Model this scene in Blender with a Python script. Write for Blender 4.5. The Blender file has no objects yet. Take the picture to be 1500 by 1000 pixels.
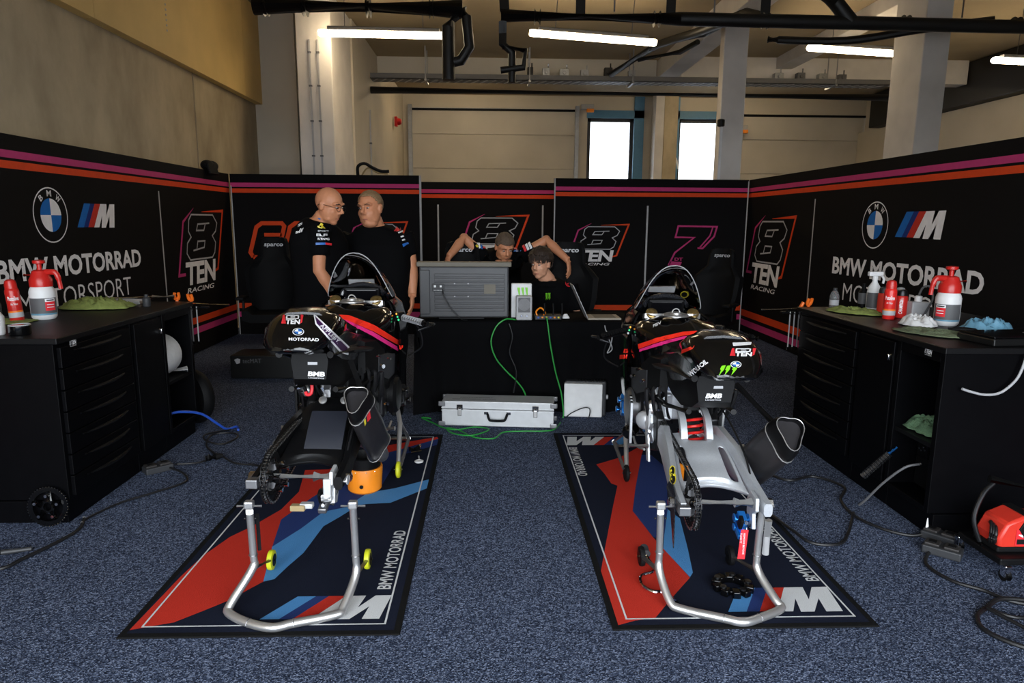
import bpy, bmesh, math, random
from mathutils import Vector, Matrix, Quaternion
from mathutils import noise as mnoise
from mathutils.bvhtree import BVHTree
random.seed(7)
SC = bpy.context.scene
COL = SC.collection
V = Vector
PI = math.pi

# ---------------------------------------------------------------- camera
CAM_H = 1.45
_p, _y, _r = .174269, .0340662, .0065862
_W = V((math.sin(_y) * math.cos(_p), math.cos(_y) * math.cos(_p), -math.sin(_p)))
_R0 = V((math.cos(_y), -math.sin(_y), 0))
_U0 = _R0.cross(_W)
_R = _R0 * math.cos(_r) + _U0 * math.sin(_r)
_U = _U0 * math.cos(_r) - _R0 * math.sin(_r)
cam = bpy.data.cameras.new('camera')
cam.lens = 24.0
cam.sensor_width = 36.0
cam.clip_start = .05
cam_ob = bpy.data.objects.new('camera', cam)
COL.objects.link(cam_ob)
cam_ob.matrix_world = Matrix(((_R.x, _U.x, -_W.x, 0), (_R.y, _U.y, -_W.y, 0), (_R.z, _U.z, -_W.z, CAM_H), (0, 0, 0, 1)))
SC.camera = cam_ob

# ---------------------------------------------------------------- world, daylight, exposure
SC.view_settings.view_transform = 'Standard'
SC.view_settings.look = 'None'
SC.view_settings.gamma = 1.0
SC.view_settings.exposure = 0.08
SC.cycles.use_denoising = True
SC.cycles.max_bounces = 6
SC.cycles.sample_clamp_indirect = 4.0
world = bpy.data.worlds.new('overcast_sky')
SC.world = world
world.use_nodes = True
_n = world.node_tree.nodes
_l = world.node_tree.links
_n.clear()
_o = _n.new('ShaderNodeOutputWorld')
_b = _n.new('ShaderNodeBackground')
_tc = _n.new('ShaderNodeTexCoord')
_sx = _n.new('ShaderNodeSeparateXYZ')
_cr = _n.new('ShaderNodeValToRGB')
_l.new(_tc.outputs['Generated'], _sx.inputs[0])
_l.new(_sx.outputs['Z'], _cr.inputs[0])
_cr.color_ramp.elements[0].position = 0.0
_cr.color_ramp.elements[0].color = (.10, .10, .105, 1)
_cr.color_ramp.elements[1].position = .03
_cr.color_ramp.elements[1].color = (.86, .93, 1.0, 1)
_l.new(_cr.outputs[0], _b.inputs[0])
_b.inputs[1].default_value = 10.0
_l.new(_b.outputs[0], _o.inputs[0])
def portal(name, loc, rot, sx, sy):
    L = bpy.data.lights.new(name, 'AREA')
    L.shape = 'RECTANGLE'
    L.size, L.size_y = sx, sy
    L.cycles.is_portal = True
    o = bpy.data.objects.new(name, L)
    COL.objects.link(o)
    o.location = loc
    o.rotation_euler = rot
    return o
portal('garage_entrance_daylight', (.2, -1.62, 1.65), (PI / 2, 0, 0), 6.0, 3.3)

# ---------------------------------------------------------------- pixel -> place (1500 x 1000 frame)
def ray(px, py):
    return _W + _R * ((px - 750) / 1000) + _U * ((500 - py) / 1000)
def atZ(px, py, z=0):
    d = ray(px, py)
    return V((0, 0, CAM_H)) + d * ((z - CAM_H) / d.z)
def atY(px, py, y):
    d = ray(px, py)
    return V((0, 0, CAM_H)) + d * (y / d.y)
def atX(px, py, x):
    d = ray(px, py)
    return V((0, 0, CAM_H)) + d * (x / d.x)

# ---------------------------------------------------------------- materials
M = {}
def mat(name, col, rough=.5, metal=0.0, spec=.5, noise=None, bump=None, emit=None, coat=0.0, trans=0.0, alpha=1.0, ior=1.45, rvar=.0):
    m = bpy.data.materials.new(name)
    m.use_nodes = True
    nt = m.node_tree
    n, l = nt.nodes, nt.links
    b = n['Principled BSDF']
    c4 = (col[0], col[1], col[2], 1)
    b.inputs['Base Color'].default_value = c4
    b.inputs['Roughness'].default_value = rough
    b.inputs['Metallic'].default_value = metal
    b.inputs['Specular IOR Level'].default_value = spec
    b.inputs['Coat Weight'].default_value = coat
    b.inputs['Coat Roughness'].default_value = .06
    b.inputs['Transmission Weight'].default_value = trans
    b.inputs['Alpha'].default_value = alpha
    b.inputs['IOR'].default_value = ior
    if emit:
        b.inputs['Emission Color'].default_value = (*emit[0], 1)
        b.inputs['Emission Strength'].default_value = emit[1]
    tc = n.new('ShaderNodeTexCoord')
    sc, amt = noise or (18, .12)
    nz = n.new('ShaderNodeTexNoise')
    nz.inputs['Scale'].default_value = sc
    nz.inputs['Detail'].default_value = 4
    l.new(tc.outputs['Object'], nz.inputs['Vector'])
    mx = n.new('ShaderNodeMix')
    mx.data_type = 'RGBA'
    mx.inputs[6].default_value = (*[max(0, c * (1 - amt)) for c in col], 1)
    mx.inputs[7].default_value = (*[min(1, c * (1 + amt)) for c in col], 1)
    l.new(nz.outputs['Fac'], mx.inputs[0])
    l.new(mx.outputs[2], b.inputs['Base Color'])
    if rvar:
        mr = n.new('ShaderNodeMapRange')
        mr.inputs['To Min'].default_value = max(0, rough - rvar)
        mr.inputs['To Max'].default_value = min(1, rough + rvar)
        l.new(nz.outputs['Fac'], mr.inputs['Value'])
        l.new(mr.outputs[0], b.inputs['Roughness'])
    if bump:
        bs = n.new('ShaderNodeTexNoise')
        bs.inputs['Scale'].default_value = bump[0]
        bs.inputs['Detail'].default_value = 5
        l.new(tc.outputs['Object'], bs.inputs['Vector'])
        bp = n.new('ShaderNodeBump')
        bp.inputs['Strength'].default_value = bump[1]
        bp.inputs['Distance'].default_value = .01
        l.new(bs.outputs['Fac'], bp.inputs['Height'])
        l.new(bp.outputs[0], b.inputs['Normal'])
    M[name] = m
    return m
def nodes_of(m):
    nt = m.node_tree
    return nt.nodes, nt.links, nt.nodes['Principled BSDF']

mat('black_fabric', (.0058, .0050, .0052), .8, spec=.12)
mat('black_paint', (.0016, .0016, .0021), .42, spec=.10, rvar=.05)
mat('black_gloss', (.0025, .0025, .0028), .10, spec=.4, coat=.35)
mat('black_satin', (.004, .004, .0045), .45, spec=.22)
mat('black_rubber', (.0045, .0045, .005), .65, spec=.2)
mat('dark_metal', (.03, .03, .032), .35, .8)
mat('dark_grey', (.030, .031, .034), .5)
mat('mid_grey', (.10, .10, .105), .5)
mat('light_grey', (.38, .38, .39), .5)
mat('steel', (.62, .61, .60), .36, .85, noise=(12, .10), rvar=.06)
mat('steel_dark', (.26, .26, .27), .38, .85, noise=(20, .2), rvar=.06)
mat('chrome', (.75, .75, .76), .08, 1.0)
mat('aluminium', (.66, .67, .68), .38, .45, noise=(60, .12), rvar=.06)
mat('cast_alu', (.56, .58, .61), .42, .55, noise=(150, .12), bump=(220, .05))
mat('white_paint', (.74, .74, .74), .45)
mat('white_print', (.84, .80, .79), .7, spec=.2)
mat('grey_print', (.5, .48, .47), .7, spec=.2)
mat('line_print', (.46, .45, .45), .7, spec=.2)
mat('pink_print', (.52, .042, .17), .7, spec=.2)
mat('orange_print', (.70, .062, .012), .7, spec=.2)
mat('outline_print', (.46, .45, .46), .7, spec=.2)
mat('blue_print', (.012, .14, .45), .7, spec=.2)
mat('navy_print', (.010, .030, .17), .7, spec=.2)
mat('red_print', (.55, .035, .02), .7, spec=.2)
mat('decal_white', (.85, .85, .86), .4)
mat('decal_grey', (.45, .45, .47), .4)
mat('decal_blue', (.02, .14, .5), .4)
mat('decal_red', (.75, .03, .04), .35)
mat('decal_fluo_red', (.90, .030, .014), .35)
mat('decal_magenta', (.78, .03, .22), .35)
mat('decal_purple', (.045, .010, .065), .35)
mat('decal_green', (.22, .72, .02), .4)
mat('decal_yellow', (.75, .62, .04), .4)
mat('decal_black', (.004, .004, .004), .5)
mat('decal_orange', (.85, .2, .02), .4)
mat('orange_plastic', (.85, .25, .012), .4)
mat('orange_handle', (.85, .16, .015), .4)
mat('red_plastic', (.52, .018, .014), .3)
mat('red_spring', (.70, .022, .018), .3)
mat('yellow_wheel', (.58, .60, .02), .45)
mat('blue_anodised', (.02, .20, .62), .28, .6)
mat('green_cable', (.02, .26, .04), .45)
mat('black_cable', (.008, .008, .009), .45)
mat('blue_cable', (.02, .08, .45), .4)
mat('concrete_col', (.66, .62, .58), .8, noise=(3, .2), bump=(40, .08))
mat('plaster', (.56, .50, .40), .85, noise=(1.3, .16), bump=(60, .04))
mat('plaster_grey', (.54, .50, .43), .85, noise=(1.3, .18), bump=(60, .04))
mat('ceiling_slab', (.38, .30, .185), .9, noise=(.9, .28), bump=(30, .05))
mat('galvanised', (.34, .35, .36), .38, .85, noise=(25, .3))
mat('duct_black', (.010, .0095, .009), .5)
mat('window_blue', (.08, .22, .36), .5)
mat('skin', (.56, .235, .12), .5, noise=(40, .1))
mat('skin_pale', (.62, .31, .19), .5, noise=(40, .1))
mat('hair_grey', (.10, .068, .045), .7, noise=(120, .5), bump=(150, .6))
mat('hair_brown', (.030, .017, .011), .55, noise=(120, .6), bump=(150, .7))
mat('hair_sandy', (.26, .16, .08), .7, noise=(120, .4), bump=(150, .5))
mat('shirt_black', (.0035, .0035, .004), .9, spec=.06, bump=(60, .1))
mat('trouser_black', (.004, .004, .0045), .9, spec=.06)
mat('eye_white', (.42, .36, .31), .4)
mat('iris', (.03, .03, .035), .2)
mat('lip', (.36, .12, .085), .6)
mat('cloth_green', (.20, .24, .06), .9, noise=(60, .35), bump=(200, .5))
mat('cloth_moss', (.13, .16, .09), .9, noise=(60, .35), bump=(200, .5))
mat('cloth_mint', (.12, .22, .12), .9, noise=(60, .3), bump=(200, .5))
mat('paper_white', (.74, .74, .74), .8, bump=(70, .3))
mat('glove_blue', (.13, .30, .42), .5, bump=(60, .3))
mat('case_black', (.006, .006, .006), .35)
mat('screen_black', (.004, .004, .005), .15)
mat('tinted_glass', (.03, .03, .032), .04, trans=1.0, ior=1.2)
mat('lamp_red', (.6, .02, .02), .4, emit=((1, .08, .05), 1.2))
mat('lamp_amber', (.6, .2, .02), .4, emit=((1, .4, .05), 1.2))
mat('lamp_green', (.02, .4, .1), .4, emit=((.05, 1, .4), .6))
mat('tube_light', (1, .95, .85), .4, emit=((1.0, .80, .52), 27.0))
mat('stubble', (.42, .20, .12), .6)
mat('rope_tan', (.32, .24, .12), .8)

def carbon():
    m = mat('carbon', (.02, .02, .022), .22, coat=.5)
    n, l, b = nodes_of(m)
    tc = n.new('ShaderNodeTexCoord')
    mp = n.new('ShaderNodeMapping')
    mp.inputs['Rotation'].default_value = (0, .4, .78)
    w = n.new('ShaderNodeTexWave')
    w.inputs['Scale'].default_value = 70
    w.inputs['Distortion'].default_value = 0
    cr = n.new('ShaderNodeValToRGB')
    cr.color_ramp.elements[0].position = .35
    cr.color_ramp.elements[0].color = (.005, .005, .006, 1)
    cr.color_ramp.elements[1].position = .7
    cr.color_ramp.elements[1].color = (.022, .023, .028, 1)
    l.new(tc.outputs['Object'], mp.inputs[0])
    l.new(mp.outputs[0], w.inputs['Vector'])
    l.new(w.outputs['Fac'], cr.inputs[0])
    l.new(cr.outputs[0], b.inputs['Base Color'])
carbon()
def carpet():
    m = mat('carpet', (.03, .04, .06), .95, spec=.1)
    n, l, b = nodes_of(m)
    tc = n.new('ShaderNodeTexCoord')
    vo = n.new('ShaderNodeTexVoronoi')
    vo.inputs['Scale'].default_value = 215
    l.new(tc.outputs['Object'], vo.inputs['Vector'])
    sp = n.new('ShaderNodeSeparateColor')
    l.new(vo.outputs['Color'], sp.inputs[0])
    a = n.new('ShaderNodeMath')
    a.operation = 'MULTIPLY'
    a.inputs[1].default_value = 1.0
    l.new(sp.outputs[0], a.inputs[0])
    cr = n.new('ShaderNodeValToRGB')
    e = cr.color_ramp.elements
    e[0].position, e[0].color = .12, (.013, .018, .034, 1)
    e[1].position, e[1].color = .97, (.20, .24, .35, 1)
    k = e.new(.62)
    k.color = (.058, .076, .128, 1)
    l.new(a.outputs[0], cr.inputs[0])
    big = n.new('ShaderNodeTexNoise')
    big.inputs['Scale'].default_value = 1.6
    l.new(tc.outputs['Object'], big.inputs['Vector'])
    mr = n.new('ShaderNodeMapRange')
    mr.inputs['To Min'].default_value = .8
    mr.inputs['To Max'].default_value = 1.2
    l.new(big.outputs['Fac'], mr.inputs['Value'])
    mx = n.new('ShaderNodeMix')
    mx.data_type = 'RGBA'
    mx.blend_type = 'MULTIPLY'
    mx.inputs[0].default_value = 1
    l.new(cr.outputs[0], mx.inputs[6])
    l.new(mr.outputs[0], mx.inputs[7])
    l.new(mx.outputs[2], b.inputs['Base Color'])
    bp = n.new('ShaderNodeBump')
    bp.inputs['Strength'].default_value = .6
    bp.inputs['Distance'].default_value = .006
    l.new(vo.outputs['Distance'], bp.inputs['Height'])
    l.new(bp.outputs[0], b.inputs['Normal'])
carpet()
def rawconcrete():
    m = mat('raw_concrete', (.28, .25, .195), .85, noise=(2, .2))
    n, l, b = nodes_of(m)
    tc = n.new('ShaderNodeTexCoord')
    mp = n.new('ShaderNodeMapping')
    mp.inputs['Scale'].default_value = (1.0, 1.0, .55)
    a = n.new('ShaderNodeTexNoise')
    a.inputs['Scale'].default_value = 1.3
    a.inputs['Detail'].default_value = 9
    a.inputs['Roughness'].default_value = .62
    l.new(tc.outputs['Object'], mp.inputs[0])
    l.new(mp.outputs[0], a.inputs['Vector'])
    cr = n.new('ShaderNodeValToRGB')
    e = cr.color_ramp.elements
    e[0].position, e[0].color = .3, (.30, .24, .155, 1)
    e[1].position, e[1].color = .72, (.60, .50, .335, 1)
    l.new(a.outputs['Fac'], cr.inputs[0])
    l.new(cr.outputs[0], b.inputs['Base Color'])
rawconcrete()
mat('insulation_board', (.74, .52, .20), .75, noise=(3, .12), bump=(30, .03))
def matmat(name, col):
    mat(name, col, .95, spec=.05, noise=(350, .35), bump=(400, .4))
matmat('mat_navy', (.012, .015, .028)); matmat('mat_black', (.010, .010, .010)); matmat('mat_red', (.52, .035, .022))
matmat('mat_blue', (.025, .045, .16)); matmat('mat_sky', (.08, .26, .55)); matmat('mat_white', (.62, .63, .64))

# ---------------------------------------------------------------- mesh builder
def frame_of(d, up=V((0, 0, 1))):
    d = d.normalized()
    if abs(d.dot(up)) > .98:
        up = V((0, 1, 0))
    x = d.cross(up).normalized()
    y = x.cross(d).normalized()
    return x, y
_text_cache = {}
def text_geo(s, bold=.0, shear=0.0, space=1.0):
    k = (s, bold, shear, space)
    if k in _text_cache:
        return _text_cache[k]
    c = bpy.data.curves.new('lettering', 'FONT')
    c.body = s
    c.size = 1
    c.offset = bold
    c.shear = shear
    c.space_character = space
    c.resolution_u = 3
    o = bpy.data.objects.new('lettering', c)
    COL.objects.link(o)
    dg = bpy.context.evaluated_depsgraph_get()
    me = bpy.data.meshes.new_from_object(o.evaluated_get(dg))
    vs = [(v.co.x, v.co.y) for v in me.vertices]
    fs = [tuple(p.vertices) for p in me.polygons]
    bpy.data.objects.remove(o)
    bpy.data.curves.remove(c)
    bpy.data.meshes.remove(me)
    x0 = min(v[0] for v in vs); x1 = max(v[0] for v in vs)
    y0 = min(v[1] for v in vs); y1 = max(v[1] for v in vs)
    vs = [((x - x0) / (x1 - x0), (y - y0) / (y1 - y0)) for x, y in vs]
    _text_cache[k] = (vs, fs)
    return vs, fs

class Frame:
    """a flat drawing plane: origin, u, v, normal"""
    def __init__(s, o, u, v, n=None, map=None):
        s.o, s.u, s.v = V(o), V(u), V(v)
        s.n = V(n).normalized() if n is not None else s.u.cross(s.v).normalized()
        s.map = map
    def __call__(s, x, y, h=0.0):
        if s.map:
            return s.map(x, y, h)
        return s.o + s.u * x + s.v * y + s.n * h

class MB:
    def __init__(s):
        s.v, s.f, s.mi, s.sm = [], [], [], []
    def add(s, vs, fs, m=0, smooth=False):
        b = len(s.v)
        s.v += [V(v) for v in vs]
        for f in fs:
            s.f.append([i + b for i in f])
            s.mi.append(m)
            s.sm.append(smooth)
        return s
    def box(s, c, d, m=0, rot=None):
        c = V(c)
        hx, hy, hz = d[0] / 2, d[1] / 2, d[2] / 2
        vs = [V((x, y, z)) for z in (-hz, hz) for y in (-hy, hy) for x in (-hx, hx)]
        if rot is not None:
            R = rot if isinstance(rot, Matrix) else Matrix.Rotation(rot, 3, 'Z')
            vs = [R @ v for v in vs]
        return s.add([c + v for v in vs], [(0, 2, 3, 1), (4, 5, 7, 6), (0, 1, 5, 4), (2, 6, 7, 3), (0, 4, 6, 2), (1, 3, 7, 5)], m)
    def span(s, a, b, m=0):
        return s.box([(a[i] + b[i]) / 2 for i in range(3)], [abs(a[i] - b[i]) for i in range(3)], m)
    def loft(s, secs, m=0, caps=True, smooth=True, closed=True, ring=False):
        n = len(secs[0])
        vs = [p for q in secs for p in q]
        fs = []
        R = len(secs)
        for i in range(R if ring else R - 1):
            a, b = i * n, ((i + 1) % R) * n
            for j in range(n if closed else n - 1):
                k = (j + 1) % n
                fs.append((a + j, a + k, b + k, b + j))
        s.add(vs, fs, m, smooth)
        if caps and closed and not ring:
            b = len(s.v) - n * R
            s.f.append([b + j for j in range(n)][::-1]); s.mi.append(m); s.sm.append(False)
            s.f.append([b + (R - 1) * n + j for j in range(n)]); s.mi.append(m); s.sm.append(False)
        return s
    def tube(s, pts, r, seg=8, m=0, caps=True, closed=False):
        pts = [V(p) for p in pts]
        n = len(pts)
        rs = r if isinstance(r, (list, tuple)) else [r] * n
        secs = []
        px = None
        for i, p in enumerate(pts):
            if closed:
                d = pts[(i + 1) % n] - pts[i - 1]
            else:
                d = pts[min(i + 1, n - 1)] - pts[max(i - 1, 0)]
            if d.length < 1e-9:
                d = V((0, 0, 1))
            d.normalize()
            if px is None:
                x, y = frame_of(d)
            else:
                x = px - d * px.dot(d)
                x = x.normalized() if x.length > 1e-6 else frame_of(d)[0]
                y = d.cross(x).normalized()
            px = x
            secs.append([p + (x * math.cos(2 * PI * k / seg) + y * math.sin(2 * PI * k / seg)) * rs[i] for k in range(seg)])
        return s.loft(secs, m, caps=caps, ring=closed)
    def cyl(s, a, b, r, seg=16, m=0, r2=None):
        return s.tube([a, b], [r, r if r2 is None else r2], seg, m)
    def lathe(s, prof, o=(0, 0, 0), d=(0, 0, 1), seg=24, m=0, caps=True):
        o, d = V(o), V(d).normalized()
        x, y = frame_of(d)
        secs = [[o + d * z + (x * math.cos(2 * PI * k / seg) + y * math.sin(2 * PI * k / seg)) * max(r, 1e-5) for k in range(seg)] for r, z in prof]
        return s.loft(secs, m, caps=caps)
    def ring(s, c, d, R, r, seg=32, seg2=8, m=0, sx=1.0, sy=1.0):
        x, y = frame_of(V(d))
        c = V(c)
        return s.tube([c + x * (R * sx * math.cos(2 * PI * k / seg)) + y * (R * sy * math.sin(2 * PI * k / seg)) for k in range(seg)], r, seg2, m, closed=True)
    def ball(s, c, r, m=0, seg=16, rings=10, rot=None):
        c = V(c)
        rx, ry, rz = r if isinstance(r, (list, tuple)) else (r, r, r)
        secs = []
        for i in range(rings + 1):
            t = PI * i / rings
            q = []
            for k in range(seg):
                a = 2 * PI * k / seg
                p = V((rx * math.sin(t) * math.cos(a), ry * math.sin(t) * math.sin(a), -rz * math.cos(t)))
                if i in (0, rings):
                    p = V((rx * 1e-3 * math.cos(a), ry * 1e-3 * math.sin(a), -rz * math.cos(t)))
                q.append(c + (rot @ p if rot is not None else p))
            secs.append(q)
        return s.loft(secs, m, caps=True)
    def plate(s, poly, fr, t, m=0, h=0.0, smooth=False):
        """polygon (2D, any shape) in a frame, extruded from h by t"""
        bm = bmesh.new()
        vs = [bm.verts.new(fr(x, y, h)) for x, y in poly]
        try:
            f = bm.faces.new(vs)
        except ValueError:
            bm.free()
            return s
        bmesh.ops.triangulate(bm, faces=[f])
        tris = [[v.index for v in q.verts] for q in bm.faces] if not bm.verts.index_update() else []
        bm.free()
        n = len(poly)
        a = [fr(x, y, h) for x, y in poly]
        if not t:
            return s.add(a, tris, m)
        b = [fr(x, y, h + t) for x, y in poly]
        fs = [tuple(q) for q in tris] + [tuple(i + n for i in q) for q in tris]
        fs += [(i, (i + 1) % n, n + (i + 1) % n, n + i) for i in range(n)]
        return s.add(a + b, fs, m, smooth)
    def stroke(s, pts, w, fr, m=0, h=0.0, closed=False, t=0.0):
        n = len(pts)
        P = [V((p[0], p[1])) for p in pts]
        ws = w if isinstance(w, (list, tuple)) else [w] * n
        L, Rr = [], []
        for i in range(n):
            a = P[i - 1] if (i > 0 or closed) else None
            b = P[(i + 1) % n] if (i < n - 1 or closed) else None
            d1 = (P[i] - a).normalized() if a is not None else None
            d2 = (b - P[i]).normalized() if b is not None else None
            if d1 is None: d1 = d2
            if d2 is None: d2 = d1
            n1, n2 = V((-d1.y, d1.x)), V((-d2.y, d2.x))
            q = n1 + n2
            q = n1 if q.length < 1e-6 else q.normalized()
            k = ws[i] / 2 / max(.45, q.dot(n1))
            L.append(P[i] + q * k); Rr.append(P[i] - q * k)
        vs = [fr(*p, h) for p in L] + [fr(*p, h) for p in Rr]
        fs = [(i, (i + 1) % n, n + (i + 1) % n, n + i) for i in range(n if closed else n - 1)]
        return s.add(vs, fs, m)
    def text(s, body, fr, x, y, w, hgt, m=0, h=0.0, bold=0.0, shear=0.0, space=1.0, ang=0.0):
        vs, fs = text_geo(body, bold, shear, space)
        ca, sa = math.cos(ang), math.sin(ang)
        return s.add([fr(x + (a * w) * ca - (b * hgt) * sa, y + (a * w) * sa + (b * hgt) * ca, h) for a, b in vs], fs, m)
    def disc(s, fr, cx, cy, rx, ry, m=0, h=0.0, seg=32, a0=0, a1=2 * PI, inner=0.0):
        full = abs(a1 - a0) > 6.28
        k = seg if full else seg + 1
        A = [a0 + (a1 - a0) * i / seg for i in range(k)]
        o = [fr(cx + rx * math.cos(a), cy + ry * math.sin(a), h) for a in A]
        if inner:
            i_ = [fr(cx + rx * inner * math.cos(a), cy + ry * inner * math.sin(a), h) for a in A]
            fs = [(i, (i + 1) % k, k + (i + 1) % k, k + i) for i in range(k if full else k - 1)]
            return s.add(o + i_, fs, m)
        fs = [(i, (i + 1) % k, k) for i in range(k if full else k - 1)]
        return s.add(o + [fr(cx, cy, h)], fs, m)
    def build_each(s, name, mats, parent=None, **k):
        """every separate piece becomes an object (part) of its own"""
        par = list(range(len(s.v)))
        def find(i):
            while par[i] != i:
                par[i] = par[par[i]]
                i = par[i]
            return i
        for f in s.f:
            for i in f[1:]:
                par[find(f[0])] = find(i)
        groups = {}
        for q, f in enumerate(s.f):
            groups.setdefault(find(f[0]), []).append(q)
        out = []
        for qs in groups.values():
            m2 = MB()
            ix = {}
            for q in qs:
                for i in s.f[q]:
                    if i not in ix:
                        ix[i] = len(m2.v)
                        m2.v.append(s.v[i])
                m2.f.append([ix[i] for i in s.f[q]])
                m2.mi.append(s.mi[q])
                m2.sm.append(s.sm[q])
            out.append(m2.build(name, mats, parent, **k))
        return out
    def xf(s, mtx):
        s.v = [mtx @ v for v in s.v]
        return s
    def build(s, name, mats, parent=None, bevel=0, sharp=35, subsurf=0, place=True, fix=True, seg=2):
        """parent None: a thing or structure of its own whose origin sits at its base"""
        if not isinstance(mats, (list, tuple)):
            mats = [mats]
        loc = V((0, 0, 0))
        vs = s.v
        if parent is None and place and vs:
            lo = [min(v[i] for v in vs) for i in range(3)]
            hi = [max(v[i] for v in vs) for i in range(3)]
            loc = V(((lo[0] + hi[0]) / 2, (lo[1] + hi[1]) / 2, lo[2]))
            vs = [v - loc for v in vs]
        me = bpy.data.meshes.new(name)
        me.from_pydata([tuple(v) for v in vs], [], s.f)
        for mm in mats:
            me.materials.append(M[mm] if isinstance(mm, str) else mm)
        me.polygons.foreach_set('material_index', s.mi)
        me.polygons.foreach_set('use_smooth', s.sm)
        if fix:
            bm = bmesh.new()
            bm.from_mesh(me)
            bmesh.ops.recalc_face_normals(bm, faces=bm.faces)
            bm.to_mesh(me)
            bm.free()
        me.update()
        if any(s.sm):
            me.set_sharp_from_angle(angle=math.radians(sharp))
        o = bpy.data.objects.new(name, me)
        COL.objects.link(o)
        o.location = loc
        if parent is not None:
            o.parent = parent
        if bevel:
            b = o.modifiers.new('bevel', 'BEVEL')
            b.width = bevel
            b.segments = seg
            b.limit_method = 'ANGLE'
            b.angle_limit = math.radians(40)
        if subsurf:
            q = o.modifiers.new('subsurf', 'SUBSURF')
            q.levels = q.render_levels = subsurf
        return o

def tag(o, label=None, cat=None, group=None, kind=None):
    if label: o['label'] = label
    if cat: o['category'] = cat
    if group: o['group'] = group
    if kind: o['kind'] = kind
    return o
def thing(name, loc, label, cat, group=None, rz=0.0):
    o = bpy.data.objects.new(name, None)
    COL.objects.link(o)
    o.empty_display_size = .1
    o.location = loc
    o.rotation_euler = (0, 0, rz)
    return tag(o, label, cat, group)
def copy_tree(o, parent=None):
    c = o.copy()
    COL.objects.link(c)
    if parent is not None:
        c.parent = parent
    for ch in list(o.children):
        copy_tree(ch, c)
    return c
def smooth_path(pts, n=6, closed=False):
    P = [V(p) for p in pts]
    out = []
    m = len(P)
    for i in range(m if closed else m - 1):
        p0 = P[i - 1] if (i > 0 or closed) else P[0]
        p1, p2 = P[i], P[(i + 1) % m]
        p3 = P[(i + 2) % m] if (i + 2 < m or closed) else P[-1]
        for k in range(n):
            t = k / n
            out.append(.5 * ((2 * p1) + (p2 - p0) * t + (2 * p0 - 5 * p1 + 4 * p2 - p3) * t * t + (3 * p1 - p0 - 3 * p2 + p3) * t ** 3))
    if not closed:
        out.append(P[-1])
    return out
def struct(o, label=None):
    o['kind'] = 'structure'
    if label: o['label'] = label
    return o
# ================================================================ the building
XL, XR = -3.2, 3.4
struct(MB().span((-9, -1.6, -.2), (11, 17.3, 0)).build('floor', 'carpet', place=False), 'dark blue speckled needle-felt carpet')
struct(MB().span((-30, -20, -.25), (30, -1.8, -.03)).build('ground', 'light_grey', place=False))
struct(MB().span((-9, -1.8, 0), (-2.8, -1.6, 4.4)).span((3.2, -1.8, 0), (11, -1.6, 4.4)).span((-2.8, -1.8, 3.3), (3.2, -1.6, 4.4)).span((-9, -1.8, -.2), (11, -1.6, 0)).build('wall_front_unseen', 'plaster', place=False))  # unseen wall, added so its low, narrow opening shapes the daylight
struct(MB().span((-30, 17.5, -.25), (30, 40, -.03)).build('ground_behind', 'mid_grey', place=False))
struct(MB().span((-9, -1.6, 4.4), (11, 17.3, 4.7)).build('ceiling', 'ceiling_slab', place=False))
# left wall of raw concrete, its insulated downstand beam, the return wall and the pillar
b = MB()
for y0, y1 in ((-1.6, 1.2), (1.22, 4.62), (4.65, 8.33), (8.37, 10.5)):
    b.span((-3.8, y0, 0), (-3.4, y1, 4.4))
b.span((-3.8, -1.6, 0), (-3.45, 10.5, 4.4))
struct(b.build('wall_left', 'raw_concrete', place=False))
b = MB()
for y0, y1 in ((-1.6, 1.9), (1.91, 6.2), (6.21, 9.8), (9.81, 10.7)):
    b.span((-3.40, y0, 3.10), (-3.30, y1, 4.4))
o = struct(b.build('beam_left', 'insulation_board', place=False))
b = MB()
for k in range(9):
    t = k / 8
    b.box((-3.297, 7.05 - .10 * k, 3.60 - .008 * k + (.02 if k % 2 else 0)), (.004, .10, .022), rot=Matrix.Rotation(-.25, 3, 'X'))
b.build('tape_scrap', 'decal_yellow', o)
b = MB()
for k in range(7):
    b.box((-3.297, 7.55, 3.35 + .05 * k), (.004, .02, .018))
b.build('glue_mark', 'grey_print', o)
struct(MB().span((-3.4, 10.5, 0), (-2.80, 10.7, 4.4)).build('wall_return', 'plaster', place=False))
b = MB()
b.span((-2.80, 10.72, 0), (-2.55, 10.85, 4.4))
struct(b.build('wall_recess', 'plaster_grey', place=False))
b = MB()
for k in range(6):
    x = -2.76 + .03 * k
    b.tube(smooth_path([(x, 10.55, 2.95), (x + .015 * math.sin(k), 10.5, 2.4), (x - .03, 10.52, 1.9), (x + .01, 10.5, 1.0), (x, 10.55, 0)]), .011, 6)
tag(b.build('cable_bundle', 'black_cable'), 'bundle of thin dark cables hanging in the slot left of the pillar', 'cable', kind='stuff')
struct(MB().span((-2.54, 9.6, 0), (-2.08, 10.9, 4.4)).build('pillar_left', 'concrete_col', bevel=.01, place=False))
struct(MB().span((-2.3, 10.9, 0), (-2.05, 17, 4.4)).build('wall_side', 'plaster', place=False))
for x, w in ((-2.365, 'left'), (-2.255, 'right')):
    b = MB().cyl((x, 9.58, 0), (x, 9.58, 3.78), .012, 10)
    o = b.build('conduit', 'light_grey')
    tag(o, 'thin grey conduit on the pillar front, the one on its %s' % w, 'conduit', 'conduits on the left pillar')
    for z in (2.3, 2.75, 3.2, 3.62):
        c = MB().box((0, -.004, z), (.038, .034, .02)).build('clip', 'mid_grey', o)
b = MB().cyl((-2.03, 12.2, 0), (-2.03, 12.2, 3.3), .014, 10)
o = tag(b.build('conduit', 'light_grey'), 'thin grey conduit on the side wall behind the pillar', 'conduit')
MB().box((0, 0, 2.75), (.04, .035, .03)).build('clip', 'mid_grey', o)

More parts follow.
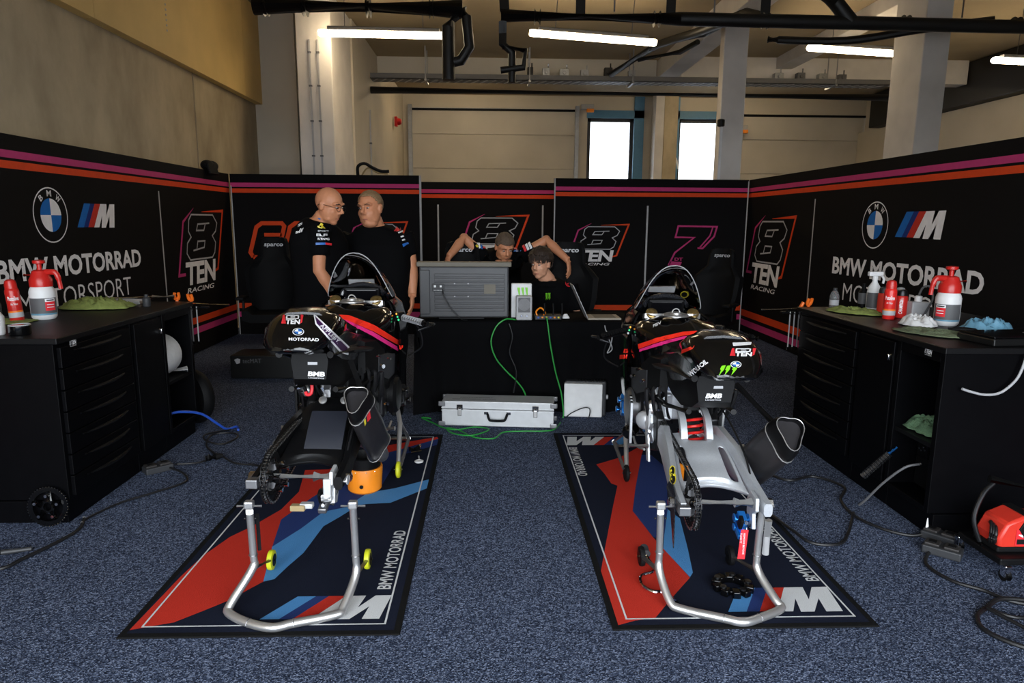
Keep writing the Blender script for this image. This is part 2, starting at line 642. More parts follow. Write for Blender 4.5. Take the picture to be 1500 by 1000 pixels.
# back wall with two sectional doors and two windows
b = MB()
BY0, BY1 = 17.0, 17.3
for x0, x1, z0, z1 in ((-9, -1.9, 0, 4.4), (-1.9, 2.12, 4.1, 4.4), (2.12, 2.36, 0, 4.4), (2.36, 3.50, 3.93, 4.4), (3.50, 4.56, 0, 4.4),
                       (4.56, 5.70, 3.93, 4.4), (5.70, 6.0, 0, 4.4), (6.0, 9.9, 4.03, 4.4), (9.9, 11, 0, 4.4), (2.36, 3.50, 0, .5), (4.56, 5.70, 0, .5)):
    b.span((x0, BY0, z0), (x1, BY1, z1))
struct(b.build('wall_back', 'plaster', place=False))
def sectional(name, x0, x1, top):
    b = MB()
    z = top
    hs = [.55, .80, .80, .80, .80, .8]
    for h in hs:
        z0 = max(0, z - h + .012)
        if z <= .02: break
        b.span((x0, 17.02, z0), (x1, 17.07, z))
        z -= h
    b.span((x0, 17.05, 0), (x1, 17.10, top))
    d = struct(b.build(name, 'plaster_grey', place=False, bevel=.006))
    b = MB()
    b.span((x0 - .02, 16.99, top), (x1 + .02, 17.03, top + .05))
    b.build('seal', 'black_rubber', d)
    b = MB()
    for x in (x0 - .02, x1 + .02):
        b.span((x - .045, 16.9, 0), (x + .045, 17.0, top + .12))
    b.build_each('guide_rail', 'galvanised', d)
    return d
sectional('door_1', -1.86, 2.08, 4.04)
sectional('door_2', 6.05, 9.85, 3.98)
def win(name, x0, x1, blue):
    o = struct(MB().span((x0, 17.10, .5), (x0 + .09, 17.18, 3.9)).span((x1 - .09, 17.10, .5), (x1, 17.18, 3.9)).span((x0, 17.10, 3.83), (x1, 17.18, 3.93)).span((x0, 17.1, .5), (x1, 17.18, .6)).build(name, 'dark_grey', place=False))
    MB().span((x0 + .08, 17.13, .55), (x1 - .08, 17.14, 3.87)).build('pane', 'clear_glass', o)
    b = MB()
    for q in blue:
        b.span(*q)
    b.build('window_trim', 'window_blue', o)
mat('clear_glass', (.95, .97, 1), .0, trans=1.0, ior=1.02)
win('window_1', 2.36, 3.50, [((2.34, 16.96, 3.9), (3.72, 17.0, 4.08)), ((3.48, 16.96, .5), (3.72, 17.0, 4.4))])
win('window_2', 4.56, 5.70, [((4.50, 16.96, 3.9), (5.72, 17.0, 4.08)), ((4.46, 16.96, .5), (4.58, 17.0, 4.4))])
struct(MB().span((3.90, 16.55, 0), (4.10, 16.95, 4.4)).build('trim_1', 'concrete_col', place=False))
struct(MB().span((4.12, 16.6, 0), (4.44, 16.95, 4.4)).build('pillar_back', 'raw_concrete', place=False))
h = tag(MB().tube(smooth_path([(4.44, 16.86, 3.02), (4.5, 16.82, 2.95), (4.55, 16.8, 2.72)]), .022, 8).build('window_handle', 'white_paint'), 'small white lever handle beside the right back window', 'handle')
# right side: wall, columns and the concrete beams
struct(MB().span((9.0, -1.6, 0), (9.2, 17, 3.62)).span((9.15, -1.6, 3.6), (9.2, 17, 4.4)).build('wall_right', 'plaster', place=False))
b = MB()
b.span((8.80, 6.0, 3.63), (9.14, 16.2, 4.38))  # black block: darkness of the unlit opening above the wall, made as a shape
tag(b.build('dark_gap_block', 'duct_black', bevel=.02), 'dark block put in for the unlit opening above the right side wall', 'dark block')
struct(MB().span((3.13, 9.55, 0), (3.46, 9.72, 4.1)).build('column_mid', 'concrete_col', bevel=.012, place=False))
struct(MB().span((5.20, 8.5, 0), (5.52, 9.15, 4.4)).build('column_right', 'concrete_col', bevel=.012, place=False))
struct(MB().span((3.12, -1.6, 4.08), (3.47, 13.4, 4.4)).build('beam_mid', 'concrete_col', bevel=.01, place=False))
struct(MB().span((3.47, 12.9, 3.98), (8.78, 13.2, 4.4)).build('beam_cross', 'concrete_col', bevel=.01, place=False))
struct(MB().span((5.2, 9.0, 4.2), (5.5, 13.0, 4.4)).build('beam_right', 'concrete_col', bevel=.01, place=False))
struct(MB().span((-2.05, 13.25, 4.02), (3.1, 13.5, 4.4)).build('beam_back', 'plaster_grey', place=False))
bk = tag(MB().lathe([(.03, 0), (.05, .01), (.05, .09), (.03, .1)], (3.14, 9.53, 2.73), (0, 0, 1), 12).build('sensor', 'black_satin'), 'small black sensor on the slim concrete column', 'sensor')
b = tag(MB().cyl((3.155, 9.535, 1.2), (3.155, 9.535, 2.73), .016, 8).build('conduit', 'white_paint'), 'white conduit running up the slim concrete column', 'conduit')

# ---------------------------------------------------------------- ceiling services
b = MB()
b.tube([(-2.42, 7.6, 3.62), (-.28, 7.62, 3.62)], .095, 16)
for x in (-2.3, -1.9, -1.25, -.6):
    b.cyl((x - .02, 7.6, 3.62), (x + .02, 7.6, 3.62), .105, 16)
o = b.build('drain_pipe', 'duct_black')
tag(o, 'thick black pipe under the ceiling above the left-hand tube light', 'pipe')
b = MB()
b.tube(smooth_path([(.02, 7.62, 1.12 - 1.0), (.30, 7.62, .10), (.42, 7.62, 0.02)], 4), .09, 12)
l0 = o.location
def loc_tube(pts, r, seg=12):
    return [V(p) - l0 for p in pts], r, seg
b = MB()
b.tube(*loc_tube([(-.28, 7.62, 3.62), (-.24, 7.62, 3.55), (-.21, 7.62, 3.25), (-.30, 7.64, 3.12), (-.42, 7.66, 3.10)], .055))
b.tube(*loc_tube([(-.34, 7.62, 3.58), (-.43, 7.64, 3.45), (-.43, 7.64, 2.92)], .07))
b.build_each('branch_pipe', 'duct_black', o)
b = MB()
for x in (-2.2, -1.6, -.75):
    b.cyl(V((x, 7.6, 3.7)) - l0, V((x, 7.6, 4.4)) - l0, .01, 6)
b.build_each('hanger', 'steel_dark', o)
b = MB()
b.tube([(.12, 7.6, 3.56), (2.0, 7.58, 3.55), (3.6, 7.5, 3.52), (6.3, 7.5, 3.50)], .068, 14)
for x in (.5, 1.75, 2.9, 4.4, 5.6):
    b.cyl((x - .03, 7.56, 3.54), (x + .03, 7.56, 3.54), .082, 14)
o = tag(b.build('drain_pipe', 'duct_black'), 'long black pipe under the ceiling crossing above the columns', 'pipe')
l0 = o.location
b = MB()
b.tube(*loc_tube([(.16, 7.6, 3.6), (.14, 7.6, 3.9), (.14, 7.6, 4.3)], .05))
b.tube(*loc_tube([(.14, 7.6, 3.5), (.14, 7.6, 3.28), (.24, 7.62, 3.2), (.24, 7.62, 2.9)], .042))
b.tube(*loc_tube([(.14, 7.6, 3.26), (.38, 7.6, 3.22), (.36, 7.6, 3.05), (.12, 7.6, 3.02)], .035))
b.tube(*loc_tube([(3.1, 7.5, 4.0), (3.6, 7.5, 3.72), (3.78, 7.5, 3.53)], .075))
for x in (.95, 1.9, 2.9):
    b.tube(*loc_tube([(x, 7.58, 3.55), (x, 7.58, 4.38)], .05))
b.build_each('branch_pipe', 'duct_black', o)
b = MB()
for x in (1.3, 2.35, 5.0):
    b.cyl(V((x, 7.55, 3.6)) - l0, V((x, 7.55, 4.4)) - l0, .009, 6)
b.build_each('hanger', 'steel_dark', o)
b = MB()
b.tube([(2.1, 12.3, 3.95), (2.45, 10.5, 4.0), (2.7, 9.2, 3.86), (2.85, 8.0, 3.74), (2.9, 7.65, 3.6)], .055, 12)
b.tube([(2.5, 10.4, 3.98), (2.95, 9.9, 4.0), (3.05, 9.4, 4.0)], .04, 10)
b.tube([(2.35, 11.3, 3.97), (2.9, 10.9, 4.0), (3.05, 10.5, 4.05)], .04, 10)
tag(b.build('drain_pipe', 'duct_black'), 'black pipe running back along the sloping concrete beam', 'pipe')
b = MB()
b.tube(smooth_path([(3.5, 9.0, 3.72), (4.3, 8.6, 3.62), (5.0, 8.2, 3.66), (5.6, 7.9, 3.68)], 5), .045, 10)
tag(b.build('drain_pipe', 'duct_black'), 'thinner black pipe sagging between the two columns', 'pipe')
# perforated cable tray and the dark pipe beneath it
tr = thing('cable_tray', (2.5, 12.6, 3.86), 'galvanised perforated cable tray crossing the back of the garage', 'cable tray')
b = MB()
b.span((-4.6, -.16, 0), (4.6, -.15, .09)); b.span((-4.6, .15, 0), (4.6, .16, .09)); b.span((-4.6, -.16, 0), (4.6, .16, .01))
for k in range(62):
    b.box((-4.5 + .146 * k, 0, -.003), (.03, .30, .008), 1, rot=Matrix.Rotation(.5, 3, 'Z'))
b.build('tray', ['mid_grey', 'light_grey'], tr)
b = MB()
for x in (-3.6, -1.8, 0, 1.8, 3.6):
    b.cyl((x, -.17, 0), (x, -.17, .54), .01, 6); b.cyl((x, .17, 0), (x, .17, .54), .01, 6)
    b.box((x, 0, -.02), (.04, .4, .03))
b.build_each('hanger', 'steel_dark', tr)
o = tag(MB().tube([(-2.04, 12.4, 3.66), (7.1, 12.4, 3.64)], .06, 12).build('heating_pipe', 'dark_grey'), 'grey pipe running below the perforated cable tray', 'pipe')
for k, (x, w, h, m) in enumerate(((.72, .10, .16, 'duct_black'), (1.0, .13, .15, 'galvanised'), (1.32, .16, .14, 'galvanised'), (1.68, .14, .13, 'light_grey'),
                                 (2.1, .14, .17, 'duct_black'), (2.52, .12, .13, 'light_grey'), (5.15, .16, .12, 'galvanised'), (5.55, .14, .13, 'mid_grey'), (5.95, .16, .12, 'galvanised'), (6.3, .14, .11, 'mid_grey'))):
    b = MB().box((x, 12.66, 3.955 + h / 2), (w, .12, h))
    b.cyl((x, 12.6, 3.955 + h / 2), (x, 12.58, 3.955 + h / 2), .03, 10)
    b.cyl((x + w * .3, 12.66, 3.955 + h), (x + w * .3, 12.66, 3.955 + h + .08), .014, 8)
    pos = ('first', 'second', 'third', 'fourth', 'fifth', 'sixth', 'first', 'second', 'third', 'fourth')[k]
    tag(b.build('junction_box', m, bevel=.006), 'small electrical box on the cable tray, %s from the left %s the slim column' % (pos, 'before' if k < 6 else 'beyond'), 'junction box', 'boxes on the cable tray')
for x, z, w in ((2.32, 4.06, 'left'), (6.02, 3.62, 'right')):
    t = thing('door_motor', (x, 16.8, z), 'door drive with an orange cap beside the top of the %s sectional door' % w, 'motor')
    MB().box((0, 0, .06), (.3, .14, .12)).build('housing', 'light_grey', t, bevel=.01)
    MB().box((.06, -.08, -.03), (.17, .08, .08)).build('cap', 'orange_plastic', t, bevel=.01)
t = thing('alarm_sounder', (-1.98, 15.2, 3.52), 'small red alarm sounder on the side wall', 'alarm')
MB().box((0, 0, 0), (.06, .16, .2)).build('base', 'red_plastic', t, bevel=.01)
MB().lathe([(.07, 0), (.07, .04), (.05, .08)], (.03, 0, 0), (1, 0, 0), 16).build('horn', 'red_plastic', t)

# ---------------------------------------------------------------- tube lights
def tube_fixture(x, y, z, L, label, rz=0.0, tilt=0.0):
    t = thing('ceiling_light', (x, y, z), label, 'light', 'tube lights under the ceiling')
    t.rotation_euler = (0, tilt, rz)
    MB().box((0, 0, .052), (L * .86, .10, .024 if z > 4.2 else .05)).build('housing', 'mid_grey', t, bevel=.008)
    secs = []
    for sx in (-L / 2, -L / 2 + .02, L / 2 - .02, L / 2):
        k = .75 if abs(sx) == L / 2 else 1
        secs.append([V((sx, .065 * k * math.cos(a), .045 * k * math.sin(a) * (1 if math.sin(a) < 0 else .9))) for a in [2 * PI * q / 14 for q in range(14)]])
    MB().loft(secs).build('diffuser', 'tube_light', t)
    b = MB()
    for sx in (-.3, .3):
        b.cyl((sx * L, 0, .06), (sx * L, 0, 4.4 - z), .005, 6)
    b.build_each('hanger', 'steel_dark', t)
    return t
tube_fixture(-1.35, 9.35, 3.80, 1.66, 'bright tube light above the two standing men beside the pillar', 0, .006)
tube_fixture(1.38, 9.6, 3.86, 1.70, 'bright tube light hanging above the middle of the desk', 0, .06)
tube_fixture(5.25, 9.9, 3.81, 1.66, 'bright tube light partly hidden by the thick right column', 0, .05)
tube_fixture(7.9, 9.9, 3.70, 1.66, 'bright tube light cut by the right edge of the photo', 0, .03)
tube_fixture(-.4, 14.9, 4.335, 1.66, 'added unseen tube light brightening the back wall, hidden by the cable tray, before the left sectional door')  # extra lamp, added out of sight to brighten the rear wall
tube_fixture(5.4, 14.9, 4.335, 1.66, 'added unseen tube light brightening the back wall, hidden by the cable tray, before the right sectional door')  # second added lamp for the rear wall, out of sight behind the tray

# ---------------------------------------------------------------- printed display panels
def eight_logo(b, fr, x, y, w, h, ten=True, m8=0, mp=1, mo=2, mw=3):
    """slot 0 outline, 1 pink, 2 orange, 3 white"""
    P = lambda pts: [((px - 975) / 370 * w + x, (613 - py) / 253 * h + y) for px, py in pts]
    lw = w * .013
    tw = w * .024
    b.stroke(P([(1108, 360), (1028, 402), (975, 556), (1020, 556)]), [tw * .15, tw, tw * 1.1, tw], fr, mp, .0012)
    b.stroke(P([(1165, 371), (1338, 366), (1268, 553), (1236, 562)]), [tw * .15, tw * 1.1, tw * 1.2, tw * .5], fr, mo, .0012)
    b.stroke(P([(1088, 380), (1252, 380), (1283, 406), (1268, 432), (1238, 446), (1262, 468), (1250, 500), (1228, 515), (1060, 515), (1039, 495), (1047, 465), (1076, 447), (1060, 430), (1068, 396)]), lw, fr, m8, .001, closed=True)
    b.stroke(P([(1220, 406), (1130, 409), (1118, 428), (1174, 428), (1188, 408)]), lw, fr, m8, .001)
    b.stroke(P([(1086, 488), (1168, 481), (1177, 461), (1122, 461), (1112, 484)]), lw, fr, m8, .001)
    if ten:
        b.text('TEN', fr, (1022 - 975) / 370 * w + x, (613 - 590) / 253 * h + y, 228 / 370 * w, 69 / 253 * h, mw, .002, bold=.035, shear=.12, space=.95)
        b.text('RACING', fr, (1022 - 975) / 370 * w + x, y, 205 / 370 * w, 15 / 253 * h, mw, .001, bold=.012, shear=.2)
def m_logo(b, fr, x, y, w, h, ms):
    Q = lambda pts: [(x + (px - 630) / 275 * w, y + (388 - py) / 160 * h) for px, py in pts]
    for k, (x0, x1) in enumerate(((630, 672), (672, 702), (702, 742))):
        b.plate(Q([(x0, 383), (x1, 383), (x1 + 58, 230), (x0 + 58, 230)]), fr, 0, ms[k], .0011)
    b.plate(Q([(742, 385), (800, 230), (846, 229), (836, 312), (868, 229), (905, 228), (891, 388), (853, 388), (861, 305), (826, 388), (795, 388), (806, 305), (778, 385)]), fr, 0, ms[3], .0011)
def roundel(b, fr, cx, cy, r, mw, mb_, mk=None, letters=True):
    b.disc(fr, cx, cy, r, r, mw, .001, 40, inner=.955 if letters else .86)
    if mk is not None:
        b.disc(fr, cx, cy, r * .95, r * .95, mk, .0008, 40)
    q = r * (.60 if letters else .80)
    for k in range(4):
        b.disc(fr, cx, cy, q, q, (mw, mb_)[k % 2], .0015, 10, k * PI / 2, (k + 1) * PI / 2)
    if letters:
        for ch, a in (('B', 2.25), ('M', 1.571), ('W', .89)):
            s = r * .22
            cxx, cyy = cx + r * .78 * math.cos(a), cy + r * .78 * math.sin(a)
            an = a - PI / 2
            wv = s * (1.2 if ch != 'B' else .85)
            ox, oy = -wv / 2, -s / 2
            b.text(ch, fr, cxx + ox * math.cos(an) - oy * math.sin(an), cyy + ox * math.sin(an) + oy * math.cos(an), wv, s, mw, .0015, bold=.02, ang=an)
PM = ['black_fabric', 'outline_print', 'pink_print', 'orange_print', 'white_print', 'line_print', 'blue_print', 'navy_print', 'red_print', 'grey_print']
def panel(label, o, u, n, L, st, H=2.0, trim=True):
    """o: bottom start corner of the printed face, u: direction along it, n: facing"""
    t = thing('display_panel', o, label, 'display panel', 'black printed panels around the pit box')
    u, n = V(u).normalized(), V(n).normalized()
    fr = Frame((0, 0, 0), u, (0, 0, 1), n)
    b = MB()
    vs = []
    for h in (0, -.045):
        for x, z in ((0, .012), (L, .012), (L, H), (0, H)):
            vs.append(fr(x, z, h))
    b.add(vs, [(0, 1, 2, 3), (4, 5, 6, 7), (0, 1, 5, 4), (1, 2, 6, 5), (2, 3, 7, 6), (3, 0, 4, 7)])
    b.build('fabric', 'black_fabric', t)
    for m, z0, z1 in st:
        MB().plate([(0, z0), (L, z0), (L, z1), (0, z1)], fr, 0, 0, .001).build('stripe', ('pink_print', 'orange_print')[m], t)
    return t, fr
def trim(t, fr, x, H, w=.018):
    MB().plate([(x - w / 2, .01), (x + w / 2, .01), (x + w / 2, H), (x - w / 2, H)], fr, .012, 0, -.01).build('edge_trim', 'line_print', t)
TOP = [(0, 1.845, 1.895), (1, 1.775, 1.826)]
# left run
t, fr = panel('long black panel on the left with the roundel logo and white lettering', (XL, 1.6, 0), (0, 1, 0), (1, 0, 0), 7.115, TOP + [(1, .325, .395), (0, .215, .285)])
Yl = lambda y: y - 1.6
b = MB(); roundel(b, fr, Yl(5.18), 1.472, .20, 0, 1); b.build('roundel', ['white_print', 'blue_print'], t)
b = MB(); m_logo(b, fr, Yl(5.49), 1.375, .56, .195, (0, 1, 2, 3)); b.build('striped_logo', ['blue_print', 'navy_print', 'red_print', 'white_print'], t)
b = MB(); b.text('BMW MOTORRAD', fr, Yl(4.55), 1.02, 1.87, .158, 0, .001, bold=.03)
b.text('MOTORSPORT', fr, Yl(4.73), .785, 1.48, .158, 0, .001, bold=-.008); b.build('lettering', 'white_print', t)
b = MB(); b.stroke([(Yl(6.87), .60), (Yl(6.87), 1.715)], .022, fr, 0, .001); b.build('divider_line', 'line_print', t)
b = MB(); eight_logo(b, fr, Yl(7.17), .67, 1.30, .90); b.build('team_logo', ['outline_print', 'pink_print', 'orange_print', 'white_print'], t)
# right run
t, fr = panel('long black panel on the right with the roundel logo and white lettering', (XR, 9.04, 0), (0, -1, 0), (-1, 0, 0), 7.4, TOP + [(1, .225, .31), (0, .10, .18)])
Yr = lambda y: 9.04 - y
b = MB(); roundel(b, fr, Yr(6.0), 1.437, .205, 0, 1); b.build('roundel', ['white_print', 'blue_print'], t)
b = MB(); m_logo(b, fr, Yr(5.68), 1.335, .62, .215, (0, 1, 2, 3)); b.build('striped_logo', ['blue_print', 'navy_print', 'red_print', 'white_print'], t)
b = MB(); b.text('BMW MOTORRAD', fr, Yr(6.68), .962, 2.10, .168, 0, .001, bold=.03)
b.text('MOTORSPORT', fr, Yr(6.44), .725, 1.66, .165, 0, .001, bold=-.008); b.build('lettering', 'white_print', t)
b = MB(); b.stroke([(Yr(7.16), .62), (Yr(7.16), 1.70)], .022, fr, 0, .001); b.build('divider_line', 'line_print', t)
b = MB(); eight_logo(b, fr, Yr(8.93), .61, 1.37, .93); b.build('team_logo', ['outline_print', 'pink_print', 'orange_print', 'white_print'], t)
# back left
BL, BR, BM = 8.7, 9.0, 10.1
t, fr = panel('black back panel behind the two standing men with an orange number 66', (XL + .02, BL, 0), (1, 0, 0), (0, -1, 0), 2.33, TOP + [(1, .345, .41), (0, .235, .30)])
Xl = lambda x: x - XL - .02
P = lambda pts: [(Xl(atY(px / 4.167 + 330, py / 4.167 + 240, BL).x), atY(px / 4.167 + 330, py / 4.167 + 240, BL).z) for px, py in pts]
b = MB()
def six(dx):
    q = lambda pts: P([(x + dx, y) for x, y in pts])
    b.stroke(q([(172, 568), (154, 540), (190, 385), (222, 362), (345, 362), (360, 380), (340, 470)]), .05, fr, 0, .001)
    b.stroke(q([(345, 432), (238, 432)]), .045, fr, 0, .001)
    b.stroke(q([(245, 500), (320, 500)]), .035, fr, 0, .001)
    b.stroke(q([(172, 568), (330, 568)]), .05, fr, 0, .001)
six(0); six(205)
b.build('race_number', 'orange_print', t)
b = MB(); eight_logo(b, fr, Xl(-1.80), .90, .79, .545); b.build('team_logo', ['outline_print', 'pink_print', 'orange_print', 'white_print'], t)
b = MB(); b.stroke([(Xl(-1.98), .55), (Xl(-1.98), 1.65)], .02, fr, 0, .001); b.build('divider_line', 'line_print', t)
trim(t, fr, 2.325, 2.0, .025); trim(t, fr, .01, 1.86, .012)
# back right
t, fr = panel('black back panel on the right with the white TEN logo and a pink number 7', (.84, BR, 0), (1, 0, 0), (0, -1, 0), 2.54, TOP + [(1, .29, .36), (0, .17, .24)])
Xr = lambda x: x - .84
b = MB(); eight_logo(b, fr, Xr(1.05), .885, .79, .545); b.build('team_logo', ['outline_print', 'pink_print', 'orange_print', 'white_print'], t)
P = lambda pts: [(Xr(atY(px / 3.846 + 860, py / 3.846 + 240, BR).x), atY(px / 3.846 + 860, py / 3.846 + 240, BR).z) for px, py in pts]
b = MB()
b.stroke(P([(458, 572), (494, 500), (603, 415), (498, 413), (514, 350), (732, 354), (716, 408), (650, 476), (622, 474)]), .022, fr, 0, .001)
b.stroke(P([(632, 474), (692, 405), (708, 358)]), .018, fr, 0, .001)
b.plate(P([(456, 578), (522, 578), (534, 552), (468, 548)]), fr, 0, 0, .001)
q = P([(492, 545), (540, 528)])
b.text('DT', fr, q[0][0], q[0][1], q[1][0] - q[0][0], q[1][1] - q[0][1], 0, .001, bold=.03)
b.build('race_number', 'pink_print', t)
b = MB(); b.stroke([(Xr(2.065), .62), (Xr(2.065), 1.66)], .022, fr, 0, .001); b.build('divider_line', 'line_print', t)
trim(t, fr, .008, 2.0, .016); trim(t, fr, 2.535, 1.98, .012)
# middle, set back behind the desk
t, fr = panel('black middle panel set back behind the desk with the big outlined 8', (-1.05, BM, 0), (1, 0, 0), (0, -1, 0), 2.2, TOP + [(1, .30, .37), (0, .18, .25)])
Xm = lambda x: x + 1.05
b = MB(); eight_logo(b, fr, Xm(-.43), .85, 1.02, .70); b.build('team_logo', ['outline_print', 'pink_print', 'orange_print', 'white_print'], t)
b = MB()
for x in (-.74, .78):
    b.stroke([(Xm(x), .5), (Xm(x), 1.68)], .022, fr, 0, .001)
b.build_each('divider_line', 'line_print', t)

# ---------------------------------------------------------------- pit mats
def pit_mat(label, x0, x1, y0, y1, bands, logo, text, logo2=False):
    t = thing('pit_mat', ((x0 + x1) / 2, y0, 0), label, 'mat', 'pit mats under the motorcycles')
    o = t.location
    MB().span((x0 - o.x, 0, .0), (x1 - o.x, y1 - y0, .007)).build('rubber_base', 'mat_black', t, bevel=.004)
    e = .025
    fr = Frame((-o.x, -o.y, .0075), (1, 0, 0), (0, 1, 0), (0, 0, 1))
    b = MB()
    b.plate([(x0 + e, y0 + e), (x1 - e, y0 + e), (x1 - e, y1 - e), (x0 + e, y1 - e)], fr, 0, 0, 0)
    W = ['mat_navy', 'mat_red', 'mat_blue', 'mat_sky', 'mat_white']
    for k, (m, pts) in enumerate(bands):
        b.plate(pts, fr, 0, m, .0006 + .0002 * k)
    i = .062
    b.stroke([(x0 + i, y0 + i), (x1 - i, y0 + i), (x1 - i, y1 - i), (x0 + i, y1 - i)], .007, fr, 4, .0014, closed=True)
    m_logo(b, Frame(fr.o, fr.u, fr.v, fr.n), *logo, (3, 2, 1, 4))
    tx, ty, tl, th = text
    b.text('BMW MOTORRAD', fr, tx + th, ty, tl, th, 4, .0014, bold=.015, ang=PI / 2)
    if logo2:
        f2 = Frame(fr(x0 + x1, y0 + y1), (-1, 0, 0), (0, -1, 0), (0, 0, 1))
        m_logo(b, f2, *logo, (3, 2, 1, 4))
        b.text('BMW MOTORRAD', f2, tx + th, ty, tl, th, 4, .0014, bold=.015, ang=PI / 2)
    b.build('pile', W, t)
    return t
def Q(pts, ox, oy):
    out = []
    for x, y in pts:
        p = atZ(ox + x / 3.061, oy + y / 3.061, .009)
        out.append((p.x, p.y))
    return out
def clampQ(pts, x0, x1, y0, y1):
    return [(min(max(x, x0 + .025), x1 - .025), min(max(y, y0 + .025), y1 - .025)) for x, y in pts]
LM = (-1.305, -.315, 2.215, 4.52)
RM = (.445, 1.425, 2.225, 4.54)
bl = [(1, [(60, 925), (260, 890), (400, 835), (510, 790), (600, 740), (660, 708), (690, 600), (740, 430), (880, 330), (930, 300), (1000, 230), (1075, 160), (1220, 130), (1450, 68), (1440, 60), (1290, 85), (1160, 108), (1070, 140), (955, 205), (848, 208), (820, 305), (740, 385), (610, 460), (510, 508), (390, 592), (290, 685)]),
      (2, [(700, 552), (740, 430), (880, 330), (930, 300), (1000, 230), (1075, 160), (1220, 130), (1450, 68), (1480, 68), (1465, 95), (1290, 138), (1240, 195), (1190, 280), (1130, 310), (1030, 375), (930, 395), (830, 470)]),
      (3, [(660, 708), (700, 552), (830, 470), (930, 395), (1030, 375), (1130, 310), (1250, 290), (1415, 250), (1410, 290), (1230, 355), (1130, 360), (1090, 365), (1000, 420), (930, 460), (870, 540), (840, 580), (770, 640), (710, 697)])]
br = [(1, [(225, 183), (330, 152), (445, 88), (428, 140), (400, 290), (388, 390), (480, 510), (645, 690), (575, 768), (490, 870), (400, 882), (315, 905), (237, 660), (262, 570), (300, 370), (320, 278), (292, 268), (262, 225)]),
      (2, [(428, 140), (470, 140), (540, 200), (545, 385), (530, 520), (480, 508), (388, 392), (400, 290)]),
      (3, [(545, 385), (600, 425), (635, 560), (658, 668), (645, 688), (525, 560), (530, 500)])]
pit_mat('dark pit mat with red and blue bands under the motorcycle beside the left tool cabinet', *LM, [(m, clampQ(Q(p, 170, 620), *LM)) for m, p in bl], (-.84, 2.31, .46, .16), (-.445, 2.515, .52, .055))
pit_mat('dark pit mat with red and blue bands under the motorcycle with the silver swingarm', *RM, [(m, clampQ(Q(p, 800, 620), *RM)) for m, p in br], (.90, 2.32, .46, .175), (1.30, 2.54, .50, .055), True)
# ================================================================ tool cabinets
CH, CD, PL = .875, .72, .11
def local_world(t):
    return Matrix.Translation(t.location) @ Matrix.Rotation(t.rotation_euler.z, 4, 'Z')
def unit_shell(t, w, open_front):
    b = MB()
    b.span((0, .03, 0), (w, CD, PL))                       # plinth
    g = .004
    if not open_front:
        b.span((g, .018, PL + .004), (w - g, CD, CH))
    else:
        b.span((g, 0, PL + .004), (.035, CD, CH)); b.span((w - .035, 0, PL + .004), (w - g, CD, CH))
        b.span((.035, CD - .02, PL + .004), (w - .035, CD, CH))
        b.span((.035, 0, CH - .045), (w - .035, CD - .02, CH)); b.span((.035, 0, PL + .004), (w - .035, CD - .02, PL + .03))
    b.build('body', 'black_paint', t, bevel=.003)
def badge(t, x, z, flip=1):
    fr = Frame((x, -.0015, z), (1, 0, 0), (0, 0, 1), (0, -1, 0))
    b = MB()
    b.text('8', fr, 0, .008, .012, .022, 1, bold=.02, shear=.2)
    b.text('TEN', fr, .014, .008, .04, .024, 0, bold=.04, shear=.2)
    b.text('RACING', fr, .004, 0, .048, .005, 0)
    b.build('badge', ['decal_white', 'decal_grey'], t)
def drawers(t, w, n=7):
    z = CH - .02
    h = (CH - PL - .03) / n
    for k in range(n):
        z1 = z - h * k
        z0 = z1 - h + .006
        d = MB().span((.03, 0, z0), (w - .03, .03, z1)).build('drawer', 'black_paint', t, bevel=.003)
        b = MB()
        pts = []
        for i in range(13):
            u = i / 12
            pts.append((.03 + .10 + (w - .26) * u, -.004 - .028 * math.sin(PI * u), z1 - .028 + .0 * u))
        b.tube(pts, [.004 + .006 * math.sin(PI * i / 12) for i in range(13)], 8)
        b.build('handle', 'black_satin', d)
def cabinet(name, loc, rz, label, w, kind, tagpos=None):
    t = thing(name, loc, label, 'cabinet', None, rz)
    unit_shell(t, w, kind == 'open')
    if kind == 'drawers':
        drawers(t, w)
    elif kind == 'door':
        d = MB().span((.015, -.002, PL + .012), (w - .015, .02, CH - .012)).build('door', 'black_paint', t, bevel=.003)
        b = MB().cyl((w - .04, -.012, .79), (w - .04, .0, .79), .009, 10)
        b.box((w - .04, -.012, .78), (.012, .012, .03))
        b.build('lock', 'chrome', d, bevel=.002)
    else:
        MB().span((.036, .01, .42), (w - .036, CD - .02, .44)).build('shelf', 'black_satin', t)
    if tagpos:
        badge(t, *tagpos)
    return t
R90 = PI / 2
LX, LY, RX, RY = -2.0, 3.17, 2.05, 4.42
cabinet('drawer_cabinet', (LX, LY, 0), R90, 'black drawer cabinet on the left with the sprocket leaning at its side', .68, 'drawers', (.10, .845))
cabinet('door_cabinet', (LX, LY + .683, 0), R90, 'narrow black door cabinet between the left drawers and the paper roll niche', .345, 'door')
cabinet('open_cabinet', (LX, LY + 1.03, 0), R90, 'black open cabinet holding the white paper roll', .42, 'open')
cabinet('drawer_cabinet', (RX, RY, 0), -R90, 'black drawer cabinet on the right, at the far end of its row', .75, 'drawers')
cabinet('door_cabinet', (RX, RY - .753, 0), -R90, 'narrow black door cabinet between the right drawers and the socket niche', .355, 'door')
cabinet('open_cabinet', (RX, RY - 1.11, 0), -R90, 'black open cabinet at the near right with sockets and a green cloth', .37, 'open', (.22, .845))
o = MB().span((LX - CD, LY - .012, CH + .001), (LX + .012, LY + 1.46, CH + .03)).build('worktop', 'black_satin', bevel=.004)
tag(o, 'black worktop along the left tool cabinets', 'worktop')
o = MB().span((RX - .012, RY - 1.492, CH + .001), (RX + CD + .2, RY + .012, CH + .03)).build('worktop', 'black_satin', bevel=.004)
